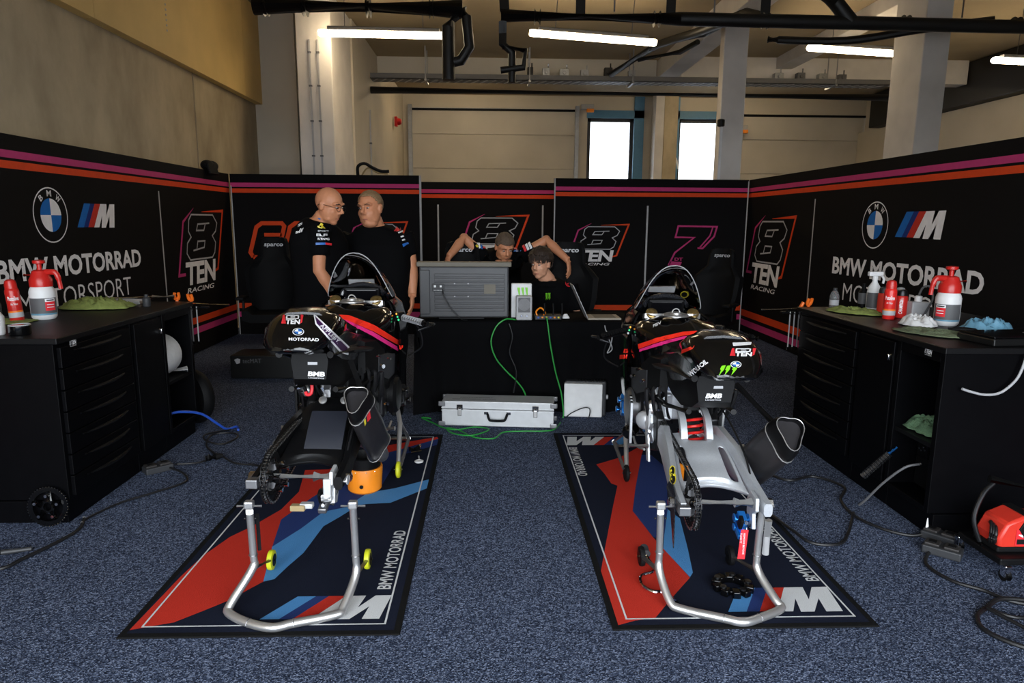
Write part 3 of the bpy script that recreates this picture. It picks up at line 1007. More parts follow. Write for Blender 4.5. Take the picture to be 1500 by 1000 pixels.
tag(o, 'black worktop along the right tool cabinets', 'worktop')
# the side panel that carries on right of the near right cabinet
o = MB().span((RX + CD + .005, RY - 1.48, 0), (RX + CD + .2, RY, CH)).build('end_cabinet', 'black_paint', bevel=.003)
tag(o, 'plain black cabinet block behind the near right cabinet', 'cabinet')
WT = CH + .031
# ---------------------------------------------------------------- goods on the worktops
def cloth(name, poly, z, m, label, hgt=.03, seed=1, cat='cloth'):
    rnd = random.Random(seed)
    bm = bmesh.new()
    xs = [p[0] for p in poly]; ys = [p[1] for p in poly]
    cx, cy = sum(xs) / len(xs), sum(ys) / len(ys)
    rings = 13
    vs = []
    pts = smooth_path([(p[0], p[1], 0) for p in poly], 8, closed=True)
    pts = [V((cx + (p.x - cx) * (1 + .16 * mnoise.noise(p * 31)), cy + (p.y - cy) * (1 + .16 * mnoise.noise(p * 31 + V((5, 1, 2)))), 0)) for p in pts]
    n = len(pts)
    ph = [rnd.uniform(0, 6.28) for _ in range(8)]
    def hh(x, y, k):
        q = V((x * 19 + ph[0], y * 19 + ph[1], ph[2]))
        f = 1 - abs(mnoise.noise(q)) * 2.2
        g_ = 1 - abs(mnoise.noise(q * 2.3)) * 2.0
        t_ = mnoise.noise(q * 5)
        return max(.002, hgt * (.25 + .55 * f + .30 * g_ + .14 * t_) * (1 - k ** 4)) + .003
    for r in range(rings + 1):
        k = r / rings
        row = []
        for i, p in enumerate(pts):
            x = cx + (p.x - cx) * k
            y = cy + (p.y - cy) * k
            row.append((x, y, z + hh(x, y, k) * (1.0 if r else 1)))
        vs.append(row)
    b = MB()
    b.add([q for row in vs for q in row], [(r * n + i, r * n + (i + 1) % n, (r + 1) * n + (i + 1) % n, (r + 1) * n + i) for r in range(rings) for i in range(n)], 0, True)
    o = b.build(name, m, sharp=60)
    s = o.modifiers.new('thick', 'SOLIDIFY')
    s.thickness = .003
    s.offset = 1
    return tag(o, label, cat)
def label_wrap(b, o, r, z0, z1, a0, a1, m, seg=10, out=.0006):
    A = [a0 + (a1 - a0) * i / seg for i in range(seg + 1)]
    vs = [V(o) + V(((r + out) * math.cos(a), (r + out) * math.sin(a), z)) for z in (z0, z1) for a in A]
    k = seg + 1
    b.add(vs, [(i, i + 1, k + i + 1, k + i) for i in range(seg)], m, True)
def wrap_text(b, s, r, z, w, h, ac, m, bold=.02, up=False, out=.0012):
    vs, fs = text_geo(s, bold)
    q = []
    for u, v in vs:
        if up:      # reading upwards
            a = ac + (.5 - v) * h / r * -1 * -1
            q.append(V(((r + out) * math.cos(a), (r + out) * math.sin(a), z + (u - .5) * w)))
        else:
            a = ac + (u - .5) * w / r
            q.append(V(((r + out) * math.cos(a), (r + out) * math.sin(a), z + (v - .5) * h)))
    b.add(q, fs, m)
FA = -PI / 2
def spray_can(loc, r, h, m_body, label, cap='red_plastic', text=None, up=None, aim=FA, band=None, tilt=0.0):
    t = thing('spray_can', loc, label, 'spray can')
    t.rotation_euler = (0, tilt, 0)
    MB().lathe([(r * .94, 0), (r, .006), (r, h * .72), (r * .93, h * .76), (r * .8, h * .79)], seg=20).build('body', m_body, t)
    MB().lathe([(r * .86, h * .78), (r * .86, h * .88), (r * .72, h * .97), (r * .35, h)], seg=20).build('cap', cap, t)
    b = MB()
    if band:
        label_wrap(b, (0, 0, 0), r, h * .10, h * .22, aim - 1.5, aim + 1.5, 1)
        label_wrap(b, (0, 0, 0), r, h * .22, h * .26, aim - 1.5, aim + 1.5, 2)
    if text:
        wrap_text(b, text, r, h * .55, r * 1.5, h * .10, aim, 0)
        wrap_text(b, 'Air Filter', r, h * .42, r * 1.0, h * .05, aim, 0, 0)
    if up:
        wrap_text(b, up, r, h * .40, h * .5, r * .55, aim, 0, up=True)
    if b.v:
        b.build('label', ['decal_white', 'decal_grey', 'decal_orange'], t)
    return t
def aim_at(loc):
    return math.atan2(-loc[1], -loc[0])
def pump_sprayer(loc, label, side):
    t = thing('pump_sprayer', loc, label, 'sprayer')
    a = aim_at(loc)
    r = .062
    MB().lathe([(r * .82, 0), (r * .96, .012), (r, .03), (r, .150), (r * .93, .165), (r * .80, .180), (r * .78, .185)], seg=28).build('bottle', 'white_paint', t)
    b = MB()
    label_wrap(b, (0, 0, 0), r, .035, .118, a - 1.25, a + 1.25, 0)
    label_wrap(b, (0, 0, 0), r, .026, .035, a - 1.3, a + 1.3, 1)
    k = .55 * side
    label_wrap(b, (0, 0, 0), r, .05, .098, a + k - .42, a + k + .42, 2, out=.0012)
    label_wrap(b, (0, 0, 0), r, .098, .114, a + k - .42, a + k + .42, 3, out=.0012)
    for z in (.066, .08):
        label_wrap(b, (0, 0, 0), r, z, z + .004, a + k - .3, a + k + .3, 3, out=.0018)
    label_wrap(b, (0, 0, 0), r, .103, .109, a + k - .3, a + k + .32, 4, out=.0018)
    b.build('label', ['mid_grey', 'glove_blue', 'decal_red', 'decal_white', 'decal_black'], t)
    b = MB().lathe([(r * .88, .178), (r * .90, .215), (r * .74, .235), (r * .60, .262), (r * .42, .268)], seg=24)
    b.build('pump_head', 'red_plastic', t)
    b = MB().lathe([(.012, .262), (.012, .298), (.030, .304), (.030, .318), (.010, .322)], seg=16)
    b.build('plunger', 'red_plastic', t)
    s = side
    b = MB()
    b.tube(smooth_path([(-.02 * s, 0, .248), (.05 * s, 0, .256), (.085 * s, 0, .25), (.098 * s, 0, .21), (.104 * s, 0, .165)], 4), [.017] * 4 + [.016] * 4 + [.014] * 4 + [.011] * 5, 10)
    b.build('handle', 'red_plastic', t)
    b = MB().cyl((-.03 * s, -.0, .24), (-.085 * s, 0, .238), .011, 12, r2=.008)
    b.build('nozzle', 'red_plastic', t)
    return t
# left worktop
pump_sprayer((-2.44, 3.80, WT), 'red and white pump sprayer on the left worktop', 1)
spray_can((-2.52, 3.70, WT), .033, .225, 'red_plastic', 'red spray can leaning on the left worktop beside the pump sprayer', text='Putoline', band=True, aim=aim_at((-2.5, 3.7)), tilt=-.08)
t = thing('lubricant_bottle', (-2.66, 3.74, WT), 'small dark bottle with a thin nozzle on the left worktop', 'bottle')
MB().lathe([(.028, 0), (.03, .01), (.03, .085), (.02, .105), (.012, .11)], seg=18).build('bottle', 'dark_grey', t)
MB().lathe([(.013, .108), (.012, .13), (.004, .135), (.002, .185)], seg=12).build('nozzle', 'light_grey', t)
b = MB(); a = aim_at((-2.66, 3.74)); label_wrap(b, (0, 0, 0), .03, .01, .045, a - .1, a + .9, 0); b.build('label', 'light_grey', t)
t = thing('white_jug', (-2.35, 3.26, WT), 'white jug with a red side cut off by the left edge of the photo', 'jug')
MB().lathe([(.055, 0), (.058, .01), (.058, .085), (.03, .125), (.022, .14)], (0, 0, 0), seg=20).build('body', 'white_paint', t)
b = MB(); label_wrap(b, (0, 0, 0), .058, .01, .1, -2.6, -.9, 0); b.build('label', 'red_plastic', t)
t = thing('tape_roll', (-2.225, 3.275, WT), 'glossy black round tub with a pale rim on the left worktop corner', 'tub')
MB().lathe([(.044, 0), (.046, .004), (.046, .042), (.042, .046)], seg=28).build('tub', 'black_gloss', t)
MB().ring((0, 0, .046), (0, 0, 1), .043, .003, 28, 6).build('rim', 'light_grey', t)
cloth('polishing_cloth', [(-2.66, 3.62), (-2.46, 3.60), (-2.44, 3.74), (-2.64, 3.78)], WT, 'cloth_green', 'yellow-green cloth flat under the small dark bottle', .008, 3)
cloth('polishing_cloth', [(-2.62, 4.22), (-2.50, 4.14), (-2.36, 4.16), (-2.22, 4.20), (-2.24, 4.38), (-2.42, 4.44), (-2.60, 4.42)], WT, 'cloth_green', 'crumpled yellow-green cloth in the middle of the left worktop', .062, 5)
t = thing('torque_wrench', (-2.45, 4.52, WT + .03), 'long chrome wrench lying on the far end of the left worktop', 'wrench')
MB().cyl((-.16, 0, 0), (.20, .10, 0), .010, 12).build('shaft', 'chrome', t)
MB().cyl((.20, .10, 0), (.33, .136, 0), .014, 12).build('grip', 'steel', t)
MB().ball((-.17, -.002, 0), (.032, .024, .016), seg=14).build('head', 'steel_dark', t)
t = thing('tool_tray', (-2.42, 4.52, WT), 'low chrome tool tray under the wrench on the left worktop', 'tray')
b = MB().box((0, 0, .004), (.34, .14, .006)).span((-.17, -.07, 0), (-.165, .07, .022)).span((.165, -.07, 0), (.17, .07, .022)).span((-.17, -.07, 0), (.17, -.065, .022)).span((-.17, .065, 0), (.17, .07, .022))
b.build('tray', 'steel', t, bevel=.002)
b = MB().lathe([(.022, 0), (.024, .006), (.024, .05), (.012, .062), (.012, .075)], (0, 0, 0), seg=14)
o = b.build('small_jar', 'dark_grey'); o.location = (-2.16, 4.36, WT); tag(o, 'small dark grey jar beside the left green cloth', 'jar')
def hex_key(loc, label, m='steel', grip=True, L=.24):
    t = thing('hex_key', loc, label, 'hex key', 'hex keys hanging on the cabinet ends')
    MB().cyl((0, 0, 0), (0, 0, -L), .0042, 8).build('shaft', m, t)
    b = MB().tube([(-.03, 0, .006), (.03, 0, .006)], .010, 10).cyl((0, 0, -.02), (0, 0, .008), .007, 8)
    b.build('grip', 'black_rubber', t)
    MB().cyl((0, 0, -L), (0, 0, -L - .02), .006, 8).build('tip', 'chrome', t)
    return t
def tool_rail(loc, s, label):
    t = thing('tool_rail', loc, label, 'rail')
    MB().box((0, 0, 0), (.22, .04, .012)).build('rail', 'black_paint', t, bevel=.002)
    MB().cyl((0, -.0, .025), (s * .26, -.03, .02), .006, 8).build('rod', 'chrome', t)
    return t
ly = LY + 1.47
tool_rail((-2.02, ly + .05, .86), 1, 'short black tool rail on the far end of the left cabinets')
for k, (x, w) in enumerate(((-2.055, 'left'), (-2.02, 'middle'), (-1.985, 'right'))):
    hex_key((x, ly + .03, .868), 'thin steel hex key hanging on the left cabinet end, %s one of three' % w)
tool_rail((2.07, RY + .07, .86), -1, 'short black tool rail on the far end of the right cabinets')
for k, (x, w) in enumerate(((2.015, 'left'), (2.045, 'middle'), (2.075, 'right'))):
    hex_key((x, RY + .05, .868), 'thin steel hex key hanging on the right cabinet end, %s one of three' % w)
def plier(loc, rz, label, lean=.4):
    t = thing('cutting_pliers', loc, label, 'pliers', 'orange pliers on the cabinet ends', rz)
    for s in (-1, 1):
        MB().tube(smooth_path([(0, 0, 0), (s * .008, 0, .02), (s * .014, -.008, .042), (s * .011, -.016, .062)], 4), [.006] * 4 + [.011] * 4 + [.010] * 5, 10).build('handle', 'orange_handle', t)
    MB().tube([(0, 0, .005), (0, 0, -.05)], [.012, .006], 10).build('jaw', 'steel_dark', t)
    return t
plier((-2.12, ly + .05, .895), .4, 'orange-handled pliers at the far end of the left worktop, left of the pair')
plier((-2.03, ly + .06, .885), -.2, 'orange-handled pliers at the far end of the left worktop, right of the pair')
plier((2.13, RY + .04, .895), .2, 'orange-handled pliers standing at the far end of the right worktop')
plier((2.08, RY + .05, .868), 1.2, 'orange-handled pliers lying lower on the end rail of the right cabinets')
# paper roll and white tube in the left open cabinet
t = thing('paper_roll', (-2.15, 4.36, .443), 'big white paper roll standing in the left open cabinet', 'paper roll')
b = MB().lathe([(.135, -.11), (.137, -.10), (.137, .10), (.135, .11), (.035, .11)], (0, 0, .138), (0, 1, 0), 40).build('paper', 'paper_white', t)
MB().lathe([(.034, -.112), (.034, .112)], (0, 0, .138), (0, 1, 0), 20).build('core', 'rope_tan', t)
t = thing('white_tube', (-2.09, 4.44, .462), 'short white tube lying before the paper roll', 'tube')
MB().cyl((-.09, 0, 0), (.07, .10, 0), .021, 18).build('body', 'white_paint', t, bevel=.002)
MB().cyl((.071, .1006, .0), (.073, .102, .0), .010, 12).build('socket', 'dark_grey', t)
# right worktop
def bottle(loc, prof, m, label, capm=None, capprof=None, lab=None, name='bottle', text=None):
    t = thing(name, loc, label, 'bottle')
    MB().lathe(prof, seg=20).build('body', m, t)
    if capm: MB().lathe(capprof, seg=16).build('cap', capm, t)
    a = aim_at(loc)
    if lab:
        b = MB(); label_wrap(b, (0, 0, 0), lab[0], lab[1], lab[2], a - 1.1, a + 1.1, 0)
        if text: wrap_text(b, text, lab[0], (lab[1] + lab[2]) / 2, lab[0] * 1.3, .012, a, 1)
        b.build('label', [lab[3], lab[4] if len(lab) > 4 else 'decal_white'], t)
    return t
mat('clear_plastic', (.5, .5, .5), .15, trans=.8, ior=1.2)
bottle((2.25, 4.36, WT), [(.026, 0), (.030, .008), (.030, .075), (.022, .10), (.012, .115)], 'clear_plastic', 'small clear bottle at the far left of the right worktop', 'dark_grey', [(.013, .113), (.013, .13)], (.030, .02, .055, 'light_grey'))
bottle((2.44, 4.36, WT), [(.030, 0), (.032, .008), (.032, .10), (.016, .128)], 'black_satin', 'dark bottle with a grey label standing behind the white trigger bottle', 'black_rubber', [(.014, .126), (.010, .16)], (.032, .03, .10, 'mid_grey'))
t = bottle((2.41, 4.19, WT), [(.036, 0), (.040, .01), (.040, .12), (.034, .155), (.016, .185), (.014, .20)], 'white_paint', 'tall white trigger spray bottle on the right worktop', 'white_paint', [(.017, .198), (.017, .222)], (.040, .025, .12, 'mid_grey'), 'trigger_bottle')
a = aim_at((2.41, 4.19)) + .0
MB().span((-.045, -.015, .222), (.045, .015, .250)).build('spray_head', 'white_paint', t, bevel=.006)
MB().tube(smooth_path([(.035, 0, .23), (.055, 0, .205), (.052, 0, .175)], 4), .007, 8).build('trigger', 'white_paint', t)
spray_can((2.38, 4.03, WT), .031, .17, 'red_print', 'dark red can between the white trigger bottle and the bright red can', 'dark_grey')
spray_can((2.32, 3.86, WT), .033, .225, 'red_spring', 'bright red spray can on the right worktop', text='Putoline', band=True, aim=aim_at((2.32, 3.86)))
spray_can((2.425, 3.92, WT), .034, .165, 'red_plastic', 'red can with white writing up its side on the right worktop', 'dark_metal', up='CHAMPION', aim=aim_at((2.42, 3.92)))
spray_can((2.50, 4.06, WT), .03, .165, 'black_satin', 'black can half hidden behind the bright red spray can', 'light_grey')
t = thing('oil_can', (2.50, 3.88, WT), 'square grey can with a white cap and a bent hose', 'can')
MB().box((0, 0, .05), (.105, .07, .10)).build('body', 'light_grey', t, bevel=.006)
MB().lathe([(.020, .10), (.020, .13), (.012, .134)], seg=14).build('cap', 'white_paint', t)
MB().tube(smooth_path([(0, 0, .13), (.02, 0, .18), (.055, -.01, .185), (.065, -.03, .12), (.02, -.06, .06), (-.02, -.09, .02)], 5), .006, 8).build('hose', 'mid_grey', t)
cloth('paper_towel', [(2.25, 3.56), (2.33, 3.49), (2.40, 3.54), (2.41, 3.66), (2.35, 3.72), (2.26, 3.66)], WT, 'paper_white', 'crumpled white paper towel on the right worktop', .055, 8, 'paper towel')
pump_sprayer((2.50, 3.62, WT), 'red and white pump sprayer on the right worktop', -1)
cloth('nitrile_glove', [(2.43, 3.40), (2.50, 3.30), (2.60, 3.28), (2.68, 3.36), (2.60, 3.46), (2.50, 3.48)], WT, 'glove_blue', 'pale blue glove dropped beside the right pump sprayer', .07, 11, 'glove')
cloth('polishing_cloth', [(2.12, 4.20), (2.18, 4.04), (2.32, 3.94), (2.37, 4.02), (2.30, 4.16), (2.22, 4.28)], WT, 'cloth_green', 'yellow-green cloth before the white trigger bottle', .035, 13)
cloth('polishing_cloth', [(2.09, 3.44), (2.12, 3.28), (2.22, 3.16), (2.36, 3.18), (2.40, 3.34), (2.28, 3.40), (2.18, 3.46)], WT, 'cloth_moss', 'mossy green cloth spread at the near end of the right worktop', .022, 17)
t = thing('side_cutters', (2.28, 3.30, WT + .028), 'black pliers lying on the mossy cloth', 'pliers', None, -.5)
for s in (-1, 1):
    MB().tube(smooth_path([(0, 0, 0), (.03, s * .012, .002), (.08, s * .02, .004), (.13, s * .012, .002)], 4), [.006] * 5 + [.009] * 8, 10).build('handle', 'black_rubber', t)
MB().tube([(.01, 0, 0), (-.05, .004, 0)], [.012, .005], 10).build('jaw', 'steel_dark', t)
t = thing('suspension_case', (2.44, 3.08, WT), 'flat black case with white lettering on the near right worktop', 'case', None, .10)
MB().box((.05, 0, .018), (.46, .22, .034)).build('body', 'case_black', t, bevel=.006)
MB().box((.05, 0, .040), (.45, .21, .008)).build('lid', 'black_gloss', t, bevel=.003)
fr = Frame((0, 0, .0445), (1, 0, 0), (0, 1, 0), (0, 0, 1))
b = MB(); b.text('K-tech', fr, .06, -.045, .12, .05, 0, .001, bold=.03, shear=.25)
b.stroke([(.03, -.055), (.10, -.06), (.19, -.05), (.205, -.02), (.16, .02)], [.002, .007, .008, .006, .002], fr, 0, .001)
b.build('lettering', 'decal_white', t)
# near side of the right cabinets: clear hose, sockets, torch
o = MB().tube(smooth_path([(2.40, 2.915, .885), (2.385, 2.91, .82), (2.36, 2.91, .76), (2.30, 2.912, .705), (2.23, 2.914, .695), (2.16, 2.916, .71), (2.125, 2.916, .722)], 6), .0058, 10).build('clear_hose', 'light_grey')
tag(o, 'thin pale hose curling across the side of the near right cabinet', 'hose')
b = MB().cyl((2.40, 2.915, .88), (2.393, 2.912, .84), .008, 10)
o2 = b.build('hose_end', 'chrome', None); o2.location = o2.location - o.location; o2.parent = o
cloth('polishing_cloth', [(2.10, 3.28), (2.11, 3.06), (2.24, 3.02), (2.34, 3.05), (2.30, 3.24), (2.20, 3.28)], .441, 'cloth_mint', 'soft green cloth on the shelf of the near right cabinet', .075, 19)
t = thing('socket_unit', (2.16, 3.13, .142), 'black power panel with two sockets inside the near right cabinet', 'power panel')
MB().box((.06, 0, .13), (.10, .24, .25)).build('box', 'black_satin', t, bevel=.006)
for y in (-.055, .055):
    s = MB().box((.004, y, .20), (.02, .085, .085)).build('socket', 'black_gloss', t, bevel=.01)
    b = MB()
    for k in range(4):
        b.box((-.007, y - .02 + .014 * k, .205 + .012 * math.sin(k * 2)), (.003, .008, .006))
    b.build('contact', 'chrome', s)
t = thing('inspection_torch', (2.03, 3.25, .30), 'ribbed black torch with a blue tip poking out of the near right cabinet', 'torch')
b = MB()
p0, p1 = V((.0, 0, 0)), V((-.105, .035, -.135))
for k in range(12):
    a, c = p0.lerp(p1, k / 12), p0.lerp(p1, (k + .6) / 12)
    b.cyl(a, c, .019, 14)
b.cyl(p0, p1, .015, 12)
b.build('barrel', 'mid_grey', t)
b = MB().cyl((0, 0, 0), (.02, -.005, .022), .009, 10); b.cyl((.02, -.005, .022), (.035, -.006, .036), .007, 8)
b.build('tip', 'blue_print', t)
tag(MB().tube(smooth_path([(2.10, 3.10, .30), (2.03, 3.11, .28), (1.97, 3.17, .18), (1.93, 3.24, .06), (1.92, 3.28, .012)], 6), .006, 8).build('grey_cable', 'mid_grey'), 'grey cable arching out of the near right cabinet to the floor', 'cable')
# left: sprocket, blue cable
t = thing('rear_sprocket', (-2.10, 3.125, 0), 'black rear sprocket leaning on the left drawer cabinet', 'sprocket')
t.rotation_euler = (-.14, 0, 0)
def sprocket(b, c, d, R, teeth, th, m=0, hub=True):
    x, y = frame_of(V(d)); d = V(d).normalized(); c = V(c)
    pts = []
    for k in range(teeth * 2):
        r = R if k % 2 == 0 else R * .945
        for w in (-.22, .22):
            a = (k + w) * PI / teeth
            pts.append((r * math.cos(a), r * math.sin(a)))
    n = len(pts)
    ri = R * .72
    def P(q, h): return c + x * q[0] + y * q[1] + d * h
    inn = [(ri * math.cos(2 * PI * (i) / n), ri * math.sin(2 * PI * i / n)) for i in range(n)]
    vs = [P(q, h) for h in (-th / 2, th / 2) for q in pts] + [P(q, h) for h in (-th / 2, th / 2) for q in inn]
    fs = []
    for i in range(n):
        j = (i + 1) % n
        fs += [(i, j, n + j, n + i), (2 * n + i, 2 * n + j, 3 * n + j, 3 * n + i), (i, j, 2 * n + j, 2 * n + i), (n + i, n + j, 3 * n + j, 3 * n + i)]
    b.add(vs, fs, m)
    if hub:
        for k in range(5):
            a = 2 * PI * k / 5 + .3
            q = c + x * math.cos(a) * R * .55 + y * math.sin(a) * R * .55
            b.tube([c + x * math.cos(a) * R * .28 + y * math.sin(a) * R * .28, c + x * math.cos(a) * R * .74 + y * math.sin(a) * R * .74], [.018, .012], 8, m)
        b.lathe([(R * .2, -th), (R * .34, -th), (R * .34, th), (R * .2, th), (R * .2, -th)], c, d, 24, m, caps=False)
b = MB(); sprocket(b, (0, 0, .098), (0, 1, 0), .098, 42, .006); b.build('carrier', 'black_gloss', t)
for k in range(5):
    a = 2 * PI * k / 5 + .3
    x, y = frame_of(V((0, 1, 0)))
    q = V((0, 0, .098)) + x * math.cos(a) * .054 + y * math.sin(a) * .054
    MB().cyl(q + V((0, -.022, 0)), q, .0075, 10).build('bolt', 'chrome', t)
b = MB()
for k in range(42):
    a = 2 * PI * k / 42
    b.ball(V((0, -.0035, .098)) + x * math.cos(a) * .094 + y * math.sin(a) * .094, .0022, seg=6, rings=4)
b.build('tooth_highlights', 'chrome', t)  # chrome beads put on the teeth as ready-made glints
bpy.data.objects['tooth_highlights'].name = 'tooth_glint'
tag(MB().tube(smooth_path([(-2.1, 4.30, .20), (-2.02, 4.36, .215), (-1.93, 4.48, .17), (-1.86, 4.56, .08), (-1.82, 4.62, .02), (-1.78, 4.70, .012), (-1.74, 4.62, .012)], 6), .0085, 8).build('blue_cable', 'blue_cable'), 'blue cable running out of the left open cabinet to the floor', 'cable')
t = thing('spare_wheel', (-2.12, 4.84, 0), 'dark glossy wheel standing behind the left open cabinet', 'wheel')
MB().lathe([(.18, -.05), (.27, -.065), (.295, -.03), (.30, 0), (.295, .03), (.27, .065), (.18, .05), (.18, -.05)], (0, 0, .30), (.55, .83, 0), 40, caps=False).build('tyre', 'black_rubber', t)
MB().lathe([(.03, -.06), (.05, -.05), (.18, -.045), (.18, .045), (.05, .05), (.03, .06)], (0, 0, .30), (.55, .83, 0), 32).build('rim', 'dark_metal', t)
MB().ring((0, 0, .30), (.55, .83, 0), .285, .012, 40, 8).build('wrap', 'dark_metal', t)
t.scale = (.66, .66, .66)
# ================================================================ motorcycles
def glass_mix(name, tint, gloss=.10, rough=.03):
    m = bpy.data.materials.new(name)
    m.use_nodes = True
    n, l = m.node_tree.nodes, m.node_tree.links
    n.clear()
    o = n.new('ShaderNodeOutputMaterial'); t = n.new('ShaderNodeBsdfTransparent'); g = n.new('ShaderNodeBsdfGlossy'); x = n.new('ShaderNodeMixShader')
    f = n.new('ShaderNodeFresnel'); f.inputs['IOR'].default_value = 1.35
    t.inputs[0].default_value = (*tint, 1)
    g.inputs[0].default_value = (.8, .8, .82, 1)
    g.inputs['Roughness'].default_value = rough
    l.new(f.outputs[0], x.inputs[0]); l.new(t.outputs[0], x.inputs[1]); l.new(g.outputs[0], x.inputs[2]); l.new(x.outputs[0], o.inputs[0])
    M[name] = m
glass_mix('screen_tint', (.38, .38, .39))
mat('panel_navy', (.012, .014, .022), .55)
mat('brass', (.42, .30, .12), .3, .9)
mat('mesh_grey', (.09, .09, .095), .6)

def sym(y, half):
    r = [V((x, y, z)) for x, z in half]
    l = [V((-x, y, z)) for x, z in reversed(half) if x > 1e-6]
    return r + l
def bvh_of(o):
    me = o.data
    return BVHTree.FromPolygons([v.co.copy() for v in me.vertices], [tuple(p.vertices) for p in me.polygons])
class PixelSkin:
    """lays lettering on a curved surface where the photo shows it; the result is real geometry on that surface"""
    def __init__(s, root, objs):
        bpy.context.view_layer.update()
        s.mw = root.matrix_world.copy()
        s.inv = s.mw.inverted()
        vs, fs = [], []
        for o in objs:
            b = len(vs)
            vs += [v.co.copy() for v in o.data.vertices]
            fs += [[i + b for i in p.vertices] for p in o.data.polygons]
        s.t = BVHTree.FromPolygons(vs, fs)
        s.miss = 0
    def at(s, px, py, h=.0012):
        o = s.inv @ V((0, 0, CAM_H))
        d = (s.inv.to_3x3() @ ray(px, py)).normalized()
        loc, nor, i, dist = s.t.ray_cast(o, d)
        if loc is None:
            s.miss += 1
            return None
        if nor.dot(d) > 0: nor = -nor
        return loc + nor * h
def skin_tri(b, sk, vs2, fs, m, h):
    """triangles in pixel space are cut up until small, then laid on the skin"""
    for f in fs:
        for k in range(1, len(f) - 1):
            stack = [(vs2[f[0]], vs2[f[k]], vs2[f[k + 1]])]
            while stack:
                A, B, C = stack.pop()
                e = [(A[0] - B[0]) ** 2 + (A[1] - B[1]) ** 2, (B[0] - C[0]) ** 2 + (B[1] - C[1]) ** 2, (C[0] - A[0]) ** 2 + (C[1] - A[1]) ** 2]
                if max(e) > 14:
                    i = e.index(max(e))
                    if i == 1: A, B, C = B, C, A
                    if i == 2: A, B, C = C, A, B
                    Mi = ((A[0] + B[0]) / 2, (A[1] + B[1]) / 2)
                    stack += [(A, Mi, C), (Mi, B, C)]
                    continue
                q = [sk.at(*p, h) for p in (A, B, C)]
                if None in q: continue
                if max((q[0] - q[1]).length, (q[1] - q[2]).length, (q[0] - q[2]).length) > .11: continue
                b.add(q, [(0, 1, 2)], m)
def skin_poly(b, sk, pts, m, h=.0012):
    bm = bmesh.new()
    vs = [bm.verts.new((x, y, 0)) for x, y in pts]
    f = bm.faces.new(vs)
    bmesh.ops.triangulate(bm, faces=[f])
    bm.verts.index_update()
    fs = [[v.index for v in q.verts] for q in bm.faces]
    bm.free()
    skin_tri(b, sk, pts, fs, m, h)
def skin_text(b, sk, s, x, y, ux, uy, vx, vy, m, h=.0016, bold=.03, shear=.0):
    """pixel origin (x,y), u = baseline vector, v = upward vector in pixels"""
    vs, fs = text_geo(s, bold, shear)
    skin_tri(b, sk, [(x + a * ux + c * vx, y + a * uy + c * vy) for a, c in vs], fs, m, h)
def skin_disc(b, sk, cx, cy, rx, ry, m, h, a0=0, a1=2 * PI, n=24):
    pts = [(cx + rx * math.cos(a0 + (a1 - a0) * i / n), cy + ry * math.sin(a0 + (a1 - a0) * i / n)) for i in range(n if a1 - a0 > 6.2 else n + 1)]
    vs = pts + [(cx, cy)]
    k = len(pts)
    fs = [(i, (i + 1) % k, k) for i in range(k if a1 - a0 > 6.2 else k - 1)]
    skin_tri(b, sk, vs, fs, m, h)
def skin_roundel(b, sk, cx, cy, rx, ry, mw, mb_, mk):
    skin_disc(b, sk, cx, cy, rx, ry, mw, .0012)
    skin_disc(b, sk, cx, cy, rx * .86, ry * .86, mk, .0016)
    for k in range(4):
        skin_disc(b, sk, cx, cy, rx * .66, ry * .66, (mw, mb_)[k % 2], .002, k * PI / 2, (k + 1) * PI / 2, 6)
def skin_line(b, sk, pts, w, m, h=.0014):
    for (x0, y0), (x1, y1) in zip(pts, pts[1:]):
        L = math.hypot(x1 - x0, y1 - y0)
        nx, ny = -(y1 - y0) / L * w / 2, (x1 - x0) / L * w / 2
        skin_poly(b, sk, [(x0 + nx, y0 + ny), (x1 + nx, y1 + ny), (x1 - nx, y1 - ny), (x0 - nx, y0 - ny)], m, h)

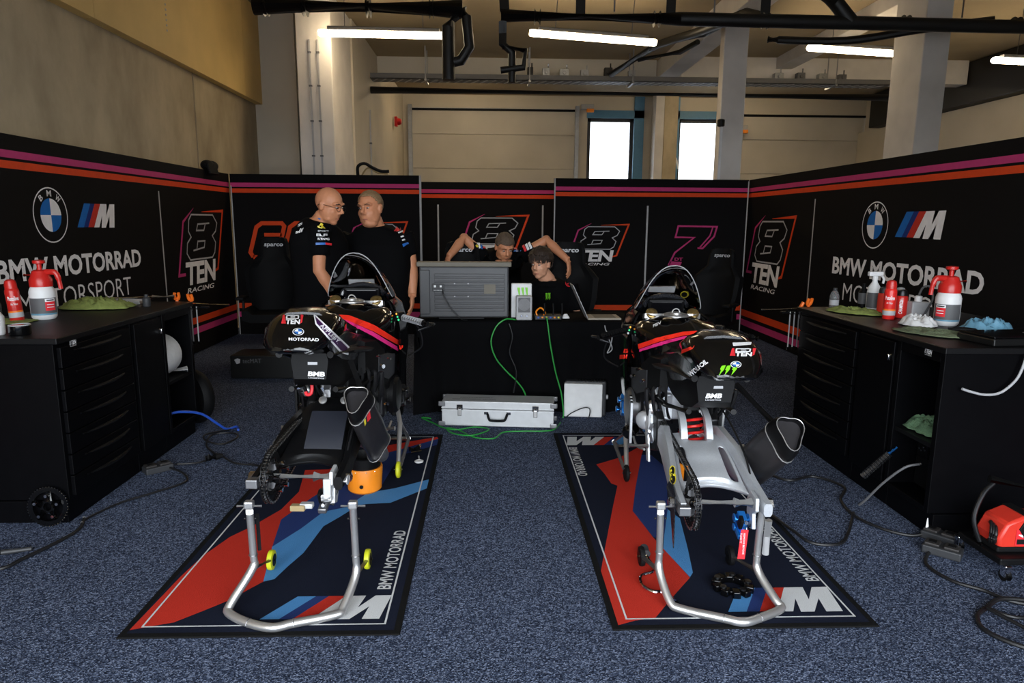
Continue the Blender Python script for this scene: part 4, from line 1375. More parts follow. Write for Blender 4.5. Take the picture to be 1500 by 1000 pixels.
AZ = .40
def motorcycle(loc, rz, pitch, label, side):
    """local frame: rear axle above the origin, y forward, x to the right"""
    t = thing('racing_motorcycle', loc, label, 'motorcycle', None, 0)
    t.rotation_euler = (pitch, 0, rz)
    R = side == 'R'
    P = {}
    def part(name, b, m, **k):
        P[name] = b.build(name, m, k.pop('parent', t), **k)
        return P[name]
    # --- tail unit
    secs = []
    for y, zt, wt, zs, ws, zm, wm, zb, wb in (
            (-.092, .896, .010, .8955, .03, .895, .032, .894, .01), (-.080, .903, .045, .900, .080, .892, .088, .884, .05), (-.035, .938, .062, .924, .118, .904, .124, .870, .06),
            (.045, .984, .078, .956, .145, .914, .140, .858, .07), (.125, 1.008, .085, .972, .150, .914, .145, .850, .075),
            (.185, 1.012, .085, .975, .150, .910, .145, .845, .08), (.25, .985, .085, .955, .146, .90, .140, .84, .09),
            (.35, .922, .085, .908, .118, .88, .120, .83, .10), (.48, .888, .085, .878, .105, .855, .108, .82, .095), (.62, .880, .08, .870, .095, .85, .10, .82, .085)):
        zt, zs, zm, zb = (q + .014 for q in (zt, zs, zm, zb))
        wt, ws, wm, wb = (q * .89 for q in (wt, ws, wm, wb))
        secs.append(sym(y, [(0, zt + .004), (wt, zt), ((wt + ws) / 2 + .008, (zt + zs) / 2 + .006), (ws, zs), (wm, zm), ((wm + wb) / 2, (zm + zb) / 2 - .004), (wb, zb), (0, zb)]))
    tail = part('tail_unit', MB().loft(secs), 'black_gloss', sharp=50)
    b = MB()
    pad = []
    for y, z, w in ((.10, 1.006, .078), (.15, 1.016, .083), (.20, 1.016, .083), (.255, .990, .082), (.32, .942, .080), (.42, .908, .080), (.54, .888, .076), (.60, .884, .070)):
        pad.append([V((x, y, z + .014 + dz)) for x, dz in ((-w, -.008), (-w * .8, .004), (0, .008), (w * .8, .004), (w, -.008), (0, -.02))])
    part('seat_pad', MB().loft(pad), 'carbon', sharp=60)
    for s in (-1, 1):     # carbon side flaps of the tail
        b = MB()
        b.loft([[V((s * x, y, z)) for x, z in ((a - .01, c), (a, c - .006), (a - k_ * .22, c - k_), (a - .012 - k_ * .22, c - k_))] for y, a, c, k_ in ((.05, .112, .925, .012), (.12, .130, .935, .075), (.26, .134, .935, .12), (.42, .134, .90, .12), (.58, .124, .875, .11))])
        part('side_flap', b, 'carbon', sharp=40)
    # --- undertail tank carrier with the haulage firm's plate
    b = MB().loft([sym(y, [(0, zt), (w * .9, zt), (w, zt - .03), (w * .85, zb), (0, zb)]) for y, zt, w, zb in ((.16, .855, .075, .750), (.21, .86, .092, .715), (.34, .86, .105, .69), (.50, .84, .11, .70), (.60, .83, .11, .72))])
    under = part('undertail', b, 'black_satin', sharp=40)
    b = MB()
    for s in (-1, 1):
        b.tube([(s * .10, .10, .86), (s * .125, .35, .84), (s * .14, .62, .80), (s * .16, .80, .80)], .014, 8)
        b.tube([(s * .09, .20, .70), (s * .13, .45, .66), (s * .15, .68, .66)], .012, 8)
    b.build_each('subframe_tube', 'black_satin', t)
    # --- tank and side covers
    secs = []
    for y, zt, wt, zm, wm, zb, wb in ((.60, .905, .06, .89, .10, .83, .10), (.68, .955, .08, .915, .145, .78, .15), (.78, .990, .10, .93, .190, .74, .185), (.88, .998, .12, .93, .210, .72, .205),
                                      (.98, .985, .13, .915, .212, .72, .215), (1.06, .955, .12, .88, .195, .74, .20), (1.12, .905, .09, .85, .14, .78, .13)):
        secs.append(sym(y, [(0, zt), (wt * .6, zt - .003), (wt, zt - .018), ((wt + wm) / 2 + .012, (zt + zm) / 2 + .004), (wm, zm), ((wm + wb) / 2 + .008, (zm + zb) / 2), (wb, zb), (0, zb)]))
    tank = part('tank', MB().loft(secs), 'black_gloss', sharp=60)
    b = MB().lathe([(.062, 0), (.062, .006), (.052, .010), (.050, .008), (.030, .008), (.026, .018), (.0, .018)], (.0, .90, .994), (0, -.05, 1), 28)
    cap = part('fuel_cap', b, 'steel')
    part('cap_ring', MB().ring((0, .90, 1.012), (0, 1, .2), .018, .003, 20, 6), 'steel', parent=cap)
    covers = []
    for s in (-1, 1):
        b = MB().loft([[V((s * x, y, z)) for x, z in q] for y, q in (
            (.56, ((.10, .86), (.135, .84), (.135, .70), (.10, .68))), (.68, ((.12, .85), (.165, .83), (.160, .62), (.12, .60))),
            (.82, ((.15, .76), (.195, .74), (.190, .57), (.14, .55))), (.98, ((.17, .74), (.212, .72), (.205, .56), (.15, .54))), (1.10, ((.15, .74), (.18, .72), (.18, .62), (.14, .60))))])
        covers.append(b.build('frame_cover', 'black_satin', t, sharp=30))
        b = MB().loft([[V((s * x, y, z)) for x, z in q] for y, q in ((.70, ((.164, .76), (.170, .76), (.168, .66), (.162, .66))), (.80, ((.192, .75), (.200, .74), (.196, .62), (.188, .62))), (.90, ((.202, .74), (.212, .73), (.206, .63), (.198, .63))))])
        covers.append(b.build('knee_pad', 'dark_grey', t, sharp=30))
    # --- fairing
    fair = []
    for s in (-1, 1):
        rows = []
        for z, ya, yb, x in ((1.02, 1.10, 1.50, .13), (.96, 1.00, 1.56, .20), (.86, .93, 1.55, .235), (.74, .90, 1.48, .245), (.62, .93, 1.36, .235), (.50, .98, 1.22, .205) if not R else (.56, .98, 1.28, .225)):
            row = [V((s * (x - .012), ya + .012, z)), V((s * x, ya, z))]
            for k in range(1, 5):
                u = k / 4
                row.append(V((s * (x + .012 * math.sin(PI * u) - .09 * u ** 2), ya + (yb - ya) * u, z)))
            row.append(V((s * (x - .105), yb - .01, z)))
            for k in range(3, 0, -1):
                u = k / 4
                row.append(V((s * (x - .012 + .012 * math.sin(PI * u) - .09 * u ** 2), ya + (yb - ya) * u, z)))
            rows.append(row)
        fair.append(MB().loft(rows).build('side_fairing', 'black_gloss', t, sharp=40))
    part('nose_fairing', MB().loft([sym(y, [(0, zt), (w * .6, zt - .01), (w, zt - .07), (w * .9, zb + .03), (w * .5, zb), (0, zb)]) for y, zt, w, zb in ((1.20, 1.01, .17, .84), (1.32, 1.02, .165, .82), (1.46, .99, .13, .82), (1.58, .92, .07, .84))]), 'black_gloss', sharp=45)
    # --- windscreen
    A, Bc = [], []
    N = 24
    rows = []
    for j in range(9):
        v = j / 8
        row = []
        for i in range(N + 1):
            a = PI * i / N
            ca, sa = math.cos(a), math.sin(a)
            u_ = ca
            x0, z0, y0 = .170 * u_, 1.005 + .232 * (1 - abs(u_) ** 2.3), 1.10 - .13 * sa
            x1, z1, y1 = .075 * ca, .985 + .03 * sa, 1.50
            w = 1 - (1 - v) ** 1.0
            bul = math.sin(PI * v) * .03
            row.append(V((x0 + (x1 - x0) * w + bul * ca, y0 + (y1 - y0) * w, z0 + (z1 - z0) * (w ** 1.15) + bul * sa)))
        rows.append(row)
        if j == 0: A = row
    b = MB()
    b.add([q for r in rows for q in r], [(j * (N + 1) + i, j * (N + 1) + i + 1, (j + 1) * (N + 1) + i + 1, (j + 1) * (N + 1) + i) for j in range(8) for i in range(N)], 0, True)
    screen = part('windscreen', b, 'screen_tint', sharp=80)
    part('screen_edge', MB().tube(A, .0024, 6), 'light_grey', parent=screen)
    # --- cockpit
    dash = part('dashboard', MB().box((0, 1.14, 1.005), (.19, .025, .10), rot=Matrix.Rotation(.35, 3, 'X')), 'black_satin', bevel=.01)
    part('dash_screen', MB().box((0, 1.124, 1.003), (.16, .006, .075), rot=Matrix.Rotation(.35, 3, 'X')), 'screen_black', parent=dash, bevel=.004)
    part('dash_cowl', MB().tube([(.115 * math.cos(a), 1.15 + .02 * math.sin(a), 1.005 + .06 * math.sin(a)) for a in [PI * i / 12 for i in range(13)]], .014, 8), 'carbon', parent=dash)
    part('top_yoke', MB().loft([[V((x, y, z)) for y, z in ((1.0 - d, .995), (1.0 + d, .985), (1.0 + d, .960), (1.0 - d, .970))] for x, d in ((-.14, .028), (-.10, .042), (0, .028), (.10, .042), (.14, .028))]), 'steel', sharp=25)
    for s in (-1, 1):
        f = MB().tube([(s * .105, .985, .99), (s * .105, 1.25, .72)], .027, 16).build('fork_leg', 'dark_metal', t)
        MB().tube([(s * .105, 1.25, .72), (s * .105, 1.36, .57), (s * .105, 1.44, .44), (s * .105, 1.47, .40)], [.028, .030, .030, .032], 16).build('fork_lower', 'aluminium', f)
        MB().lathe([(.030, 0), (.030, .012), (.024, .016), (.010, .016), (.009, .026), (0, .026)], (s * .105, .985, .99), (0, -.7, .71), 20).build('fork_cap', 'brass', f)
        c = MB().box((s * .155, 1.40, .40), (.05, .065, .12), rot=Matrix.Rotation(-.5, 3, 'X'))
        c.cyl((s * .15, 1.36, .44), (s * .205, 1.36, .44), .022, 14); c.cyl((s * .15, 1.42, .37), (s * .205, 1.42, .37), .022, 14)
        c.cyl((s * .16, 1.34, .42), (s * .16, 1.37, .35), .014, 8)
        c.build('front_caliper', 'blue_anodised' if R else 'dark_metal', t, bevel=.006)
        # handlebar, grip, switch block, levers
        h = MB().tube([(s * .125, 1.0, .935), (s * .20, .945, .925), (s * .375, .835, .895)], .011, 10).build('handlebar', 'black_satin', t)
        g0, g1 = V((s * .255, .911, .915)), V((s * .365, .842, .897))
        d = (g1 - g0).normalized()
        gm = 'light_grey' if (s == 1 and not R) else 'black_rubber'
        gb = MB()
        n = 9
        for k in range(n):
            gb.cyl(g0.lerp(g1, k / n), g0.lerp(g1, (k + .75) / n), .0175, 12)
        gb.cyl(g0, g1, .0158, 12)
        gb.build('grip', gm, h)
        MB().cyl(g1, g1 + d * .028, .0165, 12, r2=.013).build('bar_end', 'black_rubber', h)
        MB().box(g0 - d * .035, (.05, .05, .045), rot=Matrix.Rotation(-s * .55, 3, 'Z')).build('switch_block', 'black_satin', h, bevel=.006)
        for k, (mm, dz) in enumerate((('lamp_amber' if (s == -1) == R else 'lamp_red', .014), ('lamp_green' if (s == -1) == R else 'lamp_amber', 0), ('white_paint' if R else 'lamp_green', -.014))):
            if not R and s == -1 and k: continue
            if R and s == 1: continue
            MB().ball(g0 - d * (.038 - .006 * k) + V((0, -.027, dz)), .0055, seg=8, rings=6).build('button', mm, h)
        MB().tube(smooth_path([g0 - d * .03 + V((0, .03, .0)), g0 + V((0, .075, -.005)), g1 + V((s * .0, .07, -.012)), g1 + V((s * .02, .045, -.012))], 4), [.007] * 4 + [.006] * 4 + [.005] * 5, 8).build('lever', 'steel_dark', h)
        if not (R and s == 1):
            MB().tube(smooth_path([g1 + d * .02, g1 + V((s * .04, .06, -.01)), g1 + V((s * .03, .16, -.03)), g1 + V((-s * .05, .17, -.06))], 5), .005, 8).build('lever_guard', 'dark_metal', h)
    b = MB()
    for s in (-1, 1):
        b.tube(smooth_path([(s * .22, .96, .93), (s * .30, 1.06, .86), (s * .32, 1.12, .74), (s * .24, 1.15, .68)], 6), .004, 6)
        b.tube(smooth_path([(s * .20, .97, .92), (s * .15, 1.08, .98), (s * .10, 1.20, .93)], 6), .005, 6)
    b.build_each('brake_hose', 'black_cable', t)
    # --- engine and frame
    b = MB().box((0, .93, .56), (.36, .36, .26)).box((0, .80, .62), (.30, .16, .18)).box((0, 1.02, .72), (.36, .26, .14)).box((0, .92, .42), (.24, .34, .10))
    eng = part('engine', b, 'dark_metal', bevel=.02, seg=3)
    for s in (-1, 1):
        MB().lathe([(.10, 0), (.10, .03), (.085, .045), (.04, .05), (0, .05)], (s * .18, .92, .52), (s, 0, 0), 26).build('engine_cover', 'steel_dark' if R else 'black_satin', eng)
        c = MB()
        for k in range(8):
            a = 2 * PI * k / 8
            c.cyl((s * .205, .92 + .09 * math.cos(a), .52 + .09 * math.sin(a)), (s * .216, .92 + .09 * math.cos(a), .52 + .09 * math.sin(a)), .007, 8)
        c.build_each('cover_bolt', 'chrome', eng)
    part('gearbox', MB().box((0, .72, .60), (.22, .12, .14)).box((.03, .68, .67), (.12, .08, .05)).cyl((-.07, .66, .53), (-.07, .66, .66), .02, 10), 'cast_alu' if R else 'steel_dark', bevel=.012, seg=3)
    for s in (-1, 1):
        MB().loft([[V((s * x, y, z)) for x, z in ((a, c), (a + .035, c), (a + .035, c - e), (a, c - e))] for y, a, c, e in ((.56, .105, .56, .15), (.66, .115, .66, .28), (.78, .145, .76, .16), (.98, .165, .84, .11), (1.12, .10, .93, .10))]).build('frame_spar', 'black_satin' if not R else 'dark_metal', t, sharp=25, bevel=.006)
        k = MB()
        k.loft([[V((s * (.155 + dx), y, z)) for dx in (0, .012) for y, z in ((0, 0),)] for _ in (0,)]) if False else None
        k.plate([(.55, .36), (.60, .35), (.66, .50), (.64, .62), (.58, .60), (.60, .50)], Frame((s * .165, 0, 0), (0, 1, 0), (0, 0, 1), (s, 0, 0)), .010)
        rs = k.build('rearset_plate', 'aluminium' if R else 'dark_metal', t, bevel=.002)
        MB().cyl((s * .175, .57, .43), (s * .265, .56, .435), .011, 12).build('foot_peg', 'steel', rs)
        MB().tube(smooth_path([(s * .19, .58, .41), (s * .21, .66, .40), (s * .215, .74, .42)], 4), .006, 8).build('foot_lever', 'steel', rs)
    b = MB()
    rnd = random.Random(11 if R else 5)
    for k in range(16):
        s = -1 if k % 2 else 1
        x, y, z = s * rnd.uniform(.10, .22), rnd.uniform(.58, .76), rnd.uniform(.40, .78)
        b.cyl((x, y, z), (x + s * .016, y - .014, z), rnd.uniform(.006, .011), 8)
    for k in range(10):
        x, y, z = rnd.uniform(-.2, .12), rnd.uniform(.56, .66), rnd.uniform(.44, .72)
        b.box((x, y, z), (rnd.uniform(.012, .03), .02, rnd.uniform(.02, .06)), rot=Matrix.Rotation(rnd.uniform(-.4, .4), 3, 'Y'))
    b.build_each('fastener', 'chrome', eng)
    b = MB()
    for k in range(9):
        s = -1 if k % 2 else 1
        x = s * (.05 + .015 * k)
        b.tube(smooth_path([(x, .60, .80 - .02 * k), (x + s * .04, .56, .70), (x + s * .02, .60, .58), (x - s * .03, .72, .50)], 5), .006 + .0005 * k, 6)
    b.build_each('hose', 'black_cable', t)
    # --- bits bolted to the left side of the engine
    bits = [('water_pump', MB().lathe([(.045, 0), (.045, .03), (.03, .045), (.012, .05)], (-.16, .70, .52), (-.6, -.8, 0), 18), 'cast_alu' if R else 'dark_metal'),
            ('sprocket_cover', MB().loft([[V((x, y, z)) for y, z in ((.60, .44), (.74, .44), (.74, .60), (.64, .60))] for x in (-.165, -.125)]), 'cast_alu' if R else 'black_satin'),
            ('clutch_slave', MB().lathe([(.03, 0), (.03, .04), (.02, .05)], (-.15, .64, .60), (-.3, -.9, .1), 16), 'steel'),
            ('oil_filter', MB().lathe([(.034, 0), (.036, .06), (.02, .075)], (-.20, .84, .43), (-.5, -.8, -.1), 16), 'black_gloss'),
            ('breather_box', MB().box((-.08, .63, .70), (.09, .06, .05)), 'cast_alu' if R else 'dark_metal'),
            ('starter_motor', MB().cyl((-.02, .66, .73), (.10, .66, .73), .026, 14), 'steel_dark')]
    for nm, bb_, mm in bits:
        bb_.build(nm, mm, eng, bevel=.004, sharp=30)
    for k in range(7):
        MB().box((-.235 + .004 * k, .70 + .03 * k, .50), (.012, .012, .20)).build('cooling_fin', ('cast_alu', 'black_satin')[k % 2] if R else 'black_satin', eng, bevel=.002)
    # --- swingarm
    sm = 'cast_alu' if R else 'black_satin'
    def arm(pts):
        secs = []
        for x, y, z, w, h in pts:
            c = .25
            secs.append([V((x + w * a, y, z + h * e)) for a, e in ((-.5, -.3), (-.5, .3), (-.3, .5), (.3, .5), (.5, .3), (.5, -.3), (.3, -.5), (-.3, -.5))])
        return MB().loft(secs)
    arms = [(-.105, .62, .47, .05, .10), (-.120, .46, .485, .045, .15), (-.140, .27, .46, .040, .135), (-.155, .10, .415, .036, .075), (-.158, 0, .40, .034, .062), (-.158, -.06, .395, .032, .05)]
    sw = part('swingarm', arm(arms), sm, sharp=40)
    MB().box((-.158, -.03, .40), (.044, .13, .035)).build('axle_slot', 'steel_dark', sw, bevel=.004)
    arm([(-x, y, z, w, h) for x, y, z, w, h in arms]).build('right_arm', sm, sw, sharp=40)
    nu, nv = 16, 12
    prof = smooth_path([(0, .54, .44), (0, .52, .505), (0, .44, .525), (0, .34, .505), (0, .23, .468), (0, .135, .425), (0, .085, .398), (0, .10, .380)], 2)
    nv = len(prof) - 1
    b = MB()
    vs = []
    for j, p in enumerate(prof):
        w = .098 + .042 * (j / nv)
        for i in range(nu + 1):
            u = -1 + 2 * i / nu
            arch = (1 - u * u)
            vs.append(V((u * w, p.y + .02 * arch * (1 if j > nv * .5 else -1) + (.045 * arch if j >= nv - 3 else 0), p.z + .012 * arch)))
    fs = []
    for j in range(nv):
        for i in range(nu):
            if R and 2 <= j <= 4 and 5 <= i <= 10: continue           # opening for the shock absorber
            if R and 6 <= j <= 9 and (i in (1, 2) or i in (13, 14)): continue   # the two lightening windows
            fs.append((j * (nu + 1) + i, j * (nu + 1) + i + 1, (j + 1) * (nu + 1) + i + 1, (j + 1) * (nu + 1) + i))
    b.add(vs, fs, 0, True)
    br = b.build('swingarm_bridge', sm, sw, sharp=60)
    q = br.modifiers.new('thick', 'SOLIDIFY'); q.thickness = .010
    q = br.modifiers.new('subsurf', 'SUBSURF'); q.levels = q.render_levels = 1
    if R:
        for s in (-1, 1):
            MB().loft([[V((s * .055 + dx, y, z)) for dx in (-.014, .014) for y, z in ((yy, zz),)] + [V((s * .055 + dx, yy - th, zz + .0)) for dx in (.014, -.014)] for yy, zz, th in ((.40, .50, .03), (.43, .56, .035), (.47, .605, .04), (.52, .63, .03))]).build('shock_brace', sm, sw, sharp=50)
    else:
        # black mudguard lying over the swingarm where the wheel is missing
        rows = []
        for y, z, w in ((.58, .545, .085), (.53, .590, .115), (.46, .605, .132), (.38, .585, .136), (.31, .540, .130), (.25, .485, .124), (.20, .435, .120), (.185, .405, .118)):
            rows.append([V((w * u, y - .03 * (u * u) * 0 + .02 * (1 - u * u), z - .055 * abs(u) ** 3)) for u in (-1, -.75, -.4, 0, .4, .75, 1)])
        b = MB()
        b.add([p for r in rows for p in r], [(j * 7 + i, j * 7 + i + 1, (j + 1) * 7 + i + 1, (j + 1) * 7 + i) for j in range(7) for i in range(6)], 0, True)
        h = b.build('rear_mudguard', 'black_satin', t, sharp=60)
        q = h.modifiers.new('thick', 'SOLIDIFY'); q.thickness = .006
        q = h.modifiers.new('subsurf', 'SUBSURF'); q.levels = q.render_levels = 2
        MB().loft([[V((x, y, z)) for x in (-.045, .110)] + [V((x, y - .010, z + .008)) for x in (.110, -.045)] for y, z in ((.33, .570), (.29, .540), (.25, .502), (.20, .450), (.188, .42))]).build('splash_panel', 'panel_navy', h, sharp=40)
        for x in (-.02, .075):
            MB().lathe([(.018, 0), (.018, .006), (.010, .008)], (x, .40, .605), (0, -.7, .6), 14).build('guard_screw', 'steel', h)
        b = MB(); fr = Frame((-.181, .13, .41), (0, 1, .16), (0, -.16, 1), (-1, 0, 0))
        b.text('MOTUL', fr, 0, 0, .17, .05, 0, .0, bold=.02)
        b.build('arm_lettering', 'decal_grey', sw)
    # --- shock absorber
    b = MB().tube([(.015, .50, .46), (.015, .57, .70)], .030, 16).tube([(.015, .535, .575), (.015, .560, .66)], .041, 16).tube([(.075, .52, .60), (.085, .54, .70)], .024, 14)
    sh = part('shock_absorber', b, 'black_satin')
    if R:
        hel = []
        for k in range(90):
            u = k / 89
            a = 2 * PI * 4.5 * u
            ax = V((.015, .500 + .04 * u, .465 + .125 * u))
            hel.append(ax + V((.043 * math.cos(a), .043 * math.sin(a) * .95, -.012 * math.sin(a))))
        MB().tube(hel, .0065, 8).build('spring', 'red_spring', sh)
        MB().lathe([(.014, 0), (.014, .02), (.008, .024)], (.03, .52, .70), (0, -1, .2), 14).build('adjuster', 'chrome', sh)
        MB().box((.05, .535, .60), (.016, .012, .03)).build('adjuster_knob', 'decal_white', sh, bevel=.003)
    # --- chain, sprocket, axle
    SX = -.112
    b = MB(); sprocket(b, (SX, 0, AZ), (1, 0, 0), .099, 42, .006)
    sp = part('rear_sprocket', b, 'dark_metal')
    bb = MB()
    for k in range(5):
        a = 2 * PI * k / 5 + .3
        y0, z0 = .054 * math.cos(a), .054 * math.sin(a)
        bb.cyl((SX, y0, AZ + z0), (SX + (.05 if not R else -.016), y0, AZ + z0), .009, 10)
    bb.build_each('sprocket_stud', 'chrome', sp)
    c0, c1, r0, r1 = V((0, 0, AZ)), V((0, .66, .515)), .098, .042
    dv = c1 - c0
    th = math.atan2(dv.z, dv.y)
    off = math.asin((r0 - r1) / dv.length)
    path = []
    def arc(c, r, a0, a1, n):
        for k in range(n + 1):
            a = a0 + (a1 - a0) * k / n
            path.append(V((SX, c.y + r * math.cos(a), c.z + r * math.sin(a))))
    up = th + PI / 2 - off
    dn = th - PI / 2 + off
    arc(c0, r0, up, dn + 2 * PI, 24)
    arc(c1, r1, dn, up, 12)
    path.append(path[0])
    L = [0]
    for a, c in zip(path, path[1:]): L.append(L[-1] + (c - a).length)
    N = 2 * int(L[-1] / .0159 / 2)
    def at(s):
        s %= L[-1]
        for k in range(len(path) - 1):
            if L[k + 1] >= s:
                return path[k].lerp(path[k + 1], (s - L[k]) / max(1e-9, L[k + 1] - L[k]))
        return path[-1]
    b = MB()
    for k in range(N):
        p, q = at(L[-1] * k / N), at(L[-1] * (k + 1) / N)
        d = q - p
        rot = Matrix.Rotation(math.atan2(d.z, d.y), 3, 'X')
        o = .0105 if k % 2 else .0075
        for s in (-1, 1):
            b.box((p + q) / 2 + V((s * o, 0, 0)), (.0022, d.length + .008, .0125), 0, rot)
        b.cyl(p + V((-.012, 0, 0)), p + V((.012, 0, 0)), .0042, 8, 1)
    part('chain', b, ['dark_metal', 'steel'])
    part('front_sprocket', MB().lathe([(.036, -.006), (.038, 0), (.036, .006)], (SX, .66, .515), (1, 0, 0), 20), 'dark_metal')
    ax = part('rear_axle', MB().tube([(-.185, 0, AZ), (.18, 0, AZ)], .0165, 18).tube([(.05, 0, AZ), (.115, 0, AZ)], .019, 18), 'aluminium')
    for x in (-.19, .185):
        MB().lathe([(.019, -.012), (.019, .008), (.012, .012)], (x, 0, AZ), (1 if x > 0 else -1, 0, 0), 6).build('axle_nut', 'chrome', ax)
    # --- rear brake caliper on its carrier
    fr = Frame((.118, 0, 0), (0, 1, 0), (0, 0, 1), (1, 0, 0))
    ca = MB().plate([(-.035, .43), (.03, .44), (.06, .40), (.055, .34), (.02, .29), (-.02, .30), (-.01, .36), (-.04, .38)], fr, .014).build('caliper_carrier', 'cast_alu' if R else 'aluminium', t, bevel=.003)
    b = MB().box((.088, .025, .315), (.030, .05, .065), rot=Matrix.Rotation(.5, 3, 'X')).cyl((.060, .03, .325), (.120, .03, .325), .019, 14).cyl((.062, .035, .285), (.115, .035, .285), .017, 14).box((.082, .0, .275), (.034, .05, .022), rot=Matrix.Rotation(.3, 3, 'X'))
    rc_ = b.build('rear_caliper', 'blue_anodised' if R else 'steel_dark', ca, bevel=.005)
    MB().box((.075, -.012, .325), (.014, .03, .05), rot=Matrix.Rotation(.5, 3, 'X')).build('brake_pad_pin', 'black_satin', rc_, bevel=.003)
    for dz in (0, -.035):
        MB().cyl((.09, -.02, .33 + dz), (.09, -.035, .332 + dz), .007, 10).build('banjo_bolt', 'chrome', rc_)
    MB().tube(smooth_path([(.115, 0, .30), (.14, .03, .36), (.15, .18, .50), (.14, .40, .60), (.12, .60, .66)], 5), .0045, 6).build('rear_brake_hose', 'black_cable', t)
    if not R:
        b = MB().box((.11, -.03, .36), (.03, .03, .09)).cyl((.09, -.05, .33), (.13, -.05, .33), .012, 10).box((.03, -.04, .30), (.05, .03, .02)).cyl((.15, -.03, .40), (.19, -.03, .40), .022, 16)
        b.build('caliper_mount', 'aluminium', ca, bevel=.004)
        MB().box((.0, -.05, .295), (.055, .03, .022)).build('brake_pad', 'rope_tan', ca, bevel=.003)
    else:
        MB().plate([(-.05, .44), (.0, .47), (.06, .46), (.10, .42), (.03, .38), (-.02, .30), (-.06, .24), (-.05, .36)], Frame((-.185, 0, 0), (0, 1, 0), (0, 0, 1), (-1, 0, 0)), .004).build('chain_guard', 'carbon', t, bevel=.001)
    # --- exhaust
    if R:
        e0, e1 = V((.250, .02, .680)), V((.205, .34, .405))
    else:
        e0, e1 = V((.195, .10, .690)), V((.215, .42, .385))
    d = (e1 - e0).normalized()
    sx, sy = frame_of(d, V((0, 0, 1)))
    if sy.z < 0: sy = -sy
    tilt = -.15 if R else 0.0
    sx, sy = sx * math.cos(tilt) + sy * math.sin(tilt), sy * math.cos(tilt) - sx * math.sin(tilt)
    def can(u, k, oval=1.0):
        pts = []
        for i in range(28):
            a = 2 * PI * i / 28
            tri = 1 + .16 * math.cos(3 * (a - PI / 2 + PI))   # rounded triangle, point down
            r = (.066 if R else .058) * k * tri
            pts.append(e0 + d * u + sx * r * math.cos(a) * .90 + sy * r * math.sin(a) * (1.30 if math.sin(a) < 0 else 1.05))
        return pts
    Lc = (e1 - e0).length
    ex = part('exhaust_can', MB().loft([can(.02, .93), can(.04, .97), can(.06, 1.0), can(Lc * .5, 1.05), can(Lc * .92, 1.0), can(Lc, .72)]), 'titanium_dark', sharp=50)
    b = MB().loft([can(.07, 1.01), can(.055, 1.04), can(.02, 1.0), can(-.004, .86), can(-.004, .82), can(.015, .79), can(.10, .70)], caps=False)
    b.build('end_cap', 'black_satin', ex, sharp=40)
    MB().tube(can(-.005, .84), .0018, 6, closed=True).build('end_rim', 'steel', ex)
    MB().loft([can(.012, .80), can(.07, .72), can(.13, .66), can(.20, .60)], caps=False).build('core', 'titanium_light', ex)
    MB().loft([can(.20, .60), can(.205, .02)], caps=False).build('baffle', 'black_satin', ex)
    for u, k in ((.07, .70), (.12, .65)):
        MB().tube(can(u, k), .003, 6, closed=True).build('core_ring', 'steel', ex)
    pass
    for u in (.065, Lc * .90):
        MB().tube(can(u, 1.05), .0022, 6, closed=True).build('strap', 'steel', ex)
    MB().tube(smooth_path([e1 - d * .01, e1 + d * .07, e1 + V((-.08, .25, -.06)), V((.05, .75, .33)), V((0, .95, .36))], 5), .032, 14).build('exhaust_pipe', 'steel_dark', t)
    MB().tube([e0 + d * .10 + sy * .06, V((.14, .34, .78)) if R else V((.13, .30, .80))], .012, 8).build('exhaust_bracket', 'black_satin', t)
    return t, tail, under, tank, covers, fair, screen, ex
mat('titanium_light', (.20, .23, .27), .35, .8)
mat('titanium_dark', (.055, .052, .056), .38, .7, noise=(14, .25))

DW = ['decal_white', 'decal_blue', 'decal_black', 'decal_red', 'decal_magenta', 'decal_fluo_red', 'decal_purple', 'decal_green', 'decal_yellow', 'decal_grey']
def pixel_logo(b, sk, cx, cy, w, h, tilt=0.0):
    """small team logo on the tail: white TEN with red brackets"""
    ca, sa = math.cos(tilt), math.sin(tilt)
    T = lambda x, y: (cx + (x * ca - y * sa), cy + (x * sa + y * ca))
    def poly(p, m, hh=.0013): skin_poly(b, sk, [T(x * w, y * h) for x, y in p], m, hh)
    poly([(-.42, -.45), (-.34, -.45), (-.42, .30), (-.30, .30), (-.30, .40), (-.50, .40)], 3)
    poly([(.34, -.45), (.46, -.45), (.40, .30), (.30, .42), (.30, .34), (.34, .30)], 3)
    for q in ([(-.26, -.42), (.24, -.42), (.26, -.34), (-.28, -.34)], [(-.26, -.12), (.24, -.12), (.22, -.04), (-.26, -.04)], [(-.28, -.40), (-.22, -.40), (-.24, -.06), (-.30, -.06)], [(.22, -.40), (.28, -.40), (.26, -.06), (.20, -.06)], [(-.1, -.28), (.1, -.28), (.1, -.2), (-.1, -.2)]):
        poly(q, 0)
    o = T(-.30 * w, .46 * h)
    skin_text(b, sk, 'TEN', o[0], o[1], .62 * w * ca, .62 * w * sa, .46 * h * sa, -.46 * h * ca, 0, .0015, bold=.04, shear=.1)

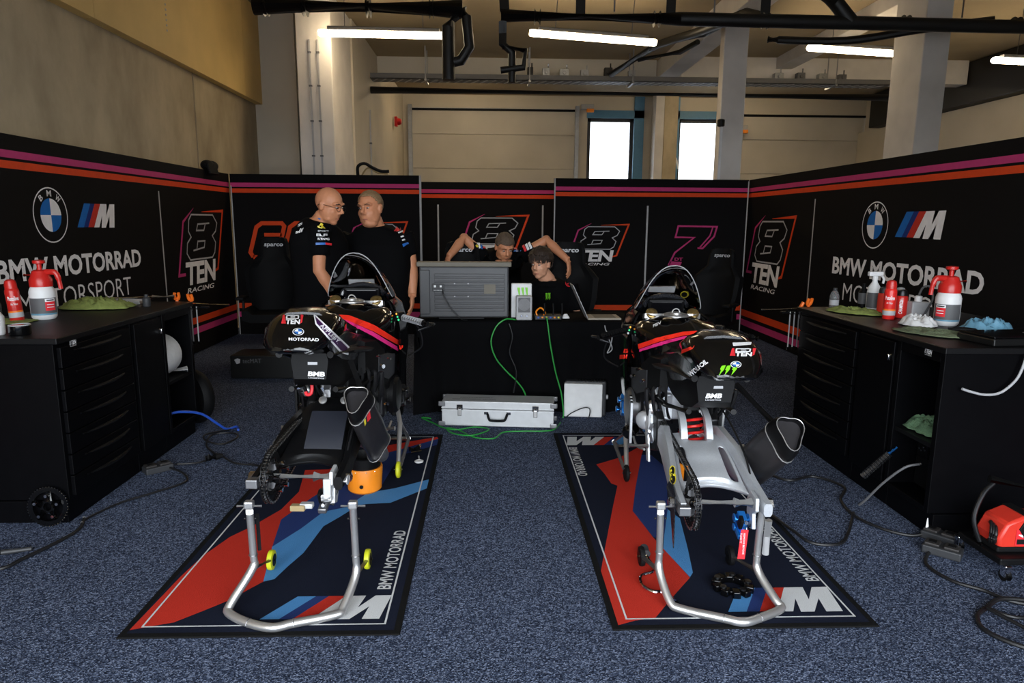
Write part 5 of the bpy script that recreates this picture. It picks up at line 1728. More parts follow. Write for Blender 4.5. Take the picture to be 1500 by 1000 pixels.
# ---- left motorcycle
Lb, tail, under, tank, covers, fair, screen, ex = motorcycle((-.725, 2.52, .075), -.038, -.026, 'black race motorcycle on the left mat with black carbon tail and mudguard', 'L')
sk = PixelSkin(Lb, [tail] + [o for o in Lb.children if o.name.startswith('side_flap')])
b = MB()
pixel_logo(b, sk, 429, 468, 34, 15); b.build('team_sticker', DW, tail)
b = MB(); skin_roundel(b, sk, 437, 486, 8.5, 5.5, 0, 1, 2); b.build('roundel_sticker', DW, tail)
b = MB(); skin_text(b, sk, 'MOTORRAD', 423, 499, 44, 1, 0, -4.5, 0, bold=.02); b.build('name_lettering', DW, tail)
b = MB()
skin_poly(b, sk, [(459, 459), (464, 463), (512, 508), (510, 520), (498, 516), (462, 475)], 0, .0010)
skin_poly(b, sk, [(461, 462), (463, 465), (509, 509), (508, 517), (499, 513), (464, 474)], 6, .0016)
skin_text(b, sk, 'APPLEBY', 468, 478, 26, 24.5, 4.2, -4.0, 0, .0022, bold=.02)
b.build('name_sticker', DW, tail)
sk = PixelSkin(Lb, [under])
b = MB(); skin_text(b, sk, 'BMB', 451, 550.5, 25, 1, 0, -7, 0, bold=.04, shear=.1)
skin_text(b, sk, 'LOGISTICS', 452, 554, 23, 1, 0, -2, 9)
b.build('haulage_sticker', DW, under); b = MB()
skin_poly(b, sk, [(451, 530), (465, 530), (465, 534), (451, 534)], 9); b.build('small_sticker', DW, under)
sk = PixelSkin(Lb, [tank])
b = MB()
skin_poly(b, sk, [(487, 461), (511, 462), (548, 476), (586, 500), (586, 507), (546, 485), (512, 471), (500, 467)], 5, .003)
skin_poly(b, sk, [(503, 468), (512, 471), (546, 486), (584, 509), (582, 514), (545, 492), (514, 476)], 4, .0034)
b.build('stripe_sticker', DW, tank)
sk = PixelSkin(Lb, fair)
b = MB()
skin_poly(b, sk, [(570, 496), (584, 497), (584, 503), (573, 503)], 5, .005); skin_poly(b, sk, [(583, 505), (589, 506), (588, 512), (584, 510)], 5, .005)
b.build('fairing_sticker', DW, fair[1])
sk = PixelSkin(Lb, [screen])
b = MB(); skin_poly(b, sk, [(510, 409), (548, 408.5), (549, 416), (511, 417)], 0, .002); skin_poly(b, sk, [(484, 397), (489, 395), (494, 404), (489, 407)], 9, .002)
b.build('screen_sticker', DW, screen)
sk = PixelSkin(Lb, [ex])
b = MB(); skin_poly(b, sk, [(536, 604), (541, 598), (543, 612), (538, 618)], 3); skin_poly(b, sk, [(532, 613), (535, 611), (536, 620), (534, 624)], 8)
b.build('exhaust_sticker', DW, ex)
# ---- right motorcycle
Rb, tail, under, tank, covers, fair, screen, ex = motorcycle((.885, 2.43, 0), -.045, 0, 'black race motorcycle on the right mat with bare silver swingarm and red shock spring', 'R')
sk = PixelSkin(Rb, [tail] + [o for o in Rb.children if o.name.startswith(('side_flap', 'frame_cover'))])
b = MB()
pixel_logo(b, sk, 1089, 516, 40, 13); b.build('team_sticker', DW, tail)
b = MB(); skin_roundel(b, sk, 1078, 534, 8, 5, 0, 1, 2); b.build('roundel_sticker', DW, tail); b = MB()
for dx in (0, 8, 18):
    skin_poly(b, sk, [(1057 + dx, 536), (1063 + dx, 535), (1059 + dx, 541), (1061 + dx, 541), (1053 + dx, 550), (1056 + dx, 542), (1054 + dx, 542)], 7)
b.build('claw_sticker', DW, tail); b = MB()
skin_poly(b, sk, [(1073, 502), (1101, 501), (1100, 505), (1074, 507)], 0); b.build('number_strip', DW, tail); b = MB()
skw = PixelSkin(Rb, [o for o in Rb.children if o.type == 'MESH' and o.name.split('.')[0] in ('tail_unit', 'side_flap', 'undertail', 'seat_pad', 'frame_cover', 'subframe_tube', 'frame_spar')])
skin_text(b, skw, 'WOLFOIL', 1012, 551, 26, -19, -4.0, -5.5, 0, .004, bold=.04)
b.build('name_lettering', DW, tail)
sk = PixelSkin(Rb, [under])
b = MB(); skin_text(b, sk, 'BMB', 1033, 583, 24, 0, 1, -7, 0, bold=.04, shear=.15)
skin_text(b, sk, 'LOGISTICS', 1033, 586.5, 23, 0, 0, -2, 9)
b.build('haulage_sticker', DW, under); b = MB()
skin_poly(b, sk, [(1046, 565), (1059, 565), (1059, 569), (1045, 569)], 9); b.build('small_sticker', DW, under)
sk = PixelSkin(Rb, [tank])
b = MB()
skin_poly(b, sk, [(936, 504), (960, 496), (1000, 487), (1030, 485), (1044, 487), (1046, 491), (1030, 490), (1000, 493), (962, 502), (937, 511)], 5, .006)
skin_poly(b, sk, [(938, 511.5), (962, 503), (1000, 494), (1030, 491), (1045, 492), (1040, 495), (1000, 498), (962, 508), (938, 515)], 4, .0063)
b.build('stripe_sticker', DW, tank); b = MB(); sk2 = PixelSkin(Rb, [tail, tank] + [o for o in Rb.children if o.name.startswith('side_flap')])
skin_poly(b, sk2, [(999, 512), (1018, 506), (1015, 511), (998, 518)], 5)
b.build('vent_sticker', DW, tail); b = MB()
skin_text(b, sk, 'TEN', 955, 481, 12, -6, 1.5, -5, 0, bold=.03)
b.build('tank_lettering', DW, tank)
sk = PixelSkin(Rb, fair)
b = MB()
skin_poly(b, sk, [(916, 511), (931, 510), (930, 517), (914, 517)], 5, .005); skin_poly(b, sk, [(909, 520), (918, 519), (917, 525), (909, 526)], 5, .005)
b.build('fairing_sticker', DW, fair[0])
sk = PixelSkin(Rb, [screen])
b = MB(); skin_poly(b, sk, [(951, 419.5), (990, 419), (988, 428), (949, 427)], 0, .002)
b.build('number_strip', DW, screen); b = MB(); skin_disc(b, sk, 1003, 431, 6, 5, 8, .002); skin_disc(b, sk, 1003, 431, 4.5, 3.6, 2, .0025); b.build('round_sticker', DW, screen); b = MB()
skin_poly(b, sk, [(1011, 416), (1017, 410), (1017, 414), (1013, 418)], 9, .002)
b.build('screen_sticker', DW, screen)

sk = PixelSkin(Rb, [o for o in Rb.children if o.name.startswith('swingarm')])
b = MB(); skin_disc(b, sk, 985, 690, 4.2, 8, 8, .002); skin_disc(b, sk, 985, 690, 3.0, 6.6, 2, .0026)
skin_disc(b, sk, 986, 702, 4.4, 8, 8, .0022); skin_disc(b, sk, 986, 702, 3.1, 6.6, 2, .0028)
skin_poly(b, sk, [(981, 694), (990, 695), (990, 698), (982, 697)], 8, .003)
b.build('arm_emblem', DW, [o for o in Rb.children if o.name.startswith('swingarm')][0])
_q = Lb.matrix_world.inverted() @ atY(453, 569, 2.86)
MB().tube(smooth_path([_q + V((.010, 0, .025)), _q + V((.012, 0, 0)), _q + V((.006, -.004, -.022)), _q + V((-.010, -.006, -.024)), _q + V((-.014, -.004, -.012))], 4), .007, 8).build('red_strap', 'decal_red', Lb)
# ================================================================ paddock stands
def rear_stand(px, ys, label, wheel_m, wp, extra):
    P = [atY(x, y, d) for (x, y), d in zip(px, ys)]
    for p in P: p.z = max(p.z, .026)
    base = sum(P, V()) / len(P); base.z = 0
    t = thing('rear_paddock_stand', base, label, 'paddock stand')
    Q_ = [p - base for p in P]
    path = smooth_path(Q_, 5)
    n = len(path)
    MB().tube(path, [.0135 if (k < 8 or k > n - 9) else .0158 for k in range(n)], 14).build('tube_frame', 'steel', t)
    for e, k in ((0, 1), (-1, -2)):
        p = Q_[e]
        MB().box(p + V((0, 0, .006)), (.034, .03, .03)).build('pin_block', 'steel', t, bevel=.006)
        MB().cyl(p + V((-.045, 0, .0)), p + V((.045, 0, .0)), .0045, 10).build('lift_pin', 'light_grey', t)
        q = Q_[e].lerp(Q_[k], .25)
        for dx in (-.02, .02):
            MB().ball(q + V((dx, 0, 0)), .005, seg=8, rings=6).build('set_screw', 'dark_metal', t)
    for i in (2, -3):
        p = Q_[i]
        sgn = 1
        w = V((p.x + wp[0 if i == 2 else 1], p.y + .25, .052))
        o = MB().lathe([(.014, -.011), (.030, -.012), (.040, -.009), (.042, 0), (.040, .009), (.030, .012), (.014, .011)], w, (1, 0, 0), 26).build('wheel', wheel_m, t)
        MB().lathe([(.026, -.0125), (.026, .0125)], w, (1, 0, 0), 20).build('hub', 'black_satin', o)
        MB().cyl(w + V((-.02, 0, 0)), w + V((.02, 0, 0)), .006, 8).build('axle', 'chrome', o)
        MB().tube([p + V((0, 0, .0)), w], [.011, .009], 8).build('wheel_arm', 'steel_dark', t)
    if extra == 'R':
        p, q = Q_[-1], Q_[-2]
        MB().cyl(p.lerp(q, .25) + V((.024, -.012, 0)), p.lerp(q, .95) + V((.026, -.012, 0)), .0135, 14).build('height_sleeve', 'steel', t)
        b = MB(); fr = Frame(Q_[-5] + V((-.03, -.012, .018)), (.09, .055, 0), (0, 0, .02), None)
    else:
        p, q = Q_[0], Q_[1]
        MB().cyl(p.lerp(q, .2) + V((.022, .014, 0)), p.lerp(q, .95) + V((.018, .02, 0)), .007, 10).build('height_sleeve', 'dark_metal', t)
    # weld beads
    for k in (1, 5, 7, len(Q_) - 2):
        d = (Q_[k + 1] - Q_[k - 1]) if k + 1 < len(Q_) else V((0, 0, 1))
        MB().ring(Q_[k], d, .0155, .0018, 16, 6).build('weld_bead', 'steel_dark', t)
    return t
rear_stand([(365, 741), (371, 812), (370, 832), (338, 884), (336, 898), (365, 917), (399, 924), (430, 917), (492, 900), (503, 889), (521, 842), (521, 813), (517, 741)],
           [2.42, 2.44, 2.43, 2.35, 2.32, 2.265, 2.235, 2.26, 2.31, 2.34, 2.43, 2.44, 2.42], 'steel rear stand with yellow wheels under the left motorcycle', 'yellow_wheel', (-.012, .0), 'L')
rear_stand([(968, 742), (966, 808), (966, 836), (981, 880), (998, 894), (1060, 915), (1088, 923), (1112, 913), (1144, 891), (1136, 878), (1111, 837), (1109, 812), (1117, 742)],
           [2.42, 2.44, 2.43, 2.35, 2.32, 2.255, 2.23, 2.255, 2.31, 2.34, 2.43, 2.44, 2.42], 'steel rear stand with black wheels under the right motorcycle', 'black_rubber', (-.012, -.02), 'R')
def front_stand(root, label, wm, sides):
    mw = root.matrix_world
    o = mw @ V((0, 1.4, 0)); o.z = 0
    t = thing('front_paddock_stand', o, label, 'paddock stand')
    inv = Matrix.Translation(-o)
    G = lambda x, y, z: inv @ (mw @ V((x, y, z)))
    for s in (-1, 1):
        a = G(s * .105, 1.47, .395); b_ = G(s * .155, 1.34, .25); c = G(s * .165, 1.20, .0); c.z = .08
        MB().tube([a, b_, c], [.012, .014, .013], 12).build('upright', 'steel', t)
        w = V((c.x, c.y, .058))
        o2 = MB().lathe([(.014, -.012), (.040, -.012), (.048, -.006), (.048, .006), (.040, .012), (.014, .012)], w, (1, 0, 0), 26).build('wheel', wm, t)
        MB().cyl(w + V((-.024, 0, 0)), w + V((.024, 0, 0)), .007, 8).build('axle', 'chrome', o2)
        k = V((c.x + s * .035, c.y + .22, .17))
        MB().tube([b_, k, V((c.x + s * .01, c.y + .02, .075))], .011, 8).build('bracket', 'steel_dark', t)
        MB().tube([k, G(s * .14, 1.75, .0) * 1 + V((0, 0, .03))], .012, 8).build('side_tube', 'steel', t)
        MB().box(a + V((0, 0, -.01)), (.03, .05, .03)).build('fork_rest', 'black_rubber', t, bevel=.004)
    MB().tube([G(-.14, 1.75, 0) + V((0, 0, .03)), G(.14, 1.75, 0) + V((0, 0, .03))], .013, 10).build('cross_tube', 'steel', t)
    return t
bpy.context.view_layer.update()
front_stand(Lb, 'steel front stand with yellow wheels before the left motorcycle', 'yellow_wheel', 1)
front_stand(Rb, 'steel front stand with black wheels before the right motorcycle', 'black_rubber', 1)
# ================================================================ desk
mat('screen_grey', (.058, .059, .063), .42)
mat('hood_tan', (.15, .135, .105), .6)
mat('laptop_tan', (.36, .31, .25), .5)
mat('case_silver', (.60, .61, .62), .42, .35)
mat('black_fabric2', (.004, .004, .0045), .7, spec=.15)
mat('mid_dark', (.028, .025, .024), .5)
mat('red_milk', (.62, .035, .02), .35)
DY0, DY1, DX0, DX1, DH = 4.95, 5.55, -.54, 1.20, .725
t = thing('folding_table', ((DX0 + DX1) / 2, (DY0 + DY1) / 2, 0), 'long folding table hidden under the black cloth', 'table')
MB().span((DX0 - t.location.x + .01, -.29, DH - .03), (DX1 - t.location.x - .01, .29, DH - .004)).build('tabletop', 'dark_grey', t)
for x in (-.8, .8):
    for y in (-.06, .22):
        MB().cyl((x, y, 0), (x, y, DH - .03), .016, 10).build('leg', 'steel_dark', t)
rows = []
ring = []
def rr(x, y): ring.append((x, y))
n1, n2 = 60, 14
for k in range(n1): rr(DX0 + (DX1 - DX0) * k / n1, DY0)
for k in range(n2): rr(DX1, DY0 + (DY1 - DY0) * k / n2)
for k in range(n1): rr(DX1 - (DX1 - DX0) * k / n1, DY1)
for k in range(n2): rr(DX0, DY1 - (DY1 - DY0) * k / n2)
cx, cy = (DX0 + DX1) / 2, (DY0 + DY1) / 2
for z, off, wav in ((DH + .002, -.10, 0), (DH + .002, -.005, 0), (DH - .008, .006, 0), (DH - .12, .010, .003), (DH - .35, .014, .008), (.25, .016, .013), (.006, .018, .018)):
    row = []
    for k, (x, y) in enumerate(ring):
        nx = -1 if x <= DX0 + 1e-6 else (1 if x >= DX1 - 1e-6 else 0)
        ny = -1 if y <= DY0 + 1e-6 else (1 if y >= DY1 - 1e-6 else 0)
        w = off + wav * math.sin(k * .9 + 2 * math.sin(k * .13))
        if ny == -1 and z < DH - .1: w -= .15 * (1 - z / DH)
        row.append(V((x + nx * w, y + ny * w, z)))
    rows.append(row)
b = MB().loft(rows, caps=False)
n = len(ring)
b.f.append(list(range(n))); b.mi.append(0); b.sm.append(False)
tag(b.build('tablecloth', 'shirt_black', sharp=70), 'black cloth over the long table reaching the floor', 'tablecloth')
DT = DH + .004
# large screen seen from behind
t = thing('monitor', (-.185, 5.10, DT), 'large grey monitor seen from behind with a ridged back', 'monitor')
MB().box((0, .0, .20), (.66, .07, .38)).build('housing', 'screen_grey', t, bevel=.012)
b = MB()
for k in range(9):
    b.box((.04, -.040, .07 + .032 * k), (.52, .012, .022))
b.build('back_ribs', 'screen_grey', t, bevel=.003)
MB().box((.0, .02, .405), (.70, .13, .035)).build('hood', 'hood_tan', t, bevel=.006)
MB().box((-.29, -.04, .20), (.075, .02, .33)).build('side_panel', 'screen_grey', t, bevel=.006)
p = MB().box((-.19, -.048, .235), (.09, .008, .055)).build('port_panel', 'dark_grey', t, bevel=.002)
b = MB().box((-.215, -.053, .245), (.016, .006, .016)).box((-.172, -.053, .245), (.014, .006, .014))
for k in range(6): b.box((-.22 + .011 * k, -.053, .215), (.005, .005, .005))
b.build('port', 'decal_white', p)
for x, z in ((-.07, .265), (.03, .265), (-.07, .17), (.03, .17)):
    MB().cyl((x, -.046, z), (x, -.050, z), .005, 10).build('mount_screw', 'steel_dark', t)
MB().box((.19, -.047, .225), (.085, .003, .07)).build('rating_plate', 'hood_tan', t)
MB().box((-.02, .0, .008), (.34, .12, .014)).build('foot', 'black_satin', t, bevel=.004)
tag(MB().tube(smooth_path([(-.345, 5.045, .955), (-.33, 5.02, .90), (-.27, 5.02, .80), (-.20, 5.0, .735), (-.16, 4.97, .732)], 6), .0045, 8).build('monitor_cable', 'black_cable'), 'black cable hanging from the back of the grey monitor', 'cable')
# white mini tower with a green claw mark, and the small grey power brick in front
t = thing('mini_computer', (.245, 5.16, DT), 'slim white computer case with a green claw mark', 'computer')
MB().box((0, 0, .13), (.155, .05, .26)).build('case', 'white_paint', t, bevel=.008)
def claws(b, fr, x, y, w, h, m=0):
    for k in range(3):
        X = x + w * (.10 + .33 * k)
        s = (.92, 1.0, .85)[k]
        b.plate([(X - .10 * w, y + h), (X + .12 * w, y + h), (X + .10 * w, y + h * .72), (X + .13 * w, y + h * .55), (X + .06 * w, y + h * (1 - s)), (X + .03 * w, y + h * .45), (X - .02 * w, y + h * .62), (X - .01 * w, y + h * .80)], fr, 0, m, .001)
b = MB(); claws(b, Frame((.012, -.026, .15), (1, 0, 0), (0, 0, 1), (0, -1, 0)), -.045, -.02, .09, .10)
b.build('claw_sticker', 'decal_green', t)
t = thing('power_supply', (.258, 5.03, DT), 'small grey power supply with a round grille before the white computer', 'power supply')
MB().box((0, 0, .09), (.118, .09, .178)).build('case', 'light_grey', t, bevel=.008)
MB().box((0, -.046, .115), (.088, .004, .11)).build('front_panel', 'mid_grey', t, bevel=.002)
b = MB()
for k in range(7): b.ring((0, -.049, .118), (0, -1, 0), .006 + .006 * k, .0012, 24, 6)
b.build('grille', 'light_grey', t)
b = MB().cyl((-.02, -.046, .035), (-.02, -.056, .035), .007, 10).cyl((.02, -.046, .035), (.02, -.056, .035), .007, 10)
b.build('terminal', 'chrome', t)
# network switch box with coloured leads
t = thing('network_switch', (.44, 5.06, DT), 'small dark network box with coloured plugs right of the power supply', 'network box')
MB().box((0, 0, .018), (.20, .10, .034)).build('case', 'case_black', t, bevel=.004)
for k, m in enumerate(('blue_cable', 'orange_plastic', 'decal_yellow', 'blue_cable', 'orange_plastic', 'decal_yellow')):
    MB().box((-.075 + .03 * k, -.053, .02), (.014, .014, .012)).build('plug', m, t, bevel=.002)
tag(MB().tube(smooth_path([(.36, 5.02, DT + .03), (.35, 5.03, .79), (.385, 5.05, .815), (.42, 5.05, .78), (.40, 5.02, DT + .03)], 6), .006, 8).build('orange_lead', 'orange_plastic'), 'orange lead looped over the dark network box', 'cable')
for k, x in enumerate((.41, .475, .54)):
    tag(MB().tube(smooth_path([(x, 5.03, DT + .01), (x + .004, 5.035, .80), (x + .002, 5.04, .85)], 4), .006, 8).build('antenna', 'black_rubber'), 'thin black aerial standing on the desk, %s of three beside the network box' % ('left', 'middle', 'right')[k], 'aerial', 'aerials on the desk')
cloth('tissue', [(.55, 5.06), (.60, 5.06), (.595, 5.10), (.555, 5.10)], DT, 'paper_white', 'small crumpled white tissue on the desk', .03, 23, 'tissue')
# laptop seen from the side
t = thing('laptop', (.86, 5.12, DT), 'open laptop seen edge-on at the right end of the desk', 'laptop')
MB().box((0, 0, .008), (.25, .22, .014)).build('base', 'laptop_tan', t, bevel=.003)
MB().box((.01, 0, .0155), (.16, .20, .002)).build('keyboard', 'hood_tan', t)
l = MB().box((0, 0, .135), (.006, .22, .27)).xf(Matrix.Translation((-.125, 0, .014)) @ Matrix.Rotation(-.44, 4, 'Y')).build('lid', 'light_grey', t, bevel=.002)
tag(MB().tube(smooth_path([(.85, 4.94, .70), (.86, 4.92, .66), (.90, 4.91, .62), (.89, 4.91, .55), (.87, 4.91, .50), (.905, 4.91, .53), (.88, 4.91, .60)], 5), .004, 6).build('usb_cable', 'light_grey'), 'thin pale cable dangling from the right end of the desk', 'cable')
# green network cables
tag(MB().tube(smooth_path([(.20, 4.98, .735), (.12, 4.935, .745), (.05, 4.92, .69), (.015, 4.915, .58), (.05, 4.915, .46), (.13, 4.915, .36), (.21, 4.915, .28), (.27, 4.93, .18), (.29, 4.955, .02), (.22, 4.985, .008)], 7), .0055, 8).build('network_cable', 'green_cable'), 'green cable curving down from the power supply to the case', 'cable')
tag(MB().tube(smooth_path([(.42, 5.0, .745), (.425, 4.925, .735), (.45, 4.915, .56), (.49, 4.915, .36), (.535, 4.915, .20), (.555, 4.91, .05), (.55, 4.90, .008)], 7), .0055, 8).build('network_cable', 'green_cable'), 'green cable falling from the network box behind the white heater', 'cable')
tag(MB().tube(smooth_path([(.52, 4.78, .008), (.46, 4.62, .008), (.38, 4.58, .008), (.25, 4.58, .008), (.10, 4.55, .010), (.03, 4.42, .008), (-.10, 4.45, .008), (-.22, 4.62, .008), (-.30, 4.66, .008), (-.25, 4.54, .008), (-.12, 4.47, .014), (.0, 4.60, .014), (-.10, 4.68, .008), (-.23, 4.58, .02), (-.33, 4.66, .014), (-.40, 4.78, .008), (-.50, 4.92, .008), (-.43, 5.0 - .1, .008)], 8), .005, 8).build('network_cable', 'green_cable'), 'green cable lying in loops on the carpet before the aluminium case', 'cable')
t = thing('paper_scrap', (2.045, 2.93, 0), 'small pointed white paper scrap standing against the near right cabinet foot', 'paper scrap')
MB().loft([[V((-.02, 0, .002)), V((.015, 0, .002)), V((.012, .006, .002))], [V((.0, .004, .05)), V((.014, .004, .05)), V((.012, .008, .05))], [V((.006, .008, .095)), V((.010, .008, .095)), V((.009, .010, .095))]]).build('paper', 'paper_white', t)
tag(MB().tube(smooth_path([(.14, 4.925, .73), (.17, 4.915, .62), (.15, 4.912, .5), (.2, 4.912, .36), (.18, 4.912, .2)], 5), .005, 6).build('power_lead', 'black_cable'), 'black lead hanging down the front of the tablecloth', 'cable')
# aluminium case
CW, CDp, CHh = .80, .20, .185
t = thing('flight_case', (.07, 4.80, 0), 'long silver aluminium case on the floor before the desk', 'case', None, -.10)
MB().span((-CW / 2, -CDp / 2, .004), (CW / 2, CDp / 2, .125)).build('body', 'case_silver', t, bevel=.004)
MB().span((-CW / 2, -CDp / 2, .130), (CW / 2, CDp / 2, CHh)).build('lid', 'case_silver', t, bevel=.004)
b = MB()
for z in (.118, .136, .012, .176):
    b.span((-CW / 2 - .002, -CDp / 2 - .003, z - .004), (CW / 2 + .002, -CDp / 2, z + .004))
b.build('edge_rail', 'aluminium', t)
fr = Frame((-.33, -.05, CHh + .0005), (1, 0, 0), (0, 1, 0))
b = MB(); b.text('MOTORSPORT', fr, .05, .05, .24, .022, 0, .0006); b.text('BMW MOTORRAD RACING', fr, .0, .0, .31, .022, 0, .0006); b.build('lettering', 'dark_grey', t)
for x in (-CW / 2, CW / 2):
    for z in (.018, CHh - .02):
        for y in (-CDp / 2, CDp / 2):
            MB().box((x, y, z), (.05, .02, .036)).build('corner', 'steel_dark', t, bevel=.006)
for x in (-.27, .27):
    l = MB().box((x, -CDp / 2 - .005, .142), (.045, .008, .04)).build('latch', 'chrome', t, bevel=.004)
    MB().box((x, -CDp / 2 - .010, .105), (.028, .010, .05)).build('latch_lever', 'steel', l, bevel=.004)
    MB().ring((x, -CDp / 2 - .012, .13), (0, -1, 0), .012, .003, 14, 6).build('latch_loop', 'chrome', l)
h = MB().tube(smooth_path([(-.07, -CDp / 2 - .012, .10), (-.058, -CDp / 2 - .03, .068), (-.04, -CDp / 2 - .036, .058), (.04, -CDp / 2 - .036, .058), (.058, -CDp / 2 - .03, .068), (.07, -CDp / 2 - .012, .10)], 4), .009, 10).build('handle', 'black_rubber', t)
for x in (-.08, .08):
    MB().box((x, -CDp / 2 - .005, .105), (.03, .012, .022)).build('handle_mount', 'chrome', h, bevel=.003)
# white heater box
t = thing('fan_heater', (.72, 4.975, 0), 'white box heater with a dark grey back standing right of the aluminium case', 'heater', None, -.12)
MB().box((-.012, -.03, .135), (.285, .05, .255)).build('front', 'white_paint', t, bevel=.008)
MB().box((.005, .03, .14), (.31, .09, .27)).build('back', 'dark_grey', t, bevel=.014)
b = MB()
for k in range(10): b.box((-.05 + .022 * k, .028, .276), (.010, .075, .006))
b.build('vent_slot', 'black_rubber', t)
MB().lathe([(.018, 0), (.018, .012), (.012, .016)], (.161, .02, .15), (1, 0, 0), 14).build('knob', 'light_grey', t)
t0 = t.location
tag(MB().tube(smooth_path([(.58, 4.93, .008), (.62, 4.90, .05), (.70, 4.885, .09), (.745, 4.875, .085), (.745, 4.88, .03), (.73, 4.88, .008)], 6), .004, 6).build('heater_cable', 'black_cable'), 'black lead arching over the front of the white heater', 'cable')

# ================================================================ office chairs with racing seats
def racing_chair(loc, rz, label, word=None):
    t = thing('racing_office_chair', loc, label, 'chair', 'black racing office chairs', rz)
    bb = MB()
    for k in range(5):
        a = 2 * PI * k / 5 + .3
        MB().tube([(0, 0, .11), (.30 * math.cos(a), .30 * math.sin(a), .075)], [.03, .018], 8).build('leg', 'black_satin', t)
        MB().cyl((.30 * math.cos(a) - .02, .30 * math.sin(a), .03), (.30 * math.cos(a) + .02, .30 * math.sin(a), .03), .029, 14).build('caster', 'black_rubber', t)
    MB().cyl((0, 0, .10), (0, 0, .44), .028, 14).build('gas_lift', 'steel_dark', t)
    s = MB().loft([[V((w * a, y, z + h * e)) for a, e in ((-.5, -.2), (-.5, .6), (-.38, .7), (-.30, .3), (.30, .3), (.38, .7), (.5, .6), (.5, -.2), (.35, -.5), (-.35, -.5))] for y, z, w, h in ((-.26, .50, .48, .10), (-.1, .49, .52, .13), (.12, .48, .52, .14), (.24, .49, .46, .14))])
    s.build('seat', 'black_fabric2', t, sharp=50)
    rows = []
    for z, w, d, y in ((.50, .40, .06, .20), (.62, .46, .10, .22), (.78, .54, .13, .25), (.95, .56, .13, .275), (1.02, .44, .10, .285), (1.08, .32, .07, .295), (1.20, .30, .065, .305), (1.255, .26, .05, .31), (1.27, .20, .03, .31)):
        rows.append([V((w * a, y - d * e, z)) for a, e in ((-.5, .1), (-.5, .85), (-.42, 1.0), (-.30, .45), (0, .40), (.30, .45), (.42, 1.0), (.5, .85), (.5, .1), (.3, -.25), (-.3, -.25))])
    bk = MB().loft(rows).build('backrest', 'black_fabric2', t, sharp=50)
    MB().tube([(0, .22, .47), (0, .30, .55), (0, .31, .75)], .02, 8).build('back_bracket', 'dark_metal', t)
    if word:
        fr = Frame((0, .268, 1.165), (1, 0, 0), (0, .1, 1), (0, -1, 0))
        b = MB(); b.text(word, fr, -.095, 0, .19, .042, 0, .0015, bold=.02, shear=.1)
        b.build('lettering', 'decal_grey', bk)
    for x in (-.28, .28):
        a = MB().tube([(x * .8, .0, .47), (x, .02, .50), (x, .03, .66)], .014, 8).build('armrest', 'black_satin', t)
        MB().box((x, -.02, .675), (.08, .25, .03)).build('arm_pad', 'black_rubber', a, bevel=.01)
    return t
racing_chair((-2.21, 6.98, 0), .12, 'black racing office chair in front of the orange number 66', 'sparco')
rc = racing_chair((2.26, 6.95, 0), -.8, 'black racing office chair before the pink number 7', 'sparco')
rc.scale = (.93, .93, .93)
racing_chair((-.22, 5.90, 0), .08, 'black racing office chair behind the grey monitor', 'sparco')
racing_chair((.66, 5.92, 0), -.2, 'black racing office chair behind the young man', 'sparco')

# ================================================================ small things on the floor and the mats
t = thing('warmer_tub', (-.675, 3.55, .009), 'orange and black tub on the left mat behind the axle', 'tub')
MB().lathe([(.080, 0), (.090, .01), (.098, .13), (.096, .135)], seg=32).build('shell', 'orange_plastic', t)
MB().lathe([(.082, .02), (.090, .19), (.084, .195), (.075, .10)], (0, .0, 0), seg=32).build('liner', 'black_satin', t)
MB().cyl((.0, -.099, .05), (.0, -.104, .05), .010, 12).build('port', 'black_rubber', t)
b = MB()
for a in (-2.4, -1.9, -1.3, -.8): b.ball((.097 * math.cos(a), .097 * math.sin(a), .125), .0035, seg=6, rings=4)
b.build('rivet', 'chrome', t)
_q = atZ(1019, 712)
t = thing('warmer_tub', (_q.x, _q.y + .09, .009), 'orange tub partly hidden under the silver swingarm', 'tub')
MB().lathe([(.075, 0), (.085, .01), (.092, .10), (.090, .105)], seg=32).build('shell', 'orange_plastic', t)
MB().lathe([(.076, .02), (.085, .15), (.080, .155), (.07, .08)], seg=32).build('liner', 'black_satin', t)
t = thing('stand_pin', (-.44, 4.08, .009), 'black and chrome stand pin lying near the far edge of the left mat', 'stand pin', None, .5)
MB().cyl((-.03, .06, .025), (.03, .06, .025), .022, 14).build('roller', 'black_rubber', t)
MB().cyl((.03, .06, .025), (.055, .10, .03), .008, 10).build('pin', 'chrome', t)
MB().cyl((-.04, .03, .02), (.03, .03, .02), .012, 10).build('sleeve', 'chrome', t)
t = thing('white_disc', (-.425, 3.97, .009), 'small white disc with a stem on the left mat', 'disc')
MB().lathe([(.026, 0), (.028, .006), (.018, .010), (.016, .008), (0, .009)], seg=24).build('disc', 'white_paint', t)
MB().cyl((0, .028, .004), (-.01, .085, .006), .005, 8).build('stem', 'light_grey', t)
t = thing('speed_brace', (.66, 2.55, .009), 'chrome cranked socket handle with a black grip on the red part of the right mat', 'socket handle')
MB().cyl((.025, .245, .024), (.022, .185, .024), .019, 16).build('grip', 'dark_grey', t, bevel=.002)
MB().tube(smooth_path([(.022, .19, .022), (.026, .15, .014), (.036, .10, .011), (.018, .055, .011), (-.03, .03, .011), (-.046, -.01, .011), (-.044, -.055, .011), (-.015, -.095, .011), (.02, -.10, .011), (.036, -.12, .011)], 5), .0065, 10).build('crank', 'chrome', t)
MB().cyl((.034, -.115, .013), (.052, -.185, .013), .0125, 16).build('socket', 'chrome', t)
t = thing('cush_drive_ring', (.972, 2.485, .009), 'black toothed rubber ring lying on the right mat', 'ring')
b = MB()
for k in range(10):
    a = 2 * PI * k / 10 + .2
    c = V((.062 * math.cos(a), .062 * math.sin(a), .016))
    b.box(c, (.038, .030, .028), 0, Matrix.Rotation(a, 3, 'Z'))
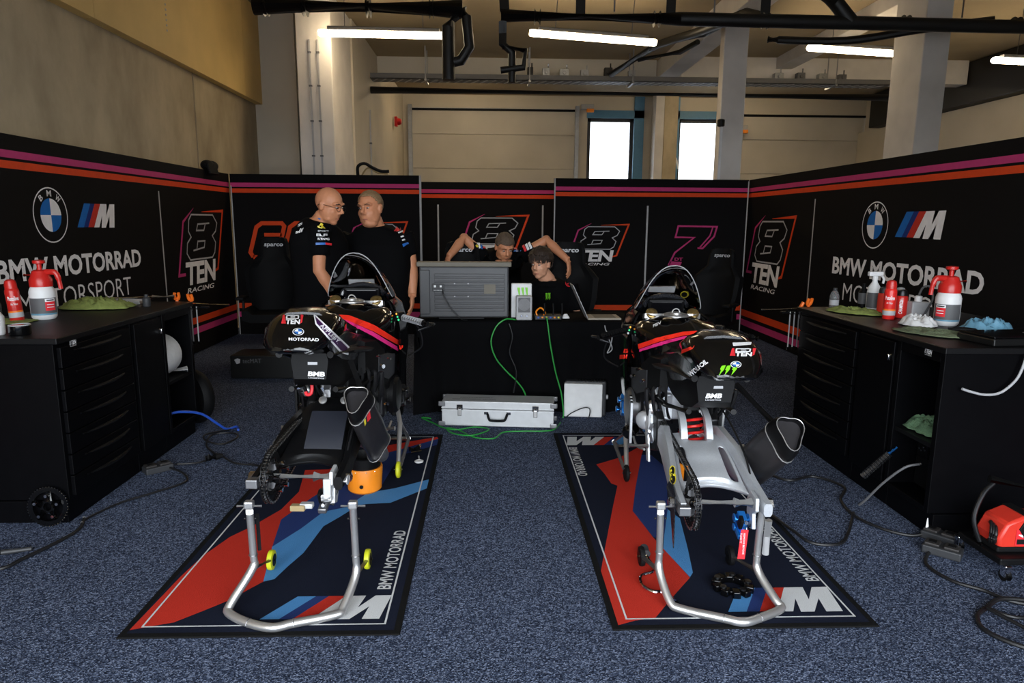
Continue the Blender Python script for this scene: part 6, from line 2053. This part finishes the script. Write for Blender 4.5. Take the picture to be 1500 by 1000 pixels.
b.lathe([(.046, .002), (.056, .002), (.056, .02), (.046, .02), (.046, .002)], seg=36, caps=False)
b.build('ring', 'black_gloss', t, bevel=.004)
for k in range(5):
    a = 2 * PI * k / 5
    MB().lathe([(.012, .030), (.012, .036), (.006, .036)], (.062 * math.cos(a), .062 * math.sin(a), 0), seg=12).build('stud', 'dark_metal', t)
t = thing('warning_tag', (.962, 2.385, .19), 'red fabric tag hanging from the blue rear caliper', 'tag')
MB().box((0, 0, .06), (.028, .0025, .118), rot=Matrix.Rotation(.06, 3, 'Y')).build('ribbon', 'decal_red', t)
fr = Frame((-.005, -.0018, .105), (0, 0, -1), (1, 0, 0), (0, -1, 0))
b = MB(); b.text('REMOVE BEFORE', fr, .0, .004, .085, .007, 0, .0004); b.text('FLIGHT', fr, .0, -.008, .04, .007, 0, .0004); b.build('lettering', 'decal_white', t)
MB().ring((.004, 0, .124), (0, 1, 0), .007, .0012, 14, 6).build('ring', 'chrome', t)
# power strips
def strip(loc, rz, label):
    t = thing('power_strip', loc, label, 'power strip', None, rz)
    MB().box((0, 0, .02), (.15, .085, .038)).build('base', 'dark_grey', t, bevel=.006)
    for x in (-.04, .035):
        s = MB().box((x, 0, .044), (.058, .06, .012)).build('socket', 'mid_dark', t, bevel=.004)
        MB().box((x, 0, .051), (.030, .030, .003)).build('flap', 'black_rubber', s)
    return t
strip((2.10, 2.90, 0), -.9, 'dark grey power strip on the carpet against the near right cabinet')
strip((2.02, 2.77, 0), -.75, 'dark grey power strip on the carpet in front of the red inflator')
strip((-1.93, 3.86, 0), .75, 'dark grey power strip on the carpet beside the left cabinets')
def cable(pts, r, label, m='black_cable'):
    P_ = smooth_path([(x, y, z) for x, y, z in pts], 7)
    return tag(MB().tube(P_, r, 8).build('power_cable', m), label, 'cable')
g = .009
cable([(1.55, 3.92, g), (1.69, 3.64, g), (1.87, 3.69, g), (1.97, 3.53, g), (1.86, 3.35, g), (1.83, 3.16, g), (1.88, 3.02, g), (1.97, 2.94, g), (2.04, 2.93, .02)], .0075, 'black cable winding along the foot of the right cabinets to the power strip')
cable([(1.83, 3.17, .021), (1.70, 2.97, g), (1.60, 2.86, g), (1.48, 2.87, g), (1.435, 2.98, .02), (1.40, 3.2, .018)], .007, 'black cable loop lying beside the edge of the right mat')
cable([(2.06, 2.84, .02), (1.96, 2.77, g), (1.88, 2.66, g), (1.90, 2.53, g), (1.98, 2.45, g), (2.05, 2.36, g), (2.3, 2.3, g)], .0075, 'black cable from the power strip running off at the right edge')
cable([(2.2, 2.34, g), (2.0, 2.37, .022), (1.90, 2.33, g), (1.82, 2.27, g), (1.79, 2.18, g), (1.86, 2.08, g), (2.0, 2.02, g), (2.2, 1.98, g)], .0085, 'black cable coil in the lower right corner of the carpet')
cable([(2.25, 2.22, g), (2.05, 2.24, .02), (1.93, 2.24, .026), (1.88, 2.30, .026), (1.92, 2.18, .026), (1.97, 2.10, .026), (2.15, 2.0, .026)], .007, 'thinner black cable crossing the coil in the lower right corner')
cable([(-1.95, 3.16, .03), (-1.93, 3.08, g), (-1.95, 2.95, g), (-2.0, 2.80, g), (-2.05, 2.70, g), (-2.3, 2.62, g)], .008, 'black cable by the sprocket running off at the left edge')
cable([(-1.86, 3.86, .02), (-1.76, 3.80, g), (-1.69, 3.67, g), (-1.78, 3.53, g), (-1.90, 3.38, g), (-1.955, 3.22, g), (-1.94, 3.12, .024)], .006, 'thin black cable from the left power strip along the cabinet foot')
cable([(-1.86, 3.92, .02), (-1.74, 3.98, g), (-1.70, 4.10, g), (-1.83, 4.30, g), (-1.88, 4.52, g), (-1.76, 4.56, g), (-1.68, 4.44, .018), (-1.74, 4.32, g), (-1.86, 4.36, .026), (-1.90, 4.48, .026), (-1.80, 4.64, g)], .006, 'thin black cable coiled on the carpet at the end of the left cabinets')
cable([(-1.62, 4.04, .02), (-1.52, 3.96, g), (-1.38, 3.92, g), (-1.33, 3.80, .02), (-1.30, 3.6, .02), (-1.2, 3.5, .02)], .006, 'black cable from the plug towards the left mat')
t = thing('power_plug', (-1.66, 4.05, 0), 'black plug coupling on the carpet beside the left cable coil', 'plug', None, .5)
MB().tube([(-.05, 0, .022), (-.01, 0, .022), (.03, 0, .022)], [.022, .021, .012], 12).build('body', 'black_rubber', t)
MB().tube([(-.05, 0, .022), (-.07, 0, .022)], [.024, .024], 12).build('collar', 'dark_grey', t)
t = thing('jumper_clamp', (-2.12, 2.84, 0), 'dark clamp with a red lead at the left edge of the carpet', 'clamp', None, .25)
MB().tube([(-.10, 0, .016), (.0, 0, .016), (.11, .01, .014)], [.010, .012, .009], 10).build('handle', 'dark_grey', t)
MB().tube([(-.16, -.01, .014), (-.09, 0, .014)], .006, 8).build('lead', 'red_plastic', t)
t = thing('kneeling_box', (-2.07, 6.40, 0), 'low black box with a small pale emblem at the foot of the back left panel', 'box')
o = MB().box((0, 0, .11), (.62, .34, .22)).build('body', 'case_black', t, bevel=.01)
fr = Frame((-.27, -.172, .15), (1, 0, 0), (0, 0, 1), (0, -1, 0))
b = MB(); b.plate([(0, .03), (.03, .045), (.055, .035), (.05, 0), (.02, -.01)], fr, 0, 1, .001); b.text('tecMAT', fr, .075, .0, .17, .04, 0, .001); b.build('lettering', ['mid_grey', 'light_grey'], o)
t = thing('work_gloves', (-3.222, 8.15, 1.998), 'dark pair of gloves lying on top of the left panel corner', 'gloves')
for s in (0, 1):
    b = MB().ball((0, .12 * s, .06), (.07, .10, .06), seg=14)
    for k in range(4): b.tube([(0, -.06 + .03 * k + .12 * s, .07), (.05, -.12 + .03 * k + .12 * s, .06), (.08, -.13 + .03 * k + .12 * s, -.04)], [.022, .020, .015], 8)
    b.build('glove', 'black_rubber', t)
t = thing('hung_hose', (-1.50, 8.72, 2.0), 'black hose bundle hooked over the top of the back left panel', 'hose')
MB().tube(smooth_path([(-.12, 0, -.02), (-.12, .01, .10), (-.04, .02, .14), (.06, .02, .09), (.16, .02, .05), (.26, .02, .05)], 5), .02, 10).build('hose', 'black_rubber', t)
MB().tube(smooth_path([(-.08, .04, .0), (0, .04, .09), (.12, .04, .03), (.24, .04, .02)], 5), .010, 8).build('strap', 'rope_tan', t)
# trolley and red inflator at the right edge
t = thing('low_dolly', (2.28, 2.68, 0), 'low black dolly with chrome casters under the red inflator', 'dolly')
MB().box((0, 0, .075), (.34, .26, .03)).build('deck', 'black_satin', t, bevel=.006)
for x, y in ((-.16, .13), (-.15, -.14), (.15, -.13), (.15, .13)):
    c = MB().box((x, y, .045), (.028, .03, .05)).build('caster_fork', 'chrome', t, bevel=.004)
    MB().cyl((x - .010, y, .026), (x + .010, y, .026), .025, 16).build('caster_wheel', 'black_rubber', c)
t2 = MB().tube(smooth_path([(-.16, .0, .09), (-.19, .02, .20), (-.15, .04, .30), (-.10, .05, .35)], 5), .010, 10).build('handle_bow', 'dark_metal', t)
MB().tube([(-.12, .05, .37), (.16, -.02, .32)], .017, 12).build('handle_bar', 'black_rubber', t)
t = thing('red_inflator', (2.27, 2.68, .091), 'red and black battery inflator on the low dolly', 'inflator', None, .0)
b = MB().loft([[V((x, y, z)) for x, z in ((-.12, .0), (-.13, .06), (-.10, .125), (-.03, .155), (.10, .13), (.15, .08), (.15, .0))] for y in (-.07, .07)])
b.build('body', 'red_milk', t, sharp=25, bevel=.012)
MB().loft([[V((x, y, z)) for x, z in ((-.05, .10), (-.02, .155), (.02, .16), (.01, .09), (.15, .045), (.15, .015), (-.02, .055))] for y in (-.076, .076)]).build('grip_band', 'black_rubber', t, sharp=25, bevel=.004)
MB().box((0, 0, .012), (.27, .15, .024)).build('foot', 'black_rubber', t, bevel=.006)
for k in range(3):
    MB().ring((-.125, -.01 - .014 * k, .065), (.8, -.5, 0), .042 - .004 * k, .007, 24, 8).build('hose_coil', 'black_cable', t)
fr = Frame((-.06, -.0715, .03), (1, 0, 0), (0, 0, 1), (0, -1, 0))
b = MB(); b.plate([(0, 0), (.085, 0), (.085, .065), (0, .07)], fr, 0, 0, .001)
b.plate([(.006, .005), (.08, .005), (.08, .028), (.006, .028)], fr, 0, 2, .002)
b.stroke([(.01, .048), (.03, .042), (.05, .050), (.064, .058)], [.004, .012, .010, .002], fr, 1, .002); b.build('label', ['decal_red', 'decal_white', 'decal_black'], t)
# ================================================================ people
def remesh(o, vox, it=3, fac=.5):
    r = o.modifiers.new('skin_over', 'REMESH')
    r.mode = 'VOXEL'
    r.voxel_size = vox
    r.use_smooth_shade = True
    s = o.modifiers.new('smooth', 'SMOOTH')
    s.iterations = it
    s.factor = fac
    return o
def head_matrix(c, turn, nod, roll=0.0):
    """turn 0 faces the camera side (-y), positive turns to the right of the picture"""
    return Matrix.Translation(c) @ Matrix.Rotation(turn, 4, 'Z') @ Matrix.Rotation(nod, 4, 'X') @ Matrix.Rotation(roll, 4, 'Y')
def head_shape(b, Hm, fat=1.0, k=1.0):
    T = lambda p: Hm @ (V(p) * k)
    R3 = Hm.to_3x3()
    def ball(c, r, seg=20, rings=14): b.ball(T(c), [q * k for q in r], 0, seg, rings, rot=R3)
    ball((0, .012, .032), (.077, .096, .088))
    ball((0, -.016, -.036), (.066 * fat, .076, .082))
    ball((0, -.012, -.070), (.058 * fat, .068, .048))
    ball((0, -.058, -.094), (.030, .026, .023), 12, 8)
    for s in (-1, 1):
        ball((s * .034 * fat, -.058, -.028), (.025, .022, .027), 12, 8)          # cheeks
        ball((s * .044 * fat, -.028, -.076), (.016, .032, .020), 12, 8)          # jaw corners
        ball((s * .078, .008, -.006), (.009, .020, .032), 12, 8)                 # ears
        ball((s * .080, .014, .012), (.010, .014, .014), 10, 6)
        b.tube([T((s * .010, -.084, .032)), T((s * .036, -.080, .036)), T((s * .056, -.062, .028))], [.010 * k, .011 * k, .008 * k], 8)   # brow
        ball((s * .011, -.094, -.028), (.009, .009, .008), 10, 6)                # nostril wings
    b.tube([T((0, -.084, .028)), T((0, -.095, .004)), T((0, -.114, -.023))], [.011 * k, .0115 * k, .0135 * k], 10)
    b.tube([T((-.022, -.076, -.062)), T((0, -.086, -.058)), T((.022, -.076, -.062))], [.005 * k, .007 * k, .005 * k], 8)
    b.tube([T((-.018, -.074, -.074)), T((0, -.083, -.073)), T((.018, -.074, -.074))], [.006 * k, .0075 * k, .006 * k], 8)
    if fat > 1.05:
        ball((0, -.022, -.100), (.050 * fat, .055, .032), 14, 10)                # double chin
def hand_shape(b, w, d, palm_n, side, curl=.5, k=1.0):
    """w wrist, d pointing direction, palm_n palm facing, side +1/-1 puts the thumb on that lateral"""
    d = V(d).normalized()
    n = (V(palm_n) - d * V(palm_n).dot(d)).normalized()
    x = d.cross(n).normalized() * side
    rot = Matrix((x, d, n)).transposed()
    b.ball(w + d * .048 * k, (.040 * k, .055 * k, .016 * k), 0, 14, 10, rot=rot)
    b.tube([w - d * .03, w + d * .02], [.027 * k, .030 * k], 10)
    for i, (o, L) in enumerate(((.030, .072), (.010, .082), (-.010, .077), (-.029, .060))):
        p = w + d * (.088 - .006 * abs(i - 1)) * k + x * o * k
        pts = [p - d * .03 * k, p]
        a = 0
        q = p
        for j, f in enumerate((.45, .32, .23)):
            a += curl * (.55, .8, .6)[j]
            q = q + (d * math.cos(a) + n * math.sin(a)) * L * f * k
            pts.append(q)
        b.tube(pts, [.0095 * k, .0098 * k, .0088 * k, .0080 * k, .0066 * k], 8)
    p = w + d * .022 * k + x * .030 * k
    pts = [p - x * .012 * k, p, p + (d * .6 + x * .62 + n * .35) * .036 * k, p + (d * .85 + x * .5 + n * .5 * (1 + curl)) * .066 * k]
    b.tube(pts, [.014 * k, .0135 * k, .0105 * k, .0078 * k], 8)
def torso_secs(secs, face):
    lat = V((math.cos(face), math.sin(face), 0))
    out = []
    for q, (c, hw, hd) in enumerate(secs):
        c = V(c)
        tg = V(secs[min(q + 1, len(secs) - 1)][0]) - V(secs[max(q - 1, 0)][0])
        tg = (tg + V((0, 0, .4 * tg.length))).normalized()
        fw = lat.cross(tg).normalized() * -1
        row = []
        for i in range(24):
            a = 2 * PI * i / 24
            ca, sa = math.cos(a), math.sin(a)
            e = .80
            row.append(c + lat * hw * math.copysign(abs(ca) ** e, ca) + fw * hd * math.copysign(abs(sa) ** e, sa))
        out.append(row)
    return out
def person(label, base, secs, face, neck, headc, turn, nod, arms, legs, skin='skin', fat=1.0, k=1.0, sleeve=.62, roll=0.0, mouth=True):
    t = thing('person', base, label, 'person')
    B = V(base)
    L = lambda p: V(p) - B
    Hm = head_matrix(L(headc), turn, nod, roll)
    b = MB()
    head_shape(b, Hm, fat, k)
    n0 = L(neck)
    n1 = Hm @ (V((0, .018, -.075)) * k)
    b.tube([n0 + V((0, 0, -.06)), n0, n1], [.080, .068 * (.5 + .5 * fat), .060 * (.4 + .6 * fat)], 16)
    S = [(L(c), hw, hd) for c, hw, hd in secs]
    b.loft(torso_secs([(c, hw - .012, hd - .012) for c, hw, hd in S], face))
    shirt = MB()
    shirt.loft(torso_secs([(S[0][0] + (S[0][0] - S[1][0]).normalized() * .09, S[0][1] + .012, S[0][2] + .014)] + [(c, hw + .006, hd + .006) for c, hw, hd in S], face))
    shirt.tube([n0 + V((0, 0, -.05)), n0 + V((0, 0, -.012))], [.105, .078], 18)
    for ch in arms:
        sh, el, wr = [L(p) for p in ch['j']]
        r = ch.get('r', 1.0)
        mid1, mid2 = sh.lerp(el, .5), el.lerp(wr, .30)
        b.tube([sh, mid1, el, mid2, wr], [.058 * r, .052 * r, .043 * r, .045 * r, .029 * r], 14)
        b.ball(el, .043 * r)
        hand_shape(b, wr, ch.get('d', wr - el), ch['palm'], ch['side'], ch.get('curl', .5), k)
        tip = sh.lerp(el, sleeve)
        lat = V((math.cos(face), math.sin(face), 0))
        inn = sh - lat * (.05 if (sh - S[-1][0]).dot(lat) > 0 else -.05) + V((0, 0, .01))
        shirt.tube([inn, sh, sh.lerp(el, .35), tip], [.078 * r, .074 * r, .070 * r, .066 * r], 16)
    trousers = MB()
    trousers.loft(torso_secs([(S[0][0] + V((0, 0, -.13)), S[0][1] - .015, S[0][2] - .01), (S[0][0] + V((0, 0, .05)), S[0][1] + .0, S[0][2] + .0)], face))
    for hip, kn, an, toe in legs:
        hip, kn, an, toe = L(hip), L(kn), L(an), L(toe)
        b.tube([hip, hip.lerp(kn, .5), kn, kn.lerp(an, .35), an], [.085, .075, .055, .055, .038], 14)
        b.tube([an, an + (toe - an) * .3 + V((0, 0, -.03)), toe], [.038, .04, .032], 10)
        trousers.tube([hip, hip.lerp(kn, .5), kn, kn.lerp(an, .4), an + V((0, 0, .01))], [.105, .092, .074, .072, .066], 16)
        d = (toe - an); d.z = 0; d.normalize()
        a0 = V((an.x, an.y, .0))
        MB().loft([[a0 + d * u + d.cross(V((0, 0, 1))) * w * x + V((0, 0, z * h)) for x, z in ((-1, .0), (-1, .5), (-.6, 1), (.6, 1), (1, .5), (1, 0))] for u, w, h in ((-.07, .032, .09), (-.03, .040, .115), (.06, .044, .085), (.14, .046, .06), (.20, .034, .045))]).build('shoe', 'black_rubber', t, sharp=50, bevel=.006)
    body = remesh(b.build('body', skin, t, fix=False), .0055, 3)
    sh_o = remesh(shirt.build('shirt', 'shirt_black', t, fix=False), .012, 4)
    remesh(trousers.build('trousers', 'trouser_black', t, fix=False), .014, 4)
    # face details
    for s in (-1, 1):
        c = Hm @ (V((s * .031, -.0800, .010)) * k)
        e = MB().ball(c, [.0110 * k, .0100 * k, .0058 * k], 0, 14, 10, rot=Hm.to_3x3()).build('eye', 'eye_white', t)
        MB().ball(Hm @ (V((s * .031, -.0880, .0095)) * k), [.0056 * k, .004 * k, .0052 * k], 0, 12, 8, rot=Hm.to_3x3()).build('iris', 'iris', e)
        MB().tube([Hm @ (V((s * .016, -.0945, .031)) * k), Hm @ (V((s * .034, -.0925, .037)) * k), Hm @ (V((s * .050, -.080, .031)) * k)], [.003, .0038, .0025], 6).build('eyebrow', 'hair_grey' if fat > 1.05 else 'hair_brown', t)
    MB().tube([Hm @ (V((-.020, -.0800, -.0675)) * k), Hm @ (V((0, -.0915, -.0660)) * k), Hm @ (V((.020, -.0800, -.0675)) * k)], [.0026, .0050, .0026], 8).build('mouth', 'lip', t)
    return t, Hm, body, sh_o
def hair_cap(t, Hm, m, thick, line, k=1.0, back=-.06, seg=40, rings=28, rough=.004, side=.02):
    """a shell over the cranium; line = height of the hairline over the brow, back = how far it comes down behind"""
    b = MB()
    rnd = random.Random(3)
    vs, keep = [], []
    for i in range(rings + 1):
        th = PI * i / rings
        for j in range(seg):
            a = 2 * PI * j / seg
            d = V((math.sin(th) * math.cos(a), math.sin(th) * math.sin(a), math.cos(th)))
            vs.append(V((d.x * (.078 + thick), .012 + d.y * (.098 + thick), .032 + d.z * (.090 + thick))) + d * rnd.uniform(-rough, rough))
    def inside(p):
        f = max(0, -(p.y - .012) / .098)          # 1 at the brow, 0 from the ears back
        lo = back + (line - back) * min(1, f * 1.5) if p.y < .012 else back
        if p.y < .03: lo = max(lo, side) if f < .55 else lo
        return p.z > lo
    fs = []
    for i in range(rings):
        for j in range(seg):
            q = (i * seg + j, i * seg + (j + 1) % seg, (i + 1) * seg + (j + 1) % seg, (i + 1) * seg + j)
            if all(inside(vs[x]) for x in q): fs.append(q)
    b.add([Hm @ (v * k) for v in vs], fs, 0, True)
    o = b.build('hair', m, t, sharp=80)
    s = o.modifiers.new('thick', 'SOLIDIFY'); s.thickness = .006; s.offset = -1
    return o

# --- A: bald man in profile
baseA = (-1.17, 4.78, 0)
fA = 1.15
tA, HA, _, shA = person('bald man with glasses and black team shirt looking down to the right', baseA,
    [((-1.17, 4.80, .90), .185, .155), ((-1.165, 4.79, 1.02), .180, .165), ((-1.165, 4.79, 1.16), .190, .170), ((-1.17, 4.79, 1.29), .205, .160), ((-1.18, 4.79, 1.375), .185, .130), ((-1.17, 4.79, 1.425), .13, .100), ((-1.16, 4.79, 1.45), .085, .080)], fA,
    (-1.150, 4.79, 1.445), (-1.085, 4.76, 1.545), 1.22, .30,
    [dict(j=((-1.13, 4.630, 1.385), (-1.135, 4.615, 1.12), (-1.045, 4.66, .93)), d=(.5, .1, -.75), palm=(0, 1, .1), side=1, curl=.6),
     dict(j=((-1.22, 4.96, 1.385), (-1.17, 5.0, 1.09), (-1.02, 4.97, .97)), d=(.8, -.1, -.3), palm=(0, -1, 0), side=-1, curl=.6)],
    [((-1.14, 4.70, .88), (-1.13, 4.69, .48), (-1.15, 4.70, .09), (-1.0, 4.66, .03)), ((-1.19, 4.89, .88), (-1.17, 4.90, .48), (-1.20, 4.90, .09), (-1.05, 4.87, .03))],
    fat=1.02)
def headtube(t, H, name, m, pts, r):
    return MB().tube([H @ V(p) for p in pts], r, 6).build(name, m, t)
g = MB()
for s in (-1, 1):
    c = [(s * .032 + .023 * math.cos(a), -.104 + .008 * abs(math.cos(a)), .006 + .016 * math.sin(a)) for a in [2 * PI * i / 20 for i in range(20)]]
    g.tube([HA @ V(p) for p in c], .0016, 6, closed=True)
    g.tube([HA @ V(p) for p in ((s * .055, -.098, .010), (s * .078, -.05, .012), (s * .082, .02, .006), (s * .082, .04, -.01))], .0018, 6)
g.tube([HA @ V(p) for p in ((-.009, -.106, .010), (0, -.110, .012), (.009, -.106, .010))], .0016, 6)
g.build('glasses', 'dark_metal', tA)
# --- B: stocky man facing the camera
baseB = (-.82, 5.18, 0)
tB, HB, _, shB = person('stocky man with short sandy hair and black team shirt standing behind the left motorcycle', baseB,
    [((-.82, 5.20, .88), .215, .165), ((-.82, 5.18, 1.00), .230, .195), ((-.82, 5.19, 1.14), .235, .195), ((-.83, 5.20, 1.26), .240, .170), ((-.835, 5.21, 1.335), .215, .135), ((-.845, 5.205, 1.385), .150, .105), ((-.855, 5.20, 1.415), .09, .085)], -.12,
    (-.855, 5.19, 1.415), (-.872, 5.13, 1.535), -.38, .10,
    [dict(j=((-.635, 5.20, 1.335), (-.585, 5.19, 1.10), (-.575, 5.12, .905)), d=(-.03, -.15, -1), palm=(-1, 0, 0), side=1, curl=.45, r=1.08),
     dict(j=((-1.03, 5.20, 1.335), (-1.075, 5.20, 1.09), (-1.05, 5.10, .90)), d=(.03, -.2, -1), palm=(1, 0, 0), side=-1, curl=.45, r=1.08)],
    [((-.72, 5.20, .86), (-.71, 5.17, .47), (-.71, 5.20, .09), (-.70, 5.04, .03)), ((-.93, 5.20, .86), (-.94, 5.17, .47), (-.94, 5.20, .09), (-.96, 5.04, .03))],
    fat=1.14, roll=-.05, k=1.05)
hair_cap(tB, HB, 'hair_sandy', .0045, .085, back=-.05, side=.03, rough=.0012)
# --- C: man leaning on the two chairs behind the monitor
baseC = (.14, 6.80, 0)
tC, HC, _, shC = person('man with cropped hair bending forward behind the monitor with elbows raised', baseC,
    [((.14, 6.84, .88), .175, .135), ((.14, 6.82, .97), .175, .140), ((.135, 6.70, 1.05), .18, .140), ((.13, 6.50, 1.09), .195, .135), ((.125, 6.30, 1.11), .180, .115), ((.125, 6.20, 1.135), .10, .085)], 0,
    (.13, 6.16, 1.155), (.135, 6.06, 1.225), .30, .50,
    [dict(j=((-.055, 6.24, 1.13), (-.225, 6.20, 1.30), (-.355, 6.06, 1.14)), d=(-.25, -.2, -.9), palm=(.6, .4, 0), side=-1, curl=.5),
     dict(j=((.305, 6.24, 1.14), (.515, 6.22, 1.285), (.70, 6.08, 1.11)), d=(.15, -.2, -.95), palm=(-.6, .3, 0), side=1, curl=.5)],
    [((.05, 6.84, .86), (.04, 6.78, .47), (.04, 6.84, .09), (.03, 6.70, .03)), ((.23, 6.84, .86), (.24, 6.78, .47), (.24, 6.84, .09), (.25, 6.70, .03))],
    sleeve=.50)
hair_cap(tC, HC, 'hair_grey', .006, .062, back=-.06, side=.02, rough=.0025)
# --- D: young man at the laptop
baseD = (.50, 5.80, 0)
tD, HD, _, shD = person('young man with thick dark hair and black shirt seated at the desk', baseD,
    [((.54, 5.86, .50), .165, .125), ((.535, 5.85, .62), .165, .130), ((.53, 5.82, .74), .175, .130), ((.52, 5.78, .85), .190, .120), ((.505, 5.75, .925), .165, .100), ((.495, 5.73, .97), .085, .075)], -.1,
    (.485, 5.72, .975), (.425, 5.665, 1.105), -.55, .18,
    [dict(j=((.695, 5.77, .905), (.735, 5.74, .67), (.60, 5.66, .60)), d=(-.8, -.5, -.1), palm=(0, 0, -1), side=-1, curl=.4),
     dict(j=((.315, 5.77, .905), (.29, 5.74, .67), (.42, 5.66, .60)), d=(.8, -.5, -.1), palm=(0, 0, -1), side=1, curl=.4)],
    [((.45, 5.86, .48), (.40, 5.62, .50), (.40, 5.62, .09), (.40, 5.60, .03)), ((.62, 5.86, .48), (.64, 5.62, .50), (.64, 5.62, .09), (.64, 5.60, .03))],
    skin='skin_pale', k=.97, sleeve=.85)
hair_cap(tD, HD, 'hair_brown', .018, .070, back=-.055, side=.012, rough=.006)
b = MB()
rnd = random.Random(4)
for k in range(46):
    a = rnd.uniform(-1.35, 1.35)
    x = math.sin(a)
    top = V((x * .070, .03 - math.cos(a) * .085, .115 - .02 * abs(x)))
    tip = V((x * .084 + rnd.uniform(-.012, .012), .012 - math.cos(a) * .116, .048 + rnd.uniform(-.016, .012) - .02 * abs(x)))
    m1 = top.lerp(tip, .5) + V((x * .016, -math.cos(a) * .022, .014))
    b.tube([HD @ (p * .97) for p in (top, m1, tip)], [.011, .010, .003], 6)
b.build('fringe', 'hair_brown', tD)
# --- marks on the shirts
def shirt_marks(t, sh, fn):
    sk = PixelSkin(t, [sh])
    b = MB()
    fn(b, sk)
    b.build('shirt_print', DW, sh)
def mA(b, sk):
    h = .024
    skin_disc(b, sk, 472, 332, 6.5, 2.6, 8, h)
    skin_text(b, sk, 'SPORT', 466, 339.5, 12, 0, 0, -2.2, 9, h); skin_text(b, sk, 'ELF', 464, 346, 12, 0, 0, -3.8, 0, h); skin_text(b, sk, 'RING', 466, 351.5, 13, 0, 0, -3.4, 0, h)
    skin_poly(b, sk, [(463, 355.5), (475, 355), (475, 358), (463, 358.5)], 1, h); skin_poly(b, sk, [(475, 355), (481, 356), (481, 359), (475, 358)], 3, h)
    skin_text(b, sk, 'BMW', 437, 343, 9, -2, .5, -3.5, 0, h); skin_text(b, sk, 'TEN', 438, 337, 6, -4, 1, -4, 0, h)
    skin_poly(b, sk, [(466, 315), (473, 319), (472, 321), (465, 317)], 1, h)
shirt_marks(tA, shA, mA)
def mB(b, sk):
    h = .016
    skin_poly(b, sk, [(579, 334), (583, 332), (586, 338), (582, 341)], 3, h)
    for x, y, m in ((585, 341, 0), (588, 346, 0), (590, 351, 0)):
        skin_poly(b, sk, [(x - 3, y + 1.5), (x + 3, y - 1.5), (x + 4.2, y + .6), (x - 1.8, y + 3.4)], m, h)
    skin_poly(b, sk, [(588, 359), (597, 355), (598, 357.5), (589, 362)], 1, h)
    skin_poly(b, sk, [(514, 324), (522, 320), (523, 322), (515, 326)], 9, h)
shirt_marks(tB, shB, mB)
def mC(b, sk):
    h = .016
    for k, m in enumerate((9, 8, 0, 1)):
        skin_poly(b, sk, [(693 + 3.2 * k, 352 + 2.5 * k), (695 + 3.2 * k, 352 + 2.5 * k), (697 + 3.0 * k, 361 + 1.5 * k), (695 + 3.0 * k, 361 + 1.5 * k)], m, h)
        skin_poly(b, sk, [(766 + 4 * k, 362 - 2.2 * k), (769 + 4 * k, 360 - 2.2 * k), (772 + 4 * k, 367 - 1.8 * k), (769 + 4 * k, 369 - 1.8 * k)], (3, 0, 0, 5)[k], h)
    skin_poly(b, sk, [(706, 362), (713, 364), (713, 366), (706, 364)], 3, h); skin_poly(b, sk, [(752, 365), (761, 364), (761, 366), (752, 367)], 3, h)
    skin_poly(b, sk, [(752, 368), (761, 367), (761, 369), (752, 370)], 1, h)
shirt_marks(tC, shC, mC)
def mD(b, sk):
    h = .016
    for dx in (0, 2.6, 5):
        skin_poly(b, sk, [(799.5 + dx, 428.5), (801.3 + dx, 428), (800.8 + dx, 432), (801 + dx, 436), (800 + dx, 438), (799.8 + dx, 433)], 7, h)
    skin_poly(b, sk, [(815, 399), (824, 404), (823, 406), (814, 401)], 3, h); skin_poly(b, sk, [(827, 414), (832, 416), (833, 420), (829, 419)], 3, h)
    skin_poly(b, sk, [(758, 405), (770, 401), (770, 403), (759, 407)], 9, h)
shirt_marks(tD, shD, mD)
